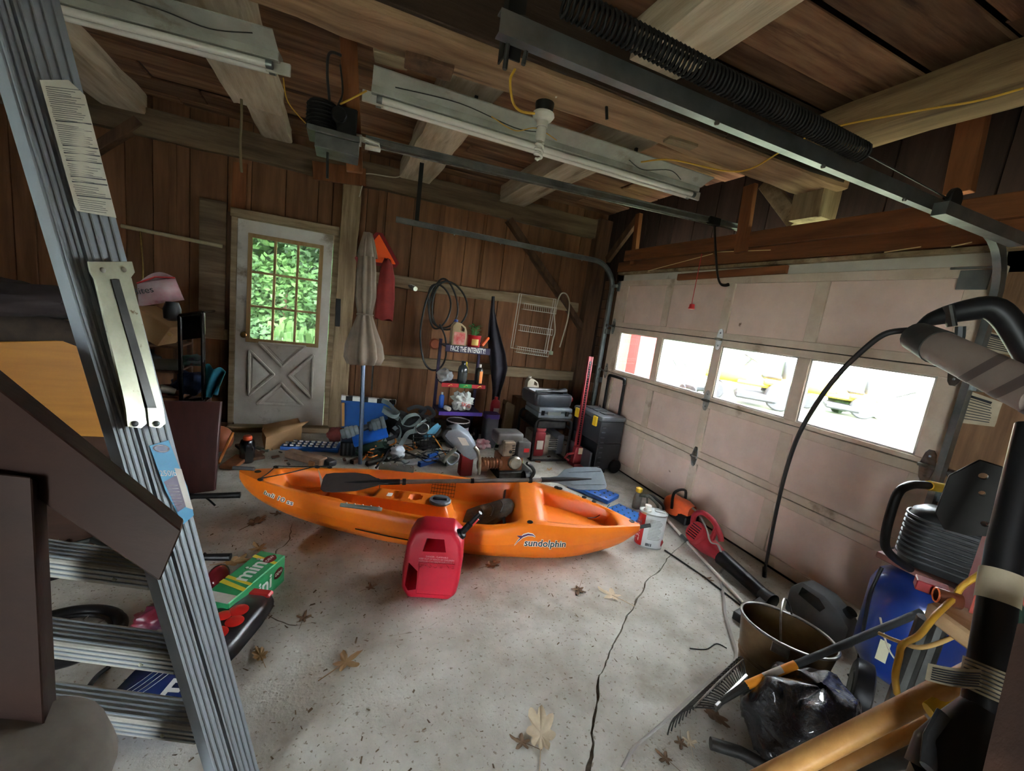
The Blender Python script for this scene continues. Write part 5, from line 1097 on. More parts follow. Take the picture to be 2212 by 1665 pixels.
# under and beside the rack
pb = fl(995, 960); pb = V((rk(993, 940).x, YR+.12, 0)); zt_ = rk(993, 905).z
t = bottle('paint_bucket', pb, [(.11, 0), (.115, .005), (.13, .30), (.135, .30), (.135, .315), (.125, .315), (.11, .02), (.001, .015)], mat('bucket_white', srgb(198, 196, 196), .4, 0, srgb(170, 166, 172), 4), 'white paint bucket with pink label under the display rack', 'bucket', lab=(.127, .06, .22, -1.3, -.4), labm=mat('label_pink', srgb(210, 150, 176), .5))
b = B(); b.lathe([(.132, .25), (.137, .255), (.138, .3), (.134, .305)], 22); obj('rim_band', b, M_blk, t)
t = thing('tote_bag', 'grey cloth tote with purple band beside the display rack', 'bag', (rk(1064, 930).x, YR+.1, 0)); zz = rk(1042, 892, YR+.1).z
b = B(); b.loft([[V((x*k, y*k+.01*sin(9*x), z)) for x, y in rrect(.17, .16, .04, 4)] for z, k in ((.0, .8), (.02, .95), (zz*.5, 1.05), (zz-.05, 1.0), (zz, .97))]); bd = obj('body', b, mat('tote_grey', srgb(86, 88, 92), .85, 0, srgb(68, 70, 76), 5), t)
b = B(); b.loft([[V((x*1.0, y*1.0, z)) for x, y in rrect(.176, .166, .04, 4)] for z in (zz-.05, zz+.004)]); obj('purple_band', b, M_purple, bd)
bottle('red_jug', (rk(1068, 893, 4.7).x, 4.7, .32), [(.05, 0), (.06, .01), (.062, .15), (.05, .2), (.02, .22)], mat('jug_red', srgb(178, 30, 48), .4), 'red jug with white print on the wooden crate behind the rack', 'jug', [(.022, .22), (.022, .25), (.001, .25)], M_red, (.063, .03, .12, -2.2, -1.), mat('label_white', srgb(210, 190, 190), .5))
b = B(); b.bb(rk(1055, 900, 4.7).x, rk(1090, 900, 4.7).x, 4.6, 4.85, 0, .318); tag(obj('wooden_crate', b, M_oldpost, bev=.004), 'plain wooden crate under the red jug', 'crate')
t = thing('paper_sack', 'brown paper sack with torn white top beside the generator', 'sack', (rk(1098, 930, 4.6).x, 4.62, 0)); zz = rk(1098, 872, 4.6).z
b = B(); b.loft([[V((x*k+.01*sin(z*20), y*k, z+(.03*sin(7*x*9)+.02*cos(8*y*9))*(z > .3))) for x, y in rrect(.19, .14, .02, 4)] for z, k in ((0, 1), (.1, 1.04), (.25, .98), (zz-.06, 1.0), (zz, .94))]); obj('body', b, mat('kraft_paper', srgb(132, 108, 80), .85, 0, srgb(156, 136, 110), 4), t, ang=50)
# ================ generator
GB = fl(1112, 985); g0 = fl(1146, 997); g1 = fl(1240, 992)
gxd = V((1, -.03, 0)).normalized(); GL = .44; GMx = frame((g0.x+.0, g0.y, 0), gxd, (-gxd.y, gxd.x, 0)); GD = .48; GH = P(1150, 905, 1, g0.y).z
t = thing('generator', 'portable generator in a black tube frame against the back wall', 'generator', M=GMx)
b = B()
for y in (0, GD):
    b.tube(bez([(0, y, .02), (0, y, GH*.5), (.0, y, GH-.06), (.05, y, GH), (GL*.5, y, GH), (GL-.05, y, GH), (GL, y, GH-.06), (GL, y, GH*.5), (GL, y, .02)], 4), .017, 10)
for x, z in ((0, .02), (GL, .02), (0, GH*.8), (GL, GH*.8)): b.tube([(x, 0, z), (x, GD, z)], .015, 8)
for y in (0, GD): b.tube([(0, y, .02), (GL, y, .02)], .015, 8)
obj('frame', b, M_black, t)
b = B(); b.bb(.04, GL-.04, .04, GD-.04, GH-.12, GH-.02); obj('fuel_tank', b, M_dkmetal, t, bev=.025, seg=3)
b = B(); b.bb(.05, .24, .06, GD-.1, .05, .3); en = obj('engine_block', b, mat('engine_alu', srgb(168, 160, 146), .5, .6, srgb(120, 112, 98), 8), t, bev=.02, seg=2)
b = B()
for k in range(6): b.bb(.22, .33, .05, GD-.14, .12+.024*k, .13+.024*k)
obj('cooling_fin', b, mat('fin_alu', srgb(190, 186, 178), .4, .8), en, split=True)
b = B(); b.bb(.32, GL-.03, .05, GD-.1, .07, .3); obj('alternator', b, mat('alt_grey', srgb(96, 98, 104), .5, .5), t, bev=.02, seg=2)
b = B(); b.bb(.02, .16, .02, .12, .05, .34); obj('recoil_cover', b, mat('gen_red', srgb(120, 26, 34), .45), t, bev=.025, seg=2)
b = B(); b.lathe([(.055, 0), (.06, .01), (.06, .03), (.03, .04), (.001, .04)], 16, TR(.12, .1, .34)); obj('air_cap', b, mat('gen_pink', srgb(190, 100, 104), .5), t)
b = B(); b.bb(.055, .13, .012, .02, .14, .24); obj('sticker', b, M_white, t, label='white barcode sticker'); 
gtop = GH+.018
t = thing('grey_case', 'flat grey tool case lying on top of the generator', 'case', M=GMx @ TR(GL*.5, GD*.4, gtop))
b = B(); b.bb(-.21, .21, -.2, .2, 0, .055); bd = obj('lower_shell', b, mat('case_grey', srgb(104, 110, 116), .5, 0, srgb(84, 90, 96), 6), t, bev=.012, seg=2)
b = B(); b.bb(-.21, .21, -.2, .2, .057, .12); obj('upper_shell', b, MATS['case_grey'], t, bev=.02, seg=2)
for x in (-.16, .14): b = B(); b.bb(x-.02, x+.02, -.21, -.196, .03, .085); obj('latch', b, M_blk, t, bev=.003)
b = B(); b.bb(-.1, .06, -.206, -.2, .035, .075); obj('label_plate', b, M_grey, bd)
t = thing('oil_drain_pan', 'black plastic drain container with red cap on the grey case', 'drain pan', M=GMx @ TR(GL*.42, GD*.45, gtop+.122) @ RZ(.06))
b = B(); b.loft([[V((x*k, y*k, z)) for x, y in rrect(.48, .42, .06, 5)] for z, k in ((0, .92), (.015, .97), (.1, 1.0), (.135, .97), (.14, .93))]); bd = obj('body', b, mat('pan_black', srgb(48, 54, 60), .4, 0, srgb(36, 40, 44), 7), t, ang=50)
cc = B(); cc.loft([[V((x*k-.02, y*k, z)) for x, y in rrect(.36, .28, .04, 4)] for z, k in ((.07, .8), (.2, 1.1))]); cut(bd, cc)
b = B(); b.tube([(-.2, -.1, .15), (.05, -.08, .155), (.2, -.06, .16)], .03, 12, rs=[.012, .018, .04]); obj('funnel', b, M_blk, t)
b = B(); b.lathe([(.028, 0), (.03, .03), (.001, .032)], 14, TR(.235, -.12, .08) @ RY(pi/2)); obj('red_cap', b, M_red, t)
jug('white_jug', GMx @ V((GL*.32, GD+.1, 0))+V((0, 0, .62)), .16, .1, .24, mat('jug_white', srgb(190, 180, 160), .5, 0, srgb(170, 158, 136), 5), 'cloudy white jug standing behind the drain container', 'jug')
b = B(); p = GMx @ V((GL*.32, GD+.1, 0)); b.bb(p.x-.2, p.x+.2, p.y-.07, p.y+.08, 0, .615); tag(obj('plank_stand', b, M_oldpost), 'rough wooden stand behind the generator under the white jug', 'stand')
# ---- high-lift jack
j0 = fl(1240, 1003); j1 = P(1276, 770, 1, j0.y+.06); dj = (j1-j0).normalized()
t = thing('farm_jack', 'tall red farm jack leaning in the back corner', 'jack', j0)
M_jack = mat('jack_red', srgb(156, 46, 54), .55, 0, srgb(124, 36, 42), 6)
sx_ = dj.cross(V((0, 1, 0))).normalized()
b = B(); Lj = (j1-j0).length
b.bar(j0, j1, .052, .014, (0, 1, 0)); b.bar(j0+sx_*.022, j1+sx_*.022, .012, .03, (0, 1, 0)); b.bar(j0-sx_*.022, j1-sx_*.022, .012, .03, (0, 1, 0)); br_ = obj('bar', b, M_jack, t, world=True)
b = B()
for i in range(36): p = j0.lerp(j1, .2+.77*i/36); nrm = sx_.cross(dj); b.box(p-nrm*.012 if nrm.y > 0 else p+nrm*.012, (.018, .008, .02))
obj('bar_hole', b, M_blk, br_, world=True, split=True)
b = B(); c = j0.lerp(j1, .1); b.box(c+V((0, -.03, 0)), (.11, .08, .2), RY(.1).to_3x3()); ru = obj('runner', b, M_jack, t, world=True, bev=.012)
b = B(); b.box(c+V((.01, -.073, .06)), (.05, .004, .07)); obj('label_plate', b, mat('jack_label', srgb(196, 176, 150), .6), ru, world=True)
b = B(); b.tube([c+V((-.04, -.04, .03)), c+V((-.14, -.06, .02)), c+V((-.17, -.06, -.02)), c+V((-.12, -.06, -.05))], .014, 8); obj('handle_socket', b, M_jack, t, world=True)
b = B(); b.bb(j0.x-.06, j0.x+.1, j0.y-.09, j0.y+.06, 0, .03); obj('base', b, M_jack, t, world=True, bev=.006)
# ---- black rolling tool box
tb0 = fl(1298, 1018); t = thing('rolling_tool_box', 'black rolling tool box with yellow latches and raised handle', 'tool box', M=TR(2.77, tb0.y+.22, 0) @ RZ(radians(-88)) @ Matrix.Scale(1.12, 4))
M_tb = mat('toolbox_black', srgb(48, 50, 54), .5, 0, srgb(38, 40, 44), 7); M_tbl = mat('toolbox_lid', srgb(84, 88, 92), .5, 0, srgb(70, 74, 78), 7); M_yel = mat('latch_yellow', srgb(232, 190, 30), .45)
zt_ = .52
b = B(); b.bb(-.24, .24, -.14, .14, .3, zt_); obj('upper_box', b, M_tb, t, bev=.012, seg=2)
b = B(); b.bb(-.25, .25, -.15, .15, zt_, zt_+.05); ld = obj('lid', b, M_tbl, t, bev=.02, seg=2)
for x in (-.12, .0, .12): b = B(); b.bb(x-.045, x+.045, -.06, .06, zt_+.05, zt_+.062); obj('lid_pad', b, M_tbl, ld, bev=.004)
b = B(); b.bb(-.24, .24, -.02, .14, .04, .3); b.bb(-.24, -.2, -.14, 0, .04, .3); b.bb(.2, .24, -.14, 0, .04, .3); b.bb(-.24, .24, -.14, 0, .0, .045); lo = obj('lower_bin', b, M_tb, t, bev=.004)
b = B(); b.bb(-.2, .2, -.17, -.15, .02, .2); obj('tilt_door', b, M_tbl, t, bev=.006)
for x in (-.16, .16): b = B(); b.bb(x-.03, x+.03, -.168, -.145, zt_-.06, zt_+.035); obj('latch', b, M_yel, t, bev=.005)
b = B(); b.bb(-.02, .02, -.185, -.17, .12, .15); obj('bin_latch', b, M_yel, t, bev=.004)
b = B()
for x in (-.13, .13): b.tube([(x, .14, .3), (x, .14, .88)], .014, 8)
b.tube(bez([(-.13, .14, .88), (-.12, .14, .92), (-.08, .14, .93), (.08, .14, .93), (.12, .14, .92), (.13, .14, .88)], 4), .017, 8); obj('pull_handle', b, M_blk, t)
for x in (-.25, .25): b = B(); b.tube([(x-.015, .1, .07), (x+.015, .1, .07)], .07, 18); obj('wheel', b, M_blk, t, bev=.006)
b = B()
for k in range(9): b.bb(.238, .25, -.12, -.08, .06+.05*k, .07+.05*k)
obj('side_rib', b, M_tbl, t, split=True)
# ================================================================ THE PILE BEHIND THE KAYAK
def pbox(b, x0, y0, x1, y1, Y, dep, R=None):
    cx_, cy_ = (x0+x1)/2, (y0+y1)/2; c = P(cx_, cy_, 1, Y); w_ = P(x1, cy_, 1, Y).x-P(x0, cy_, 1, Y).x; h = P(cx_, y0, 1, Y).z-P(cx_, y1, 1, Y).z
    return b.box(c+V((0, dep/2, 0)), (w_, dep, h), R)
# ---- pressure washer: engine, pump, handle console with gun
YP = fl(1105, 1034).y
t = thing('pressure_washer', 'pressure washer with grey engine, brown pump and grey handle console behind the kayak', 'pressure washer', fl(1100, 1034))
M_eng = mat('engine_grey', srgb(96, 94, 92), .5, .2, srgb(74, 72, 70), 8, c3=srgb(120, 96, 74), sc3=3, th3=.6); M_rust = mat('pump_brown', srgb(150, 96, 62), .55, .4, srgb(108, 70, 48), 8); M_alu = mat('alu_dull', srgb(176, 170, 158), .4, .7, srgb(130, 122, 110), 8)
b = B(); pbox(b, 1076, 937, 1132, 962, YP+.02, .2); tk = obj('fuel_tank', b, M_eng, t, world=True, bev=.022, seg=3)
b = B(); b.lathe([(.03, 0), (.034, .008), (.034, .022), (.001, .026)], 16, TR(P(1103, 937, 1, YP+.1))); obj('tank_cap', b, M_blk, tk, world=True)
b = B(); pbox(b, 1088, 955, 1114, 987, YP-.04, .14); mu = obj('muffler', b, mat('muffler_tan', srgb(152, 132, 112), .5, .4, srgb(110, 94, 78), 9), t, world=True, bev=.012)
b = B(); c = P(1103, 976, 1, YP-.041); b.tube([c, c+V((0, .01, 0))], .017, 14); obj('exhaust_hole', b, M_blk, mu, world=True)
b = B()
for k in range(5): pbox(b, 1107, 962+5*k, 1113, 964+5*k, YP-.044, .01)
obj('muffler_slot', b, M_blk, mu, world=True, split=True)
b = B(); pbox(b, 1119, 955, 1147, 990, YP-.02, .15); af = obj('air_filter', b, M_eng, t, world=True, bev=.018, seg=2)
b = B(); pbox(b, 1132, 969, 1143, 977, YP-.024, .006); obj('red_label', b, M_red, af, world=True)
b = B(); pbox(b, 1080, 985, 1130, 1022, YP, .2); obj('crankcase', b, M_rust, t, world=True, bev=.02, seg=2)
b = B(); c = P(1112, 999, 1, YP-.02); b.tube([c+V((0, -.03, 0)), c+V((0, .06, 0))], .065, 22); obj('side_cover', b, M_alu, t, world=True, bev=.012)
b = B(); a, e = P(1038, 1000, 1, YP+.03), P(1082, 1000, 1, YP+.03); b.tube([a, e], .05, 16); b.tube([a+V((-.02, 0, -.02)), a+V((.07, 0, -.02))], .06, 16); pu = obj('pump', b, M_rust, t, world=True, bev=.006)
b = B()
for k in range(6): p = a.lerp(e, .1+.15*k); b.tube([p-V((.004, 0, 0)), p+V((.004, 0, 0))], .058, 16)
obj('pump_fin', b, M_rust, pu, world=True, split=True)
b = B(); b.tube(bez([P(*p, 1, YP-.1) for p in ((1138, 1000), (1150, 1010), (1153, 1022), (1140, 1035), (1105, 1040))], 5), .017, 10); obj('frame_tube', b, M_dkmetal, t, world=True)
b = B(); pbox(b, 1078, 1020, 1150, 1036, YP-.05, .3); obj('base_plate', b, M_dkmetal, t, world=True, bev=.006)
for x in (1135,): b = B(); c = P(x, 1030, 1, YP-.1); b.tube([c+V((-.03, 0, 0)), c+V((.03, 0, 0))], .06, 18); obj('wheel', b, M_blk, t, world=True, bev=.01)
# handle console lying towards the camera, with the spray gun
t = thing('washer_console', 'grey plastic pressure washer handle with white label standing among the cords', 'handle console', fl(1028, 1025))
YH = YP-.02
M_hgrey = mat('handle_grey', srgb(136, 144, 152), .45, 0, srgb(116, 124, 132), 6)
b = B(); cp = [P(*p, 1, YH) for p in ((968, 930), (988, 926), (1012, 942), (1028, 968), (1030, 990), (1018, 995), (1000, 985), (978, 962), (960, 942))]
ctr = sum(cp, V())/len(cp); n_ = len(cp); dv = V((.02, .09, .03))
b.add(cp+[p+dv for p in cp], [tuple(range(n_)), tuple(range(2*n_-1, n_-1, -1))]+[(i, (i+1) % n_, n_+(i+1) % n_, n_+i) for i in range(n_)]); co = obj('console', b, M_hgrey, t, world=True, bev=.012, seg=2)
b = B(); q = [P(*p, 1, YH-.004) for p in ((988, 944), (1005, 946), (1014, 962), (999, 962))]; b.add(q, [(0, 1, 2, 3)]); obj('white_label', b, M_white, co, world=True)
b = B(); b.tube(bez([P(*p, 1, YH+.02) for p in ((975, 928), (962, 930), (958, 942), (975, 962), (995, 978))], 5), .016, 10); obj('grip_bar', b, M_blk, t, world=True)
b = B(); b.tube(bez([P(*p, 1, YH) for p in ((1025, 965), (1034, 978), (1036, 1000), (1034, 1024))], 5), .017, 10); obj('steel_leg', b, M_alu, t, world=True)
g = thing('spray_gun', 'grey trigger spray gun hooked on the washer handle', 'spray gun', P(975, 1000, 1, YH-.1))
b = B(); b.tube(bez([P(*p, 1, YH-.08) for p in ((985, 968), (972, 980), (962, 990), (958, 998))], 4), .018, 10, rs=None); obj('barrel', b, M_grey, g, world=True)
b = B(); b.tube(bez([P(*p, 1, YH-.08) for p in ((978, 976), (990, 982), (988, 993), (975, 1003), (966, 998), (964, 990))], 4), .009, 8); obj('trigger_guard', b, M_hgrey, g, world=True)
b = B(); pbox(b, 995, 985, 1022, 1040, YP+.1, .12); tag(obj('red_tub', b, mat('dull_red', srgb(140, 28, 36), .5), bev=.02, seg=2), 'dull red plastic tub behind the washer handle', 'tub')
cord('washer_hose', [fl(960, 1000, .05), fl(900, 985, .05), fl(850, 968, .09), fl(830, 990, .06), fl(812, 1010, .04)]+[], .011, M_dkgrey, 'grey hose curving over the clutter to the kayak pad', 'hose')
b = B(); c = fl(1030, 962); b.tube([V((c.x-.02, c.y+.1, .11)), V((c.x+.02, c.y+.1, .11))], .075, 20); wh = obj('caster', b, M_blk, bev=.012); tag(wh, 'small black caster behind the washer handle', 'caster')
b = B(); b.v = []; b.tube([V((-.024, 0, .075)), V((.024, 0, .075))], .02, 12); obj('hub', b, M_alu, wh)
# ---- blue folding table leaning on the wall, foam roller set
t = thing('blue_table', 'blue folding game table with chequered rim standing on edge by the post', 'folding table', bk(790, 925, 4.85))
b = B(); q = [bk(*p, 4.84) for p in ((737, 862), (852, 868), (846, 925), (737, 924))]; dv = V((0, .05, 0)); b.add(q+[p+dv for p in q], [(0, 1, 2, 3), (7, 6, 5, 4), (0, 4, 5, 1), (1, 5, 6, 2), (2, 6, 7, 3), (3, 7, 4, 0)]); tp = obj('panel', b, mat('table_blue', srgb(20, 84, 150), .45, 0, srgb(16, 70, 130), 4), t, world=True, bev=.004)
b = B(); b.bar(bk(737, 858, 4.83), bk(855, 868, 4.83), .05, .05); rm = obj('rim', b, mat('rim_white', srgb(206, 204, 196), .5), t, world=True, bev=.003)
b = B()
for k in (.14, .42, .7, .93): p = bk(737, 858, 4.83).lerp(bk(855, 868, 4.83), k); b.box(p+V((0, -.002, 0)), (.07, .05, .051))
obj('black_square', b, M_blk, rm, world=True, split=True)
b = B(); b.bar(bk(741, 870, 4.82), bk(741, 920, 4.82), .03, .03, (0, 1, 0)); obj('edge_strip', b, mat('edge_tan', srgb(190, 140, 80), .5), t, world=True)
YF = fl(780, 985).y
t = thing('dumbbell_set', 'grey segmented dumbbell lying on a blue tray beside the umbrella pole', 'dumbbell', P(785, 945, 1, YF))
a, e = P(737, 938, 1, YF), P(829, 912, 1, YF); da = (e-a).normalized()
M_seg = mat('segment_grey', srgb(104, 112, 112), .6, 0, srgb(84, 92, 92), 6)
b = B()
for k, r in ((0, .05), (.1, .062), (.2, .058), (.3, .05), (.62, .05), (.72, .062), (.82, .058), (.93, .066)): p = a.lerp(e, k); b.tube([p, p+da*.042], r, 8)
obj('plate', b, M_seg, t, world=True, bev=.006, split=True)
b = B(); b.tube([a, e], .03, 10); obj('bar', b, M_dkgrey, t, world=True)
b = B(); q0, q1 = P(762, 952, 1, YF-.03), P(836, 930, 1, YF-.03); b.bar(q0, q1, .16, .05, (0, -.4, 1)); tag(obj('blue_tray', b, mat('tray_blue', srgb(26, 92, 176), .45), bev=.012, seg=2), 'long blue plastic tray under the grey dumbbell', 'tray')
b = B(); pbox(b, 735, 955, 776, 985, YF-.05, .22); cr = obj('battery_box', b, M_blk, bev=.008); tag(cr, 'black ribbed battery box behind the umbrella pole', 'box')
b = B()
for k in range(4): pbox(b, 740+9*k, 958, 744+9*k, 984, YF-.054, .008)
b.v = [p-cr.location for p in b.v]; obj('box_rib', b, M_dkgrey, cr, split=True)
# ---- grey-green webbing straps
M_web = mat('webbing', srgb(126, 140, 138), .85, 0, srgb(100, 114, 114), 10); YS = 4.25
def strap(pts, label, w_=.024, m=M_web, Y=YS):
    b = B(); pp_ = bez([P(x, y, 1, Y+dy) for x, y, dy in pts], 6); b.tube(pp_, w_, 8, flat=.14, up=(0, .5, 1)); return tag(obj('webbing_strap', b, m, ang=50), label, 'strap', 'tangled webbing straps in the pile')
lab_ = 'grey-green webbing strap tangled in the pile beside the rack'
strap([(825, 865, .45), (840, 872, .3), (852, 885, .1), (862, 895, 0), (850, 900, -.05), (830, 890, 0)], lab_)
strap([(868, 915, 0), (880, 900, -.03), (900, 895, 0), (908, 905, .05), (890, 920, 0), (872, 918, -.03), (866, 905, .02)], lab_)
strap([(860, 950, 0), (866, 935, -.03), (862, 922, 0), (850, 928, .03), (845, 945, 0)], lab_)
strap([(893, 965, -.1), (893, 945, -.08), (895, 925, -.02), (905, 918, .02), (925, 905, .06), (930, 925, 0)], lab_)
strap([(862, 968, -.1), (872, 950, -.05), (882, 935, 0), (900, 930, .03)], lab_)
strap([(925, 938, -.1), (938, 925, -.06), (948, 918, -.02), (935, 935, -.08), (915, 945, -.06)], lab_, m=mat('webbing_blue', srgb(70, 132, 160), .8))
strap([(828, 880, .2), (842, 888, .1), (862, 905, .0), (845, 895, .05), (826, 886, .1)], lab_)
# heaps underneath
M_dkcl = mat('dark_cloth', srgb(34, 36, 38), .85, 0, srgb(50, 52, 52), 6)
def heap(px, py, s_, m, label, seed, cat='cloth', dy=0.): p = fl(px, py); return crumple('cloth_heap', (p.x, p.y+dy, 0), s_, m, label, cat, seed, .3, 16)
heap(885, 962, (.3, .18, .15), M_dkcl, 'black cloth heap under the webbing straps', 2., dy=.25)
heap(935, 955, (.2, .16, .12), mat('olive_cloth', srgb(70, 66, 54), .85, 0, srgb(96, 88, 70), 6), 'olive canvas heap against the display rack foot', 7., dy=.15)
heap(800, 985, (.2, .13, .07), mat('green_net', srgb(34, 66, 50), .8, 0, srgb(24, 44, 36), 10), 'dark green netting bunched beside the umbrella pole', 9., dy=.05)
# ---- cords
M_orc = mat('orange_cord', srgb(230, 140, 50), .55); M_grc = mat('green_cord', srgb(40, 110, 70), .55)
cord('orange_cable', [fl(782, 994, .02), fl(800, 975, .05), fl(822, 950, .12), fl(845, 940, .16), fl(855, 955, .12), fl(838, 965, .07), fl(825, 985, .04), fl(815, 1003, .02)], .009, M_orc, 'orange extension cord looping out of the netting')
cord('orange_cable', [fl(925, 930, .25), fl(938, 945, .18), fl(945, 955, .12), fl(955, 970, .05), fl(965, 985, .03)], .007, M_orc, 'orange cord trailing from the straps towards the spray gun')
cord('green_rope', [fl(800, 985, .03), fl(812, 960, .08), fl(830, 945, .12), fl(820, 970, .05), fl(805, 990, .02)], .006, M_grc, 'thin green rope wound round the netting', 'rope')
cord('grey_hose', [fl(850, 1002, .02), fl(875, 975, .06), fl(905, 968, .06), fl(945, 972, .05), fl(975, 976, .05)], .008, M_dkgrey, 'thin grey hose crossing the tools in the pile', 'hose')
# ---- grill rack, mask, tools and trays among the cords
t = thing('wire_grill', 'black wire grill rack standing among the straps', 'grill', fl(915, 975)); b = B()
for k in range(7): b.tube([P(892+8*k, 938, 1, YS-.12), P(892+8*k, 968, 1, YS-.12)], .004, 5)
for k in range(5): b.tube([P(890, 938+7.4*k, 1, YS-.12), P(942, 938+7.4*k, 1, YS-.12)], .005, 5)
obj('wires', b, M_black, t, world=True)
p = fl(857, 992); crumple('dust_mask', (p.x, p.y, .02), (.075, .06, .06), mat('mask_white', srgb(196, 204, 214), .8), 'white dust mask lying among the cords', 'mask', 3., .25, 12)
def tool(name, a, e, w_, h, m, label, cat, z=.03, bev=.004):
    b = B(); b.bar(fl(*a, z), fl(*e, z), w_, h); return tag(obj(name, b, m, bev=bev), label, cat)
tool('blue_level', (905, 1003), (944, 992), .045, .05, mat('tool_blue', srgb(30, 96, 184), .4), 'short blue level lying behind the kayak rim', 'level')
tool('steel_angle', (905, 985), (930, 975), .05, .05, M_alu, 'shiny folded steel angle among the tools', 'steel angle')
tool('clear_packet', (872, 1000), (905, 996), .12, .02, mat('clear_plastic', srgb(176, 184, 190), .2), 'clear plastic packet beside the blue level', 'packet')
tool('dark_pipe', (790, 1002), (845, 990), .05, .05, M_dkmetal, 'dark pipe lying behind the kayak pad', 'pipe', bev=.015)
tool('grey_bracket', (800, 985), (835, 975), .04, .03, M_alu, 'dull metal bracket beside the orange cord', 'bracket')
tool('blue_clamp', (925, 985), (945, 978), .03, .04, mat('tool_blue', srgb(30, 96, 184), .4), 'small blue clamp above the blue level', 'clamp', z=.05)
for i in range(46):     # loose bits: bolts, scraps, wood chips
    x, y = random.uniform(560, 1240), random.uniform(945, 1010); p = fl(x, y)
    if p.y > 4.75: continue
    b = B(); s_ = random.uniform(.012, .035); b.box((p.x, p.y, s_*.3), (s_*2.4, s_, s_*.6), RZ(random.uniform(0, 3)).to_3x3()); m_ = random.choice([M_alu, M_dkmetal, M_oldpost, M_grey, M_rust])
    tag(obj('scrap', b, m_, bev=.002), {M_alu: 'small bright metal scrap on the floor behind the kayak', M_dkmetal: 'small dark metal scrap on the floor behind the kayak', M_oldpost: 'small wood chip on the floor behind the kayak', M_grey: 'small grey plastic scrap on the floor behind the kayak', M_rust: 'small rusty scrap on the floor behind the kayak'}[m_], 'scrap', 'loose scraps behind the kayak')
lab_k = 'black webbing strap tangled in the pile beside the rack'
for pts in ([(880, 885, .1), (900, 878, .12), (918, 885, .1), (905, 898, .05), (885, 893, .05)], [(905, 890, .1), (925, 880, .12), (938, 895, .08), (920, 905, .04)], [(915, 925, 0), (930, 915, .02), (950, 925, 0), (940, 940, -.04)], [(850, 905, .05), (865, 890, .08), (885, 905, .04), (870, 925, 0), (855, 915, 0)], [(840, 925, .02), (855, 940, 0), (835, 950, -.02)]): strap(pts, lab_k, .02, mat('webbing_black', srgb(24, 24, 26), .85))
lab_g = 'thin dark lead coiled among the tools behind the kayak'
for i in range(9):
    x, y = random.uniform(800, 960), random.uniform(955, 1000); cord('coiled_lead', [fl(x+random.uniform(-30, 30), y+random.uniform(-8, 8), random.uniform(.01, .1)) for _ in range(6)], .005, random.choice([M_wirek, M_dkgrey]), lab_g, 'cord', group='dark leads among the tools')
lab_o = 'orange lead trailing through the tools behind the kayak'
for i in range(4):
    x, y = random.uniform(800, 900), random.uniform(950, 990); cord('orange_lead', [fl(x+random.uniform(-22, 22), y+random.uniform(-8, 8), random.uniform(.02, .14)) for _ in range(5)], .006, M_orc, lab_o, 'cord', group='orange leads among the tools')
t = thing('spring_coil', 'bright coiled wire standing among the straps', 'coil', P(915, 940, 1, YS-.05)); b = B(); b.tube([P(912+14*cos(k*.35), 925+12*sin(k*.35), 1, YS-.02-.004*k) for k in range(60)], .005, 6); obj('wire', b, M_steel, t, world=True, ang=80)
tool('steel_case', (870, 985), (905, 975), .14, .05, M_alu, 'dull steel case among the leads', 'case'); tool('black_tray', (905, 965), (945, 958), .16, .05, M_blk, 'black plastic tray under the wire grill', 'tray'); tool('wood_block', (760, 998), (775, 992), .05, .04, M_oldpost, 'small dark wood block by the umbrella foot', 'block'); tool('grey_tray', (955, 1000), (985, 990), .12, .04, M_grey, 'grey tray under the spray gun', 'tray')
# cloth, bottle
p = fl(1048, 975); crumple('striped_rag', (p.x, p.y+.1, 0), (.09, .07, .06), mat('rag_pink', srgb(190, 110, 120), .85, 0, srgb(214, 196, 196), 14), 'pink and white rag behind the pump', 'rag', 6., .35, 12)
bottle('small_bottle', fl(1137, 1030)+V((.0, .18, 0)), [(.025, 0), (.027, .01), (.027, .1), (.012, .12)], mat('bottle_lime', srgb(170, 190, 120), .4), 'small lime-capped bottle beside the washer wheel', 'bottle', [(.013, .12), (.013, .145), (.001, .146)], mat('lime_cap', srgb(140, 190, 60), .4), (.0275, .02, .08, -2.6, -.5), mat('label_lilac', srgb(150, 140, 180), .5))
bottle('green_bottle', (P(1075, 925, 1, 4.5).x, 4.5, 0), [(.04, 0), (.042, .14), (.015, .2), (.015, .24)], mat('bottle_green', srgb(30, 60, 36), .2), 'dark green bottle standing left of the generator', 'bottle', lab=(.043, .04, .1, -2.4, -.8), labm=mat('label_green', srgb(90, 140, 90), .5))
# ---- cardboard box, socket sets, red flange
t = thing('cardboard_box', 'open cardboard box lying before the entry door', 'box', fl(610, 970))
q = [fl(572, 976), fl(650, 958), fl(642, 935), fl(566, 945)]; h_ = V((0, 0, .17)); b = B()
b.add([q[0], q[1], q[2], q[3], q[0]+h_*.75+V((0, .05, 0)), q[1]+h_+V((.0, .05, 0)), q[2]+h_, q[3]+h_*.8], [(0, 1, 2, 3), (0, 4, 5, 1), (1, 5, 6, 2), (2, 6, 7, 3), (3, 7, 4, 0), (4, 7, 6, 5)]); cbx = obj('body', b, mat('cardboard', srgb(178, 140, 98), .85, 0, srgb(160, 124, 84), 4), t, world=True)
b = B(); b.add([q[0]+h_*.75+V((0, .05, 0)), q[1]+h_+V((0, .05, 0)), q[1]+h_*1.1+V((.06, .12, .02)), q[0]+h_*.95+V((-.05, .12, .02))], [(0, 1, 2, 3)]); obj('flap', b, MATS['cardboard'], t, world=True, solid=.004)
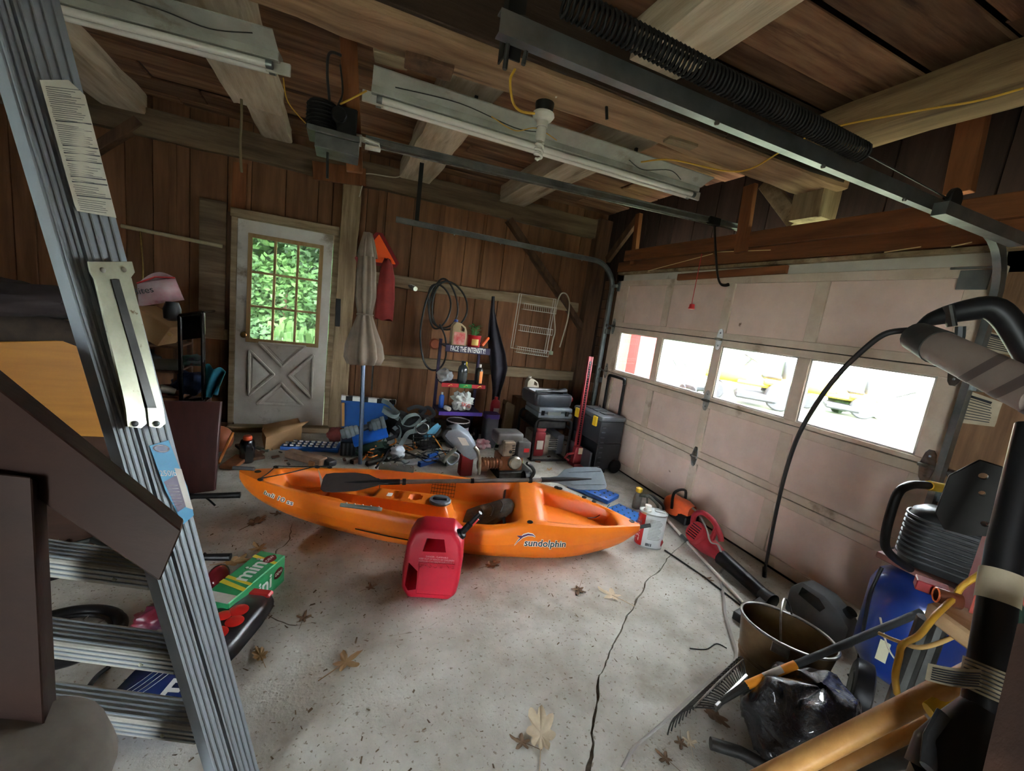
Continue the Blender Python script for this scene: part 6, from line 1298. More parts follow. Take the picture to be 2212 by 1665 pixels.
def socket_set(name, c, rz, w_, d_, nx, ny, label, m, tilt=0., r=.014):
    t = thing(name, label, 'socket set', M=TR(c) @ RZ(rz) @ RX(tilt)); b = B(); b.box((0, 0, .02), (w_*1.06, d_*1.06, .04)); tr = obj('tray', b, m, t, bev=.008, seg=2)
    b = B(); b.box((0, d_/2+.01, d_*.32), (w_, .03, d_*.62)); 
    for i in range(nx):
        for j in range(ny):
            x, y = -w_/2+w_*(i+.5)/nx, -d_/2+d_*(j+.5)/ny; b = B(); b.tube([(x-r*1.2, y, .045), (x+r*1.2, y, .045)], r, 10); obj('socket', b, M_steel, tr, ang=50)
    return t
M_sblue = mat('socket_blue', srgb(34, 98, 184), .4)
socket_set('socket_set', fl(672, 975)+V((0, .1, 0)), -.15, .5, .2, 9, 3, 'blue tray of chrome sockets on the floor before the door post', M_sblue)
b = B(); b.bar(fl(622, 978, .05), fl(700, 998, .05), .1, .07); tag(obj('drill_case', b, mat('case_brown', srgb(112, 88, 72), .5, 0, srgb(150, 120, 96), 8), bev=.01), 'worn brown drill case below the blue socket tray', 'case')
b = B(); b.bar(fl(690, 990, .04), fl(720, 1002, .04), .09, .06); tag(obj('grey_drill', b, M_dkgrey, bev=.018, seg=2), 'grey hand drill body beside the brown case', 'drill')
tool('wood_offcut', (672, 1003), (696, 990), .06, .05, mat('offcut', srgb(170, 120, 80), .8), 'orange-brown wood offcut before the brown case', 'offcut')
p = fl(718, 962); crumple('red_bag', (p.x+.03, p.y+.1, 0), (.085, .07, .085), mat('bag_darkred', srgb(116, 48, 42), .85, 0, srgb(84, 36, 32), 6), 'dark red pouch at the foot of the door post', 'pouch', 8., .2, 12)
# open socket case behind the kayak stern, spray bottle, pliers, chainsaw
c_ = fl(1295, 1085); socket_set('socket_case', V((c_.x+.05, c_.y+.2, .0)), radians(-62), .42, .22, 7, 3, 'open blue case of sockets behind the kayak stern', M_sblue, r=.006)
lidq = fl(1330, 1075); socket_set('socket_case_lid', V((2.33, 2.62, .01)), radians(-70), .36, .26, 6, 4, 'blue lid half of the socket case with bright bits beside the garage door', mat('case_sky', srgb(40, 120, 210), .4), r=.004)  # lid half of the open socket case, built as its own tray
bottle('spray_bottle', fl(1374, 1100)+V((.02, .03, 0)), [(.035, 0), (.038, .01), (.038, .1), (.03, .13), (.016, .15)], mat('bottle_grey', srgb(140, 134, 124), .4, 0, srgb(120, 114, 104), 8), 'grey bottle with yellow trigger cap beside the socket case', 'bottle', [(.02, .15), (.03, .16), (.03, .19), (.012, .2)], mat('cap_yellow', srgb(230, 186, 40), .4))
t = thing('garden_shears', 'grey-handled shears standing behind the fuel tin', 'shears', fl(1405, 1100))
for i, (x0, x1, y1) in enumerate(((1392, 1420, 1090), (1400, 1432, 1092), (1388, 1398, 1072))):
    b = B(); b.tube(bez([fl(x0-6, 1070, .13), fl(x0+10, 1072, .16), fl(x1, y1, .1), fl(x1, y1+14, .03)], 5), .014, 10, flat=.6); obj('handle', b, M_grey if i != 1 else M_dkgrey, t, world=True)
t = thing('chainsaw', 'orange chainsaw body lying against the garage door', 'chainsaw', fl(1455, 1125))
ck = fl(1458, 1120); CM = frame((ck.x+.03, ck.y, 0), (.2, -1, 0), (1, .2, 0))
b = B(); b.loft([[CM @ V((x, y*k, z*k+.1)) for y, z in rrect(.16, .17, .05, 4)] for x, k in ((-.13, .7), (-.1, 1), (.05, 1), (.12, .75))]); obj('housing', b, mat('saw_orange', srgb(226, 92, 34), .45, 0, srgb(180, 70, 30), 6), t, world=True, ang=50)
b = B(); b.tube(bez([CM @ V(p) for p in ((-.02, -.09, .1), (-.03, -.08, .24), (-.03, .08, .24), (-.02, .09, .1))], 5), .012, 8); obj('front_handle', b, M_blk, t, world=True)
b = B(); b.box(CM @ V((.05, 0, .05)), (.16, .2, .08)); obj('base', b, M_blk, t, world=True, bev=.01)
# thermos at the bow
bottle('thermos_flask', fl(533, 1008)+V((-.02, .12, 0)), [(.05, 0), (.056, .01), (.06, .05), (.06, .17), (.05, .2), (.034, .205)], mat('flask_black', srgb(22, 24, 28), .2, 0, srgb(34, 36, 40), 5, coat=.4), 'black flask with orange top behind the kayak bow', 'flask', [(.035, .205), (.037, .225), (.03, .24), (.001, .241)], mat('cap_orange', srgb(226, 86, 40), .4))
# ================================================================ leaves and litter
M_leafs = [mat('dry_leaf_%d' % i, srgb(*c), .85, 0, srgb(*d_), 9) for i, (c, d_) in enumerate((((176, 146, 104), (150, 118, 78)), ((124, 98, 72), (100, 76, 54)), ((214, 200, 172), (186, 168, 138))))]
def leaf(px, py, s_, rz, k, label, oak=False):
    n_ = 60; b = B(); pts = []
    for i in range(n_):
        a = 2*pi*i/n_; fr_ = (a/(2*pi)*5+.5) % 1; lob = (1-2*abs(fr_-.5))**1.15*(.78+.22*((i*7) % 3)/2) if not oak else .5+.5*abs(cos(4*a)); r = s_*(.22+.78*lob*(.72+.28*cos(a)))*(1+.18*noise.noise(V((cos(a)*3, sin(a)*3, px*.1))))
        pts.append(V((r*cos(a), r*sin(a)*(.85 if not oak else .6), .004+.55*s_*(r/s_)**2*abs(noise.noise(V((cos(a)*1.5, sin(a)*1.5, py*.1)))))))
    mid = [p*.5+V((0, 0, .002)) for p in pts]
    b.add([V((0, 0, .004))]+mid+pts, [(0, 1+i, 1+(i+1) % n_) for i in range(n_)]+[(1+i, 1+n_+i, 1+n_+(i+1) % n_, 1+(i+1) % n_) for i in range(n_)])
    b.tube([V((0, 0, .006)), V((-s_*.6, 0, .005)), V((-s_*1.25, .02*s_, .004))], s_*.02, 4)
    T = TR(fl(px, py)) @ RZ(rz); b.v = [T @ p for p in b.v]
    return tag(obj('dry_leaf', b, M_leafs[k], ang=60), label, 'leaf')
leaf(746, 1432, .1, .6, 0, 'curled tan maple leaf alone on the open floor by the ladder'); leaf(1322, 1287, .11, 2.2, 2, 'pale maple leaf beside the slab joint'); leaf(1168, 1588, .12, 1.1, 2, 'greyish oak-like leaf low on the open concrete', True)
leaf(1128, 1605, .06, 2.5, 1, 'dark curled leaf touching the greyish leaf'); leaf(1250, 1275, .08, 4, 1, 'grey thin leaf next to the pale maple leaf'); leaf(1060, 1222, .07, .2, 1, 'brown leaf under the edge of the kayak hull', True); leaf(655, 1337, .055, 1.4, 1, 'brown curled leaf near the soda carton'); leaf(562, 1418, .06, 2.0, 0, 'tan shredded leaf near the tomato sack', True)
leaf(800, 1348 if False else 1270, .05, .4, 1, 'brown leaf in the shadow beside the petrol can'); leaf(550, 1130, .09, .9, 1, 'brown leaf near the floor crack under the bow', True); leaf(560, 1185, .085, 2.2, 0, 'tan leaf between the bow and the soda carton'); leaf(505, 1215, .09, .1, 0, 'long tan leaf beside the soda carton top', True)
leaf(600, 1110, .06, 3.1, 1, 'small brown leaf at the start of the floor crack'); leaf(1186, 1015, .07, .5, 0, 'tan leaf on the floor between washer and paddle blade'); leaf(1490, 1605, .05, 1.0, 2, 'grey crumpled leaf near the end of the flat cord'); leaf(1437, 1640, .05, 2.0, 1, 'brown leaf near the end of the flat cord'); leaf(1470, 1605, .045, 4.0, 1, 'small brown leaf below the rake tines'); leaf(1540, 1545, .07, 5., 1, 'dark leaf caught under the rake head', True); leaf(1525, 1250, .06, 5., 1, 'brown leaf beside the blower nozzle')
b = B()
for i in range(1500):
    x, y = random.uniform(-1.4, 2.7), random.uniform(.5, 4.6); k = random.random()
    if noise.noise(V((x*1.3, y*1.3, 0)))+.25*k < .05: continue
    s_ = random.uniform(.002, .0065)*(1.6 if k > .9 else 1); a = random.uniform(0, pi); u_ = V((cos(a), sin(a), 0))*s_*random.uniform(.8, 2.6); v_ = V((-sin(a), cos(a), 0))*s_*.6; c = V((x, y, .0015)); b.add([c-u_-v_, c+u_-v_*.4, c+u_*.8+v_+V((0, 0, s_*.4)), c-u_*.7+v_*.8], [(0, 1, 2, 3)])
tag(obj('floor_litter', b, mat('litter', srgb(112, 92, 66), .9, 0, srgb(82, 66, 48), 12)), 'fine leaf crumbs and dirt scattered over the concrete floor', 'litter', kind='stuff')
# ================================================================ LEFT SIDE: stepladder, dark boards, shelf clutter, floor clutter
def dpp(x, y, D): return CO+ray(x, y)*(D/FPX)
M_al = mat('ladder_aluminium', srgb(150, 158, 164), .6, .45, srgb(128, 136, 142), 4, .03, (1, 1, .15), c3=srgb(134, 136, 136), sc3=3, th3=.6)
M_ald = mat('ladder_inner', srgb(184, 182, 172), .5, .45, srgb(156, 152, 142), 5)
M_zinc = mat('zinc_arm', srgb(186, 188, 166), .45, .6, srgb(160, 160, 138), 9, c3=srgb(110, 92, 66), sc3=26, th3=.62, w3=.05)
lad = thing('step_ladder', 'aluminium stepladder with printed labels standing in the left foreground', 'ladder', V((-.55, .75, 0)))
YT_, YB_ = -120., 2050.
def Dn(y): return .93+.22*(y/1665)
xr = lambda y: 128+(560-128)*y/1665
xg = lambda y: 25+(511-25)*y/1665
xl = lambda y: -28+(466+28)*y/1665
def web(x, y, off=0.): return dpp(x, y, Dn(y)*(xl(y)-1106)/(x-1106))+_R*off
YB_ = min(range(1600, 2400, 5), key=lambda y: abs(web(xr(y), y).z-.004))
def rail(name, fa, fb, off, thick, m=M_al):
    b = B(); ys = [YT_+(YB_-YT_)*i/12 for i in range(13)]
    b.loft([[web(fa(y), y, off), web(fb(y), y, off), web(fb(y), y, off-thick), web(fa(y), y, off-thick)] for y in ys]); return obj(name, b, m, lad, world=True, ang=30)
r2 = rail('front_rail', lambda y: xg(y)+2, xr, 0, .028); r1 = rail('rear_rail', xl, lambda y: xg(y)-3, -.004, .03)
for nm, par, fa, fb, n_, off in (('rail_ridge', r2, xg, xr, 4, .0), ('rail_ridge', r1, xl, xg, 3, -.004)):
    for i in range(n_):
        k = (i+.7)/(n_+.4); b = B(); b.tube([web(fa(y)+(fb(y)-fa(y))*k, y, off) for y in (YT_, 400, 900, 1400, YB_)], .0035, 6); obj(nm, b, M_al, par, world=True)
# far rails out of sight behind the dark boards
b = B(); ys = [YT_, 700, 1400, YB_]; b.loft([[web(xl(y), y, -.52-.1*(y/1665)), web(xr(y), y, -.52-.1*(y/1665)), web(xr(y), y, -.55-.1*(y/1665)), web(xl(y), y, -.55-.1*(y/1665))] for y in ys]); obj('front_rail', b, M_ald, lad, world=True)
# steps
for y0, xe in ((1240, 345), (1425, 395), (1578, 440)):
    a = web(xl(y0)+6, y0, -.03); L_ = .5+.1*(y0/1665); fw = _F*.085; b = B(); e = a-_R*L_
    dn = V((0, 0, -.055))
    b.hexa([a+dn, a+fw+dn, e+dn, e+fw+dn, a, a+fw, e, e+fw]); st = obj('step', b, M_ald, lad, world=True, bev=.004)
    for i in range(5):
        b = B(); q = _F*(.012+.015*i)+V((0, 0, .0015)); b.tube([a+q, e+q], .003, 5); obj('tread_ridge', b, M_al, st, world=True)
    for i in range(3):
        b = B(); q = V((0, 0, -.012-.014*i))-_F*.001; b.tube([a+q, e+q], .003, 5); obj('lip_ridge', b, M_al, st, world=True)
    b = B(); b.sph(a-_R*.09+V((0, 0, -.03))-_F*.002, .006, 8, 5); obj('rivet', b, M_zinc, st, world=True)
    b = B(); b.bar(a-_R*.16+_F*.1+V((0, 0, -.05)), a-_R*.0+_F*.1+V((0, 0, -.17)), .02, .004, _F); obj('step_brace', b, M_al, lad, world=True)
# folded spreader arms with their top plate
def strip(name, pts, off, m, parent, t=.004):
    b = B(); q = [web(x, y, off) for x, y in pts]; n_ = len(q); b.add(q+[p-_R*t for p in q], [tuple(range(n_)), tuple(range(2*n_-1, n_-1, -1))]+[(i, (i+1) % n_, n_+(i+1) % n_, n_+i) for i in range(n_)]); return obj(name, b, m, parent, world=True)
pl_ = strip('spreader_plate', [(166, 562), (262, 562), (268, 585), (258, 598), (180, 600), (170, 585)], .03, M_zinc, lad)
for x, y in ((196, 580), (243, 579)): b = B(); b.sph(web(x, y, .03), .007, 10, 6); obj('rivet', b, M_ald, pl_, world=True)
for x0, x1 in ((184, 222), (232, 264)):
    dx = 0 if x0 < 200 else 22
    ar = strip('spreader_arm', [(x0, 598), (x1, 598), (x1+ (285-x1)*.0+62, 848), (x1+78-8, 880), (x1+74, 912), (x1+62, 922), (x0+70, 918), (x0+66, 880), (x0+60, 850)], .026, M_zinc, lad, .006)
    b = B(); b.sph(web(x0+84, 912, .028), .008, 10, 6); obj('rivet', b, M_al, ar, world=True)
b = strip('spreader_slot', [(216, 600), (234, 600), (316, 878), (296, 878)], .029, M_dkmetal, lad, .01)
# labels on the front rail
def rl(k, y): return (xg(y)+(xr(y)-xg(y))*k, y)
lb = strip('warning_label', [rl(.70, 172), rl(1.0-.02, 205), rl(.97, 470), rl(.05, 455), rl(.03, 440), rl(.06, 172)], .0055, mat('label_cream', srgb(214, 212, 196), .55, 0, srgb(196, 192, 174), 12), lad, .001)
y = 186.
while y < 452:
    k0, k1 = .12+.03*random.random(), .62+.3*random.random(); hd_ = random.random() < .14
    a, e = web(*rl(k0, y), .0062), web(*rl(.95 if hd_ else k1, y+8), .0062); b = B(); b.bar(a, e, .0012 if not hd_ else .003, .0006, _R); obj('print_line', b, M_ink, lb, world=True); y += 4.6 if not hd_ else 7
bs = strip('duty_label', [rl(.18, 962), rl(.80, 950), rl(1.0, 1050), rl(.98, 1112), rl(.55, 1132), rl(.28, 1060)], .0055, mat('label_blue', srgb(50, 150, 196), .5), lad, .001)
b = B(); q = [web(*rl(*p), .006) for p in ((.30, 1040), (.75, 1025), (.88, 1090), (.48, 1105))]; b.add(q, [(0, 1, 2, 3)]); obj('dark_panel', b, mat('label_plum', srgb(64, 48, 84), .5), bs, world=True)
b = B(); q = [web(*rl(*p), .0064) for p in ((.74, 1010), (.95, 1012), (.99, 1100), (.78, 1095))]; b.add(q, [(0, 1, 2, 3)]); obj('white_panel', b, M_white, bs, world=True)
def onl(k0, y0, sc):
    def fn(x, y, z): yy = y0-y*sc; return web(*rl(k0+(x*sc)/max(1, xr(yy)-xg(yy)), yy), .0066+z)
    return fn
text('duty_lettering', '250lb', 1, M_wprint, bs, None, .0, fn=onl(.5, 1022, 17), off=.0)
b = B(); q = [web(*rl(.5+.26*cos(a), 968+9*sin(a)), .0064) for a in [2*pi*i/20 for i in range(20)]]; b.add(q, [tuple(range(20))]); obj('oval_logo', b, mat('logo_navy', srgb(24, 40, 90), .5), bs, world=True)
b = B(); b.tube([web(*rl(.5+.22*cos(a), 968+7*sin(a)), .0068) for a in [2*pi*i/20 for i in range(20)]], .0008, 4, closed=True); obj('logo_ring', b, M_wprint, bs, world=True)
for i in range(7): b = B(); b.bar(web(*rl(.36, 1048+7*i), .0068), web(*rl(.7, 1047+7*i), .0068), .001, .0005, _R); obj('print_line', b, M_wprint, bs, world=True)
# ---- dark stained boards close to the camera
M_dkwood = wood('dark_stain', srgb(50, 32, 25), srgb(40, 26, 21), 0, .06, srgb(72, 52, 38), rough=.55, bump=.12, th3=.72)
bd_ = thing('dark_board_frame', 'dark brown stained board frame standing before the stepladder', 'board frame', dpp(60, 1640, .85))
D0 = .80
b = B(); q = [dpp(-260, 640, D0), dpp(392, 1146, D0), dpp(345, 1256, D0), dpp(-260, 850, D0)]; bk2 = [dpp(-260, 585, D0*1.09), dpp(398, 1122, D0*1.09), dpp(352, 1228, D0*1.09), dpp(-260, 790, D0*1.09)]
b.add(q+bk2, [(0, 1, 2, 3), (7, 6, 5, 4), (0, 4, 5, 1), (1, 5, 6, 2), (2, 6, 7, 3), (3, 7, 4, 0)]); obj('slanted_board', b, M_dkwood, bd_, world=True, bev=.003)
b = B(); q = [dpp(-200, 1000, D0*.97), dpp(68, 1030, D0*.97), dpp(98, 1630, D0*.97), dpp(-200, 1560, D0*.97)]; bk2 = [dpp(-200, 1000, D0*1.05), dpp(100, 1050, D0*1.05), dpp(128, 1622, D0*1.05), dpp(-200, 1560, D0*1.05)]
b.add(q+bk2, [(0, 1, 2, 3), (7, 6, 5, 4), (0, 4, 5, 1), (1, 5, 6, 2), (2, 6, 7, 3), (3, 7, 4, 0)]); obj('upright_board', b, M_dkwood, bd_, world=True, bev=.003)
b = B(); a, e = dpp(60, 1560, D0*1.0), dpp(-30, 1560, D0*1.0); m_ = (a+e)/2; b.bar(m_, V((m_.x-.02, m_.y, 0)), .1, .03, (0, 1, 0)); obj('leg_board', b, M_dkwood, bd_, world=True)
c = dpp(-20, 1730, .74); t = thing('padded_stool', 'round grey padded stool below the dark board frame', 'stool', (c.x, c.y, 0)); zc = c.z
b = B(); b.lathe([(.02, zc-.06), (.15, zc-.05), (.165, zc), (.15, zc+.06), (.1, zc+.1), (.001, zc+.115)], 28); obj('seat', b, mat('cushion_grey', srgb(120, 114, 104), .9, 0, srgb(98, 92, 84), 8), t, ang=80)
b = B(); b.cyl((0, 0, .02), (0, 0, zc-.05), .03); obj('column', b, M_dkmetal, t)
b = B(); b.lathe([(.18, 0), (.18, .015), (.04, .03)], 24); obj('base', b, M_dkmetal, t)
# ---- yellow plywood panel, rolled rug and dark bundle behind the ladder
YL = 2.75
b = B(); q = [P(*p, 1, YL) for p in ((-160, 742), (150, 735), (235, 800), (245, 945), (-160, 930))]; n_ = len(q); dv = V((0, .03, 0)); b.add(q+[p+dv for p in q], [tuple(range(n_)), tuple(range(2*n_-1, n_-1, -1))]+[(i, (i+1) % n_, n_+(i+1) % n_, n_+i) for i in range(n_)]); tag(obj('plywood_sheet', b, wood('yellow_ply', srgb(188, 128, 40), srgb(168, 110, 34), 0, .05, rough=.45, bump=.05), bev=.003), 'honey-yellow plywood panel behind the stepladder', 'panel')
b = B(); b.tube([P(-200, 690, 1, YL+.12), P(60, 715, 1, YL+.1), P(190, 735, 1, YL+.08)], .085, 18); tag(obj('rolled_rug', b, mat('rug_brown', srgb(70, 58, 48), .95, 0, srgb(52, 44, 38), 12, .3)), 'rolled brown rug resting along the yellow panel', 'rug')
p = P(20, 690, 1, YL+.25); crumple('dark_bundle', (p.x, p.y, p.z), (.33, .2, .1), mat('bundle_dark', srgb(42, 34, 36), .9, 0, srgb(58, 48, 48), 5), 'dark cloth bundle lying on the rolled rug', 'bundle', 5., .2, 18)
b = B(); pz = P(60, 940, 1, YL+.1).z; b.bb(P(-200, 930, 1, YL).x, P(238, 940, 1, YL).x, YL+.04, YL+.4, 0, P(60, 745, 1, YL).z-.02); tag(obj('low_cabinet', b, wood('cabinet_wood', srgb(72, 50, 38), srgb(56, 40, 32), 0, .05), bev=.005), 'dark low cabinet carrying the rolled rug', 'cabinet')
# ---- shelf unit by the back wall with clutter
YS2 = 4.5
def ls(x, y, Y=YS2): return P(x, y, 1, Y)
su = thing('shelf_unit', 'dark wooden shelf unit left of the entry door', 'shelf', ls(350, 905))
xa, xb = ls(230, 800).x, ls(384, 800).x
for z in (ls(340, 745).z, ls(350, 800).z, ls(360, 855).z, .12): b = B(); b.bb(xa, xb, YS2, YS2+.42, z-.02, z); obj('shelf_board', b, M_oldpost, su, world=True, bev=.003)
for x in (xa+.02, xb-.02):
    b = B(); b.bb(x-.02, x+.02, YS2+.38, YS2+.42, 0, ls(340, 690).z); obj('upright', b, M_oldpost, su, world=True)
    b = B(); b.bb(x-.02, x+.02, YS2+.02, YS2+.06, 0, ls(340, 745).z); obj('upright', b, M_oldpost, su, world=True)
zs_ = [ls(340, 745).z, ls(350, 800).z, ls(360, 855).z]
t = thing('cardboard_carton', 'long tilted cardboard carton on the top of the shelf unit', 'carton', ls(340, 742)+V((0, .1, 0))); b = B(); b.bar(ls(300, 680, YS2+.12), ls(375, 725, YS2+.08), .3, .2, (0, 0, 1)); obj('body', b, MATS['cardboard'], t, world=True, bev=.003)
b = B(); b.bar(ls(330, 698, YS2-.031), ls(372, 725, YS2-.071), .004, .03); obj('tape', b, mat('tape_pale', srgb(200, 170, 120), .4), t, world=True)
t = thing('printed_pouch', 'white and pink printed food pouch lying on the carton', 'pouch', ls(340, 655, YS2+.1))
b = B(); q = [ls(*p, YS2+.05) for p in ((296, 612), (378, 600), (398, 648), (300, 662))]
b.grid(lambda u, v: q[0].lerp(q[1], u).lerp(q[3].lerp(q[2], u), v)+V((0, -.06*sin(pi*u)*sin(pi*v)+.01*noise.noise(V((u*6, v*6, 1))), 0)), 14, 10)
b.grid(lambda u, v: q[0].lerp(q[1], u).lerp(q[3].lerp(q[2], u), v)+V((0, .12*sin(pi*u)*sin(pi*v)+.01, .07*sin(pi*u)*(1-v))), 14, 10); pch = obj('bag', b, mat('pouch_print', srgb(216, 206, 204), .4, 0, srgb(206, 150, 160), 5, c3=srgb(170, 60, 50), sc3=5, th3=.62), t, world=True, ang=60)
text('pouch_lettering', 'Bites', .075, M_ink, pch, frame(q[0].lerp(q[2], .35)+V((-.05, -.075, -.02)), (q[1]-q[0]), V((0, 0, 1))), .001)
b = B(); b.tube([q[0], (q[0]+q[1])/2+V((0, -.02, .03)), q[1]], .007, 6); obj('red_seam', b, mat('seam_red', srgb(200, 60, 60), .5), pch, world=True)
bottle('spotlight', ls(372, 655, YS2+.0)-V((0, 0, .15)), [(.03, 0), (.06, .02), (.065, .1), (.045, .16)], M_dkgrey, 'dark round spotlight wedged under the printed pouch', 'spotlight')
# black drawer frame, with contents behind
t = thing('black_rack', 'glossy black tall rack with open front beside the entry door', 'rack', ls(415, 865))
M_gl = mat('gloss_black', srgb(16, 16, 18), .18, 0, coat=.6)
fq = [ls(x, y, YS2-.06) for x, y in ((388, 682), (438, 675), (440, 862), (392, 868))]
for i in range(4):
    b = B(); b.tube([fq[i], fq[(i+1) % 4]], .018, 10); obj('frame_bar', b, M_gl, t, world=True)
for i in (0, 1, 2, 3): b = B(); b.tube([fq[i], fq[i]+V((0, .35, 0))], .012, 8); obj('side_bar', b, M_gl, t, world=True)
b = B(); q4 = [fq[0].lerp(fq[3], .0), fq[1].lerp(fq[2], .0), fq[1].lerp(fq[2], .28), fq[0].lerp(fq[3], .28)]; b.add([p+V((0, -.005, 0)) for p in q4]+[p+V((0, .005, 0)) for p in q4], [(0, 1, 2, 3), (7, 6, 5, 4), (0, 4, 5, 1), (1, 5, 6, 2), (2, 6, 7, 3), (3, 7, 4, 0)]); obj('top_panel', b, M_gl, t, world=True)
p_ = ls(416, 862, YS2+.1); b = B(); b.bb(p_.x-.1, p_.x+.1, YS2-.05, YS2+.3, 0, p_.z-.02); tag(obj('rack_stand', b, M_oldpost), 'plain dark stand under the glossy black rack', 'stand')
def cl(px, py, s_, m, label, cat, seed, Y=YS2+.1): p = ls(px, py, Y); return crumple('folded_cloth', (p.x, p.y, p.z), s_, m, label, cat, seed, .25, 14)
cl(410, 852, (.13, .12, .11), mat('denim', srgb(28, 48, 86), .9, 0, srgb(20, 36, 66), 8), 'folded blue denim inside the black rack', 'cloth', 2.)
cl(412, 790, (.1, .1, .05), mat('floral_cloth', srgb(40, 84, 70), .85, 0, srgb(60, 50, 60), 12, c3=srgb(190, 60, 44), sc3=8, th3=.63), 'dark floral cloth in the middle of the black rack', 'cloth', 6.)
b = B(); qs = [ls(x, y, YS2-.03) for x, y in ((442, 788), (487, 800), (470, 850), (442, 862))]; b.grid(lambda u, v: qs[0].lerp(qs[1], u).lerp(qs[3].lerp(qs[2], u), v)+V((0, .03*sin(9*u+4*v), .015*sin(11*u))), 12, 10); tag(obj('teal_cloth', b, mat('teal', srgb(24, 112, 130), .8, 0, srgb(18, 92, 110), 6), ang=70, solid=.006), 'teal cloth spilling out of the black rack', 'cloth')
b = B(); b.tube([ls(332, 786, YS2+.05), ls(390, 788, YS2-.02)], .05, 18); tag(obj('grey_roll', b, mat('roll_grey', srgb(112, 112, 104), .7)), 'grey rolled mat on the middle shelf', 'roll')
cl(352, 855, (.1, .1, .05), mat('rag_rust', srgb(130, 70, 56), .85), 'rust-coloured rag on the low shelf', 'rag', 3.)
b = B(); b.tube([ls(345, 838, YS2-.02), ls(378, 845, YS2+.02)], .035, 14); tag(obj('tin_can', b, M_alu), 'dull tin can lying on the low shelf', 'can')
cl(300, 795, (.14, .12, .09), M_dkcl, 'black bag stuffed on the middle shelf', 'bag', 8.)
cord('hanging_chain', [ls(x, y, 4.95) for x, y in ((303, 500), (306, 540), (309, 580), (308, 605))], .009, M_brass, 'thin brass chain hanging above the printed pouch', 'chain')
# ---- leaning dark panel
q = [fl(352, 1075), fl(462, 1060)]; hq = [P(352, 866, 1, q[0].y+.12), P(476, 868, 1, q[1].y+.12)]
b = B(); dv = V((.01, .022, 0)); f4 = [q[0], q[1], hq[1], hq[0]]; b.add(f4+[p+dv for p in f4], [(0, 1, 2, 3), (7, 6, 5, 4), (0, 4, 5, 1), (1, 5, 6, 2), (2, 6, 7, 3), (3, 7, 4, 0)]); tag(obj('leaning_panel', b, wood('panel_maroon', srgb(70, 38, 34), srgb(56, 32, 30), 2, .05, rough=.35, bump=.03), bev=.002), 'dark maroon panel leaning behind the stepladder', 'panel')
b = B(); b.tube([fl(472, 1000, .02), fl(503, 935, .18)], .013, 8); tag(obj('orange_stick', b, mat('stick_orange', srgb(206, 126, 60), .6)), 'orange wooden stick leaning behind the maroon panel', 'stick')
b = B(); b.sph(fl(478, 985)+V((-.05, .12, .12)), .12, 22, 14); tag(obj('old_basketball', b, mat('ball_orange', srgb(150, 84, 52), .7), ang=80), 'faded orange ball behind the maroon panel', 'ball')
tool('floor_plank', (520, 960), (560, 990), .1, .03, M_oldpost, 'dark plank lying before the entry door', 'plank'); tool('floor_plank', (490, 1010), (525, 985), .12, .03, M_brn, 'reddish plank beside the black flask', 'plank')
# ---- bicycles lying on the floor
t = thing('small_bicycle', 'small bicycle lying on its side behind the stepladder', 'bicycle', fl(330, 1180))
h1_, h2_ = fl(410, 1072, .16), fl(440, 1203, .14)
for a, e in ((h1_, fl(519, 1069, .16)), (h2_, fl(498, 1203, .14))):
    b = B(); b.tube([a, a.lerp(e, .08), e], .02, 12, rs=[.024, .017, .02]); g_ = obj('grip', b, M_blk, t, world=True)
b = B(); b.tube(bez([h1_, fl(380, 1072, .17), fl(350, 1120, .2), fl(385, 1190, .16), h2_], 5), .012, 10); obj('handlebar', b, M_dkmetal, t, world=True)
b = B(); b.tube(bez([fl(440, 1072, .15), fl(452, 1080, .1), fl(465, 1092, .06)], 4), .006, 6); obj('brake_lever', b, M_blk, t, world=True)
def wheel(t, c, r, nrm, rim_m=M_alu, spokes=14, tyre=.022):
    b = B(); b.tube(circ(c, r, nrm, 40), tyre, 10, closed=True); w_ = obj('tyre', b, M_blk, t, world=True, ang=60)
    b = B(); b.tube(circ(c, r-tyre-.006, nrm, 40), .009, 8, closed=True); obj('rim', b, rim_m, w_, world=True, ang=60)
    nv = V(nrm).normalized(); b = B(); b.tube([c-nv*.03, c+nv*.03], .02, 10); obj('hub', b, M_alu, w_, world=True)
    b = B()
    for k in range(spokes): p = circ(c, r-tyre-.008, nrm, spokes)[k]; b.tube([c, p], .0016, 4)
    tag(obj('spokes', b, M_alu, w_, world=True), kind='stuff')
wheel(t, fl(110, 1190, .05), .2, V((.15, -.2, 1)))
b = B(); A1 = fl(110, 1190, .09); b.tube([A1, fl(200, 1165, .12), fl(300, 1215, .14), fl(350, 1120, .18)], .015, 10); b.tube([fl(200, 1165, .12), fl(330, 1195, .12)], .013, 10); obj('frame', b, mat('frame_black', srgb(36, 40, 36), .4, .3), t, world=True)
b = B(); b.tube([fl(118, 1225, .08), fl(180, 1195, .12)], .015, 10); obj('green_fork', b, mat('fork_green', srgb(96, 170, 60), .45), t, world=True)
t = thing('spare_wheel', 'black spoked wheel with pale axle lying on the floor by the dark boards', 'wheel', fl(135, 1375)); c = fl(140, 1372, .05)
wheel(t, c, .17, V((.1, .1, 1)), rim_m=M_blk, spokes=10, tyre=.026)
b = B(); b.tube([c, fl(112, 1408, .1)], .014, 10); b.tube([fl(95, 1400, .1), fl(125, 1415, .1)], .012, 8); obj('axle', b, M_white, t, world=True)
t = thing('blue_box', 'sky-blue carton with white oval behind the dark boards', 'carton', fl(92, 1140)); b = B(); p = fl(85, 1142); b.bb(p.x-.14, p.x+.03, p.y, p.y+.12, 0, .22); bb1 = obj('body', b, mat('carton_sky', srgb(46, 150, 206), .5), t, world=True, bev=.002)
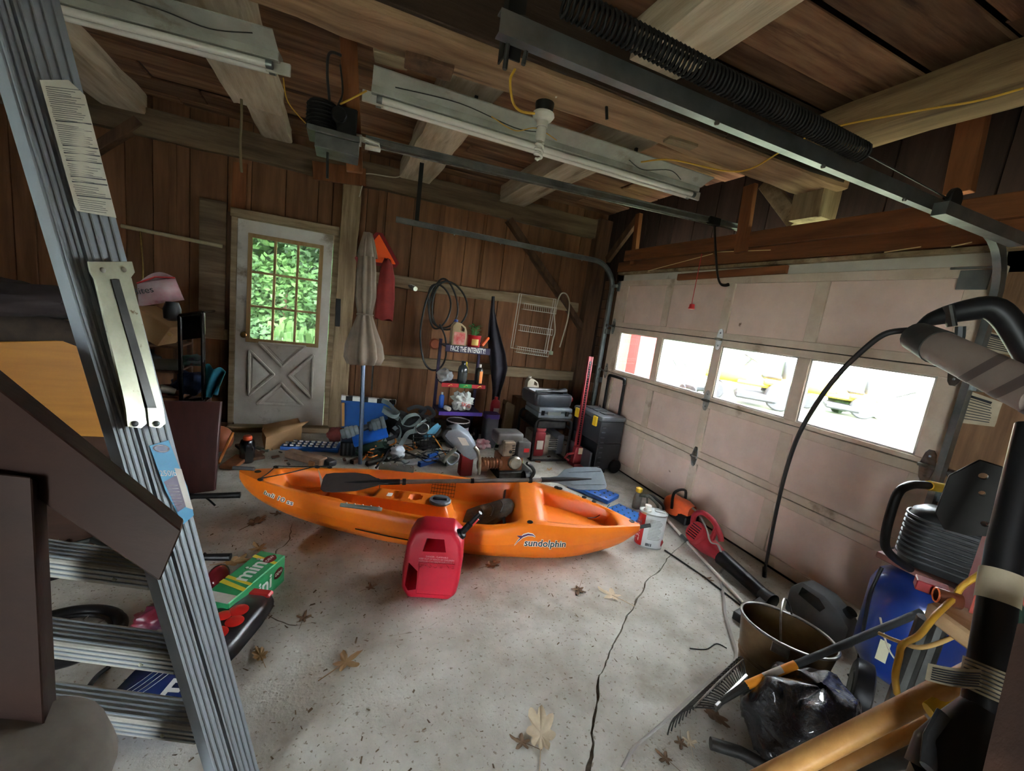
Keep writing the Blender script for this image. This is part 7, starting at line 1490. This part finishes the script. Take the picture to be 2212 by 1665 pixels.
b = B(); b.prism([(.06*cos(a), .03*sin(a)) for a in [2*pi*i/20 for i in range(20)]], 0, .001, TR(p.x-.03, p.y-.002, .1) @ RX(pi/2)); obj('white_oval', b, M_white, bb1, world=True)
# ---- soda carton, tomato sack, blue feed bag, red pouches
sc_ = fl(540, 1300); SMx = TR(sc_.x-.02, sc_.y+.0, 0) @ RZ(radians(62)) @ Matrix.Scale(1.1, 4); t = thing('soda_carton', 'green soda carton lettered mini beside the stepladder rail', 'carton', M=SMx)
M_dew = mat('carton_green', srgb(40, 140, 84), .4, 0, srgb(60, 170, 110), 3, c3=srgb(120, 200, 190), sc3=4, th3=.58); L_, W_, H_ = .36, .13, .14
b = B(); b.bb(-L_/2, L_/2, -W_/2, W_/2, 0, H_); cb_ = obj('body', b, M_dew, t, bev=.004)
text('carton_lettering', 'mini', .1, M_wprint, cb_, TR(.04, 0, H_+.001) @ RZ(0), .0005, world=False, off=.002); text('carton_lettering', 'mini', .1, M_wprint, cb_, TR(.0, -W_/2-.001, H_*.5) @ RX(pi/2), .0005, world=False, off=.002)
for T in (TR(.13, -.02, H_+.001), TR(.13, -W_/2-.001, H_*.55) @ RX(pi/2)):
    b = B(); b.prism([(.032*cos(a)*(1+.1*cos(5*a)), .026*sin(a)) for a in [2*pi*i/20 for i in range(20)]], 0, .0008, T); obj('logo_panel', b, mat('logo_maroon', srgb(110, 24, 30), .5), cb_)
    text('logo_lettering', 'DEW', .022, M_wprint, cb_, T @ TR(0, 0, .001), .0004, world=False)
for x, w_ in ((-.1, .02), (-.06, .015), (.1, .018)): b = B(); b.prism([(x, -W_/2), (x+w_, -W_/2), (x+w_*2.4, W_/2), (x+w_*1.2, W_/2)], 0, .0006, TR(0, 0, H_)); obj('yellow_flash', b, mat('flash_yellow', srgb(226, 200, 60), .45), cb_)
b = B(); b.bb(-L_/2-.001, -L_/2+.05, -W_/2+.004, W_/2-.004, H_, H_+.0007); obj('white_panel', b, M_white, cb_)
ts = fl(505, 1385); TSM = TR(ts.x-.02, ts.y-.0, 0) @ RZ(radians(68)) @ Matrix.Scale(.8, 4); t = thing('tomato_sack', 'black compost sack printed with red tomatoes beside the soda carton', 'sack', M=TSM)
b = B(); b.loft([[V((x, y*k, .01+(z+.075)*k)) for y, z in rrect(.26, .15, .06, 5)] for x, k in ((-.3, .35), (-.26, .8), (-.1, 1.0), (.1, 1.0), (.24, .85), (.28, .4))]); sk = obj('body', b, mat('sack_black', srgb(26, 24, 28), .35), t, ang=60)
for x, y, r in ((-.12, -.02, .05), (-.03, -.05, .045), (.05, -.02, .05), (.0, .03, .04), (-.2, -.03, .04)):
    b = B(); b.lathe([(r, 0), (r*.8, .004), (r*.3, .006), (.001, .006)], 18, TR(x, y, .162)); to = obj('tomato_print', b, mat('tomato_red', srgb(206, 40, 34), .35), sk)
b = B(); b.bb(.2, .26, -.1, .1, .12, .15); obj('red_fold', b, M_red, sk, bev=.01)
fb = fl(352, 1535); FBM = TR(fb.x-.0, fb.y+.02, 0) @ RZ(radians(-18)) @ Matrix.Scale(.66, 4); t = thing('feed_bag', 'navy and white pet food bag lying flat behind the ladder steps', 'bag', M=FBM)
b = B(); b.loft([[V((x, y*k, .005+(z+.06)*k)) for y, z in rrect(.34, .12, .05, 5)] for x, k in ((-.28, .3), (-.24, .85), (-.1, 1.0), (.15, 1.0), (.27, .9), (.31, .4))]); fk = obj('body', b, mat('bag_navy', srgb(30, 52, 110), .35, 0, srgb(22, 40, 90), 4, c3=srgb(60, 110, 180), sc3=2.2, th3=.6), t, ang=60)
text('bag_lettering', 'E', .2, M_wprint, fk, TR(.05, -.03, .128), .0008, world=False, off=.004); text('bag_lettering', 'NTS', .09, M_wprint, fk, TR(.22, 0, .126) @ RZ(pi/2), .0008, world=False, off=.002); text('bag_lettering', 'O', .09, M_wprint, fk, TR(.02, .12, .128), .0008, world=False)
for i in range(4): b = B(); b.tube(bez([V((-.22+.03*i, -.12, .124)), V((-.16+.03*i, -.02, .128)), V((-.12+.03*i, .1, .126))], 5), .005, 6, flat=.3); obj('printed_stroke', b, M_wprint, fk)
rp_ = fl(270, 1400); crumple('red_pouch', (rp_.x+.08, rp_.y+.1, 0), (.08, .06, .05), mat('pouch_red', srgb(120, 24, 34), .4, 0, srgb(40, 36, 60), 4), 'dark red and blue pouch behind the ladder brace', 'pouch', 4., .25, 14)
cord('black_lead', [fl(170, 1555, .01), fl(180, 1520, .01), fl(185, 1495, .01), fl(210, 1460, .01), fl(235, 1440, .01)], .009, M_wirek, 'black lead on the floor behind the lowest ladder step')
b = B(); p = fl(470, 1290); b.sph((p.x-.02, p.y+.1, .05), (.05, .08, .05), 16, 10); tag(obj('soda_bottle', b, mat('bottle_red', srgb(110, 30, 36), .2), ang=80), 'small dark red bottle end beside the ladder rail', 'bottle')
for i, (x, y) in enumerate(((200, 1215), (250, 1225), (280, 1210), (160, 1230), (310, 1232), (225, 1195))):
    b = B(); b.tube([fl(x-40, y+8, .03+.01*i), fl(x+45, y-12+6*i % 9, .05+.01*i)], .009, 8); tag(obj('metal_bar', b, M_dkmetal), 'thin dark metal bar in the heap of bicycle parts', 'bar', 'metal bars in the bicycle heap')
# ================================================================ OUTSIDE
M_leafg = mat('foliage', srgb(60, 92, 36), .7, 0, srgb(38, 68, 24), 1.5, rnd=.2); M_leafd = mat('foliage_dark', srgb(48, 78, 34), .7, 0, srgb(30, 56, 22), 1.5, rnd=.2)
def crown(b, c, s_, n_, sz):
    for _ in range(n_):
        while True:
            p = V((random.uniform(-1, 1), random.uniform(-1, 1), random.uniform(-1, 1)))
            if .25 < p.length < 1: break
        q = V(c)+V((p.x*s_[0], p.y*s_[1], p.z*s_[2])); u = V((random.gauss(0, 1), random.gauss(0, 1), random.gauss(0, .6))).normalized(); v = u.orthogonal().normalized()*sz*.6; u = u*sz
        b.add([q-u, q+v, q+u, q-v], [(0, 1, 2, 3)])
def tree(x, y, h, r, label, m):
    t = thing('leafy_tree', label, 'tree', (x, y, -.1), group='trees behind the entry door'); b = B(); b.tube([(0, 0, 0), (.05, 0, h*.5), (0, .05, h*.85)], .14, 10, rs=[.16, .11, .05]); obj('trunk', b, M_oldpost, t)
    b = B(); crown(b, (0, 0, h*.66), (r, r, h*.38), 3200, .12); tag(obj('crown', b, m, t), kind='stuff')
for i, (x, y, h, r) in enumerate(((-3.6, 13, 6.5, 1.7), (-.4, 14, 7, 1.8), (-7, 15, 8, 2.), (2.8, 13.5, 7, 1.7), (-4.6, 18, 10, 2.2), (0, 19, 10, 2.4), (4.8, 17, 9, 2.2))): tree(x, y, h, r, ('leafy green tree beyond the entry door', 'dark green tree beyond the entry door')[i % 2], (M_leafg, M_leafd)[i % 2])
for i, (x, y, h) in enumerate(((-4.4, 11.5, 2.6), (-2.9, 12.2, 2.9), (-1.4, 12.6, 2.4), (.2, 12.0, 2.8), (1.7, 11.6, 2.5), (-6, 12, 3), (-3.8, 9.6, 1.3), (-1.9, 9.9, .9), (.4, 9.4, 1.2))):
    t = thing('wild_shrub', ('tall leafy shrub beyond the entry door', 'low leafy shrub beyond the entry door')[h < 2], 'shrub', (x, y, -.1), group='shrubs beyond the entry door'); b = B(); b.tube([(0, 0, 0), (.03, 0, h*.6)], .04, 8); obj('stem', b, M_oldpost, t)
    b = B(); crown(b, (0, 0, h*.55), (1.0 if h > 2 else .7, .7, h*.5), 1300, .085); tag(obj('leaf_mass', b, (M_leafg, M_leafd)[i % 2], t), kind='stuff')
b = B()
for _ in range(7000):
    x, y = random.uniform(-9, 4), random.uniform(7.2, 15); h = random.uniform(.1, .75)*(1+.5*noise.noise(V((x, y, 0)))); a = random.uniform(0, 6.28); w_ = V((cos(a), sin(a), 0))*.07; k = V((random.uniform(-.12, .12), random.uniform(-.12, .12), h)); p = V((x, y, -.1)); b.add([p-w_, p+w_, p+k+w_*.6, p+k-w_*.6], [(0, 1, 2, 3)])
tag(obj('undergrowth', b, mat('undergrowth', srgb(62, 94, 34), .8, 0, srgb(42, 70, 24), 1.2)), 'bright green undergrowth beyond the entry door', 'undergrowth', kind='stuff')
b = B()
for i, (x, y, z) in enumerate(((-1.3, 11.2, .1), (-.6, 11.4, .05))): b.sph((x, y, z), (.5, .3, .22), 12, 8)
rough(b, .08, 2.); tag(obj('pale_rock', b, mat('rock', srgb(150, 140, 120), .9), split=True), 'pale rock in the undergrowth beyond the entry door', 'rock', 'rocks beyond the entry door')
for o in [o for o in bpy.data.objects if o.name.startswith('pale_rock')]: tag(o, 'pale rock in the undergrowth beyond the entry door', 'rock', 'rocks beyond the entry door')
pr = thing('porch', 'low porch roof on posts outside the entry door', 'porch', (-1, 6.4, -.1))
b = B(); b.bb(-3.1, 3, 5.3, 7.6, 2.55, 2.6); obj('roof', b, M_oldpost, pr, world=True)
b = B(); b.bb(-3.1, 3, 7.45, 7.6, 2.3, 2.55); obj('fascia', b, M_plate, pr, world=True)
for x in (-2.6, .9): b = B(); b.bar((x, 7.5, -.1), (x, 7.5, 2.4), .12, .12, (0, 1, 0)); obj('post', b, M_plate, pr, world=True)
b = B(); b.grid(lambda u, v: V((-30+60*u, 20+14*v, -.1+9*sm(0, 1, v)+.8*noise.noise(V((u*12, v*5, 0)))*v)), 40, 16); tag(obj('wooded_bank', b, M_leafd), kind='structure')
b = B()
for _ in range(9000):
    u, v = random.random(), random.random(); p = V((-16+30*u, 20+13*v, -.1+9*sm(0, 1, v)+random.uniform(0, 1.1))); a = V((random.gauss(0, 1), random.gauss(0, 1), random.gauss(0, .8))).normalized()*.3; c = a.orthogonal().normalized()*.2; b.add([p-a, p+c, p+a, p-c], [(0, 1, 2, 3)])
tag(obj('bank_foliage', b, M_leafg), 'mass of green foliage on the bank behind the trees', 'foliage', kind='stuff')
b = B()  # unseen leaf layer added to cut the sky light on the foliage below
for _ in range(9000):
    p = V((random.uniform(-14, 11), random.uniform(7.5, 31), 0)); p.z = random.uniform(5.2, 7.5)+max(0, p.y-14)*.32; a = V((random.gauss(0, 1), random.gauss(0, 1), random.gauss(0, .35))).normalized()*.55; c = a.cross(V((random.gauss(0, .3), random.gauss(0, .3), 1))).normalized()*.4; b.add([p-a, p+c, p+a, p-c], [(0, 1, 2, 3)])
tag(obj('shade_canopy', b, M_leafd), 'dense leaf canopy added overhead to shade the foliage behind the building', 'canopy', kind='stuff')
# yard seen through the garage door windows
def gnd(x, y): return fl(x, y, -.1)
M_tyre = mat('tyre_black', srgb(40, 40, 42), .8); M_hood = mat('hood_yellow', srgb(220, 180, 40), .4)
def tractor(p, s_, rz, label):
    t = thing('lawn_tractor', label, 'lawn tractor', M=TR(p) @ RZ(rz) @ Matrix.Scale(s_, 4)); b = B()
    b.loft([[V((x, y*k, z*k+.62)) for y, z in rrect(.5, .4, .12, 4)] for x, k in ((.1, .95), (.3, 1), (.8, .95), (.95, .8))]); obj('hood', b, M_hood, t, ang=50)
    b = B(); b.bb(-.8, .3, -.38, .38, .42, .52); b.bb(-.85, -.2, -.5, .5, .5, .62); obj('fender', b, M_hood, t, bev=.04, seg=2)
    b = B(); b.bb(-.55, -.15, -.22, .22, .62, .72); b.bb(-.62, -.52, -.22, .22, .65, 1.05); obj('seat', b, M_blk, t, bev=.04, seg=2)
    b = B(); b.tube([(.25, 0, .7), (.1, 0, .98)], .03, 8); b.tube(circ((.1, 0, 1.0), .17, (-.5, 0, 1), 18), .018, 6, closed=True); obj('steering', b, M_blk, t)
    b = B(); b.bb(-.5, .3, -.6, .6, .14, .3); obj('mower_deck', b, M_tyre, t, bev=.04)
    for x, y, r, w_ in ((-.55, .45, .3, .22), (-.55, -.45, .3, .22), (.7, .4, .21, .15), (.7, -.4, .21, .15)): b = B(); b.tube([(x, y-w_/2, r), (x, y+w_/2, r)], r, 20); obj('wheel', b, M_tyre, t, bev=.03)
    return t
tractor(gnd(1640, 874)+V((-.3, .2, 0)), 1.35, 2.3, 'yellow lawn tractor outside the middle garage window'); tractor(gnd(1712, 872)+V((.5, -1.0, 0)), 1.1, 2.2, 'second yellow lawn tractor parked behind the other')
mw = gnd(1500, 850); t = thing('push_mower', 'push mower with bent handle in the yard', 'mower', mw)
b = B(); b.bb(-.25, .25, -.25, .25, .12, .3); obj('deck', b, M_dkgrey, t, bev=.05)
b = B(); b.tube(bez([(-.2, .2, .3), (-.2, 1.0, .95), (0, 1.1, 1.02), (.2, 1.0, .95), (.2, .2, .3)], 6), .018, 8); obj('handle', b, M_blk, t)
for x, y in ((-.28, -.2), (.28, -.2), (-.28, .25), (.28, .25)): b = B(); b.tube([(x-.03, y, .12), (x+.03, y, .12)], .12, 16); obj('wheel', b, M_tyre, t)
bw = P(1372, 790, 2, -.1); b = B(); c = P(1345, 760, 1, 8.5); b.bb(7.6, 8.2, 9.4, 12.5, -.1, 4.5); tag(obj('red_barn', b, mat('barn_red', srgb(160, 40, 36), .8)), 'red barn wall outside the garage window beside the corner', 'barn')
g_ = gnd(1855, 885); t = thing('red_tiller', 'red garden machine in the yard outside the widest window', 'machine', g_+V((1.5, .3, 0))); b = B(); b.box((0, 0, .45), (.5, .8, .3)); obj('body', b, mat('machine_red', srgb(190, 50, 44), .5), t, bev=.05); b = B(); b.tube([(0, -.4, .5), (0, -1.1, .9)], .03, 8); obj('handle', b, M_blk, t)
for y in (-.3, .3): b = B(); b.tube([(-.3, y, .22), (.3, y, .22)], .22, 18); obj('wheel', b, M_tyre, t)
p = gnd(1905, 905); crumple('white_tarp', (p.x, p.y, -.1), (.6, .7, .35), mat('tarp_white', srgb(210, 210, 206), .6), 'crumpled pale tarp heap in the yard', 'tarp', 3., .3, 18)
p = gnd(1800, 890); crumple('shrub_clump', (p.x+.3, p.y, -.1), (.3, .3, .3), M_leafd, 'low dark shrub beside the tarp heap', 'shrub', 9., .4, 14)
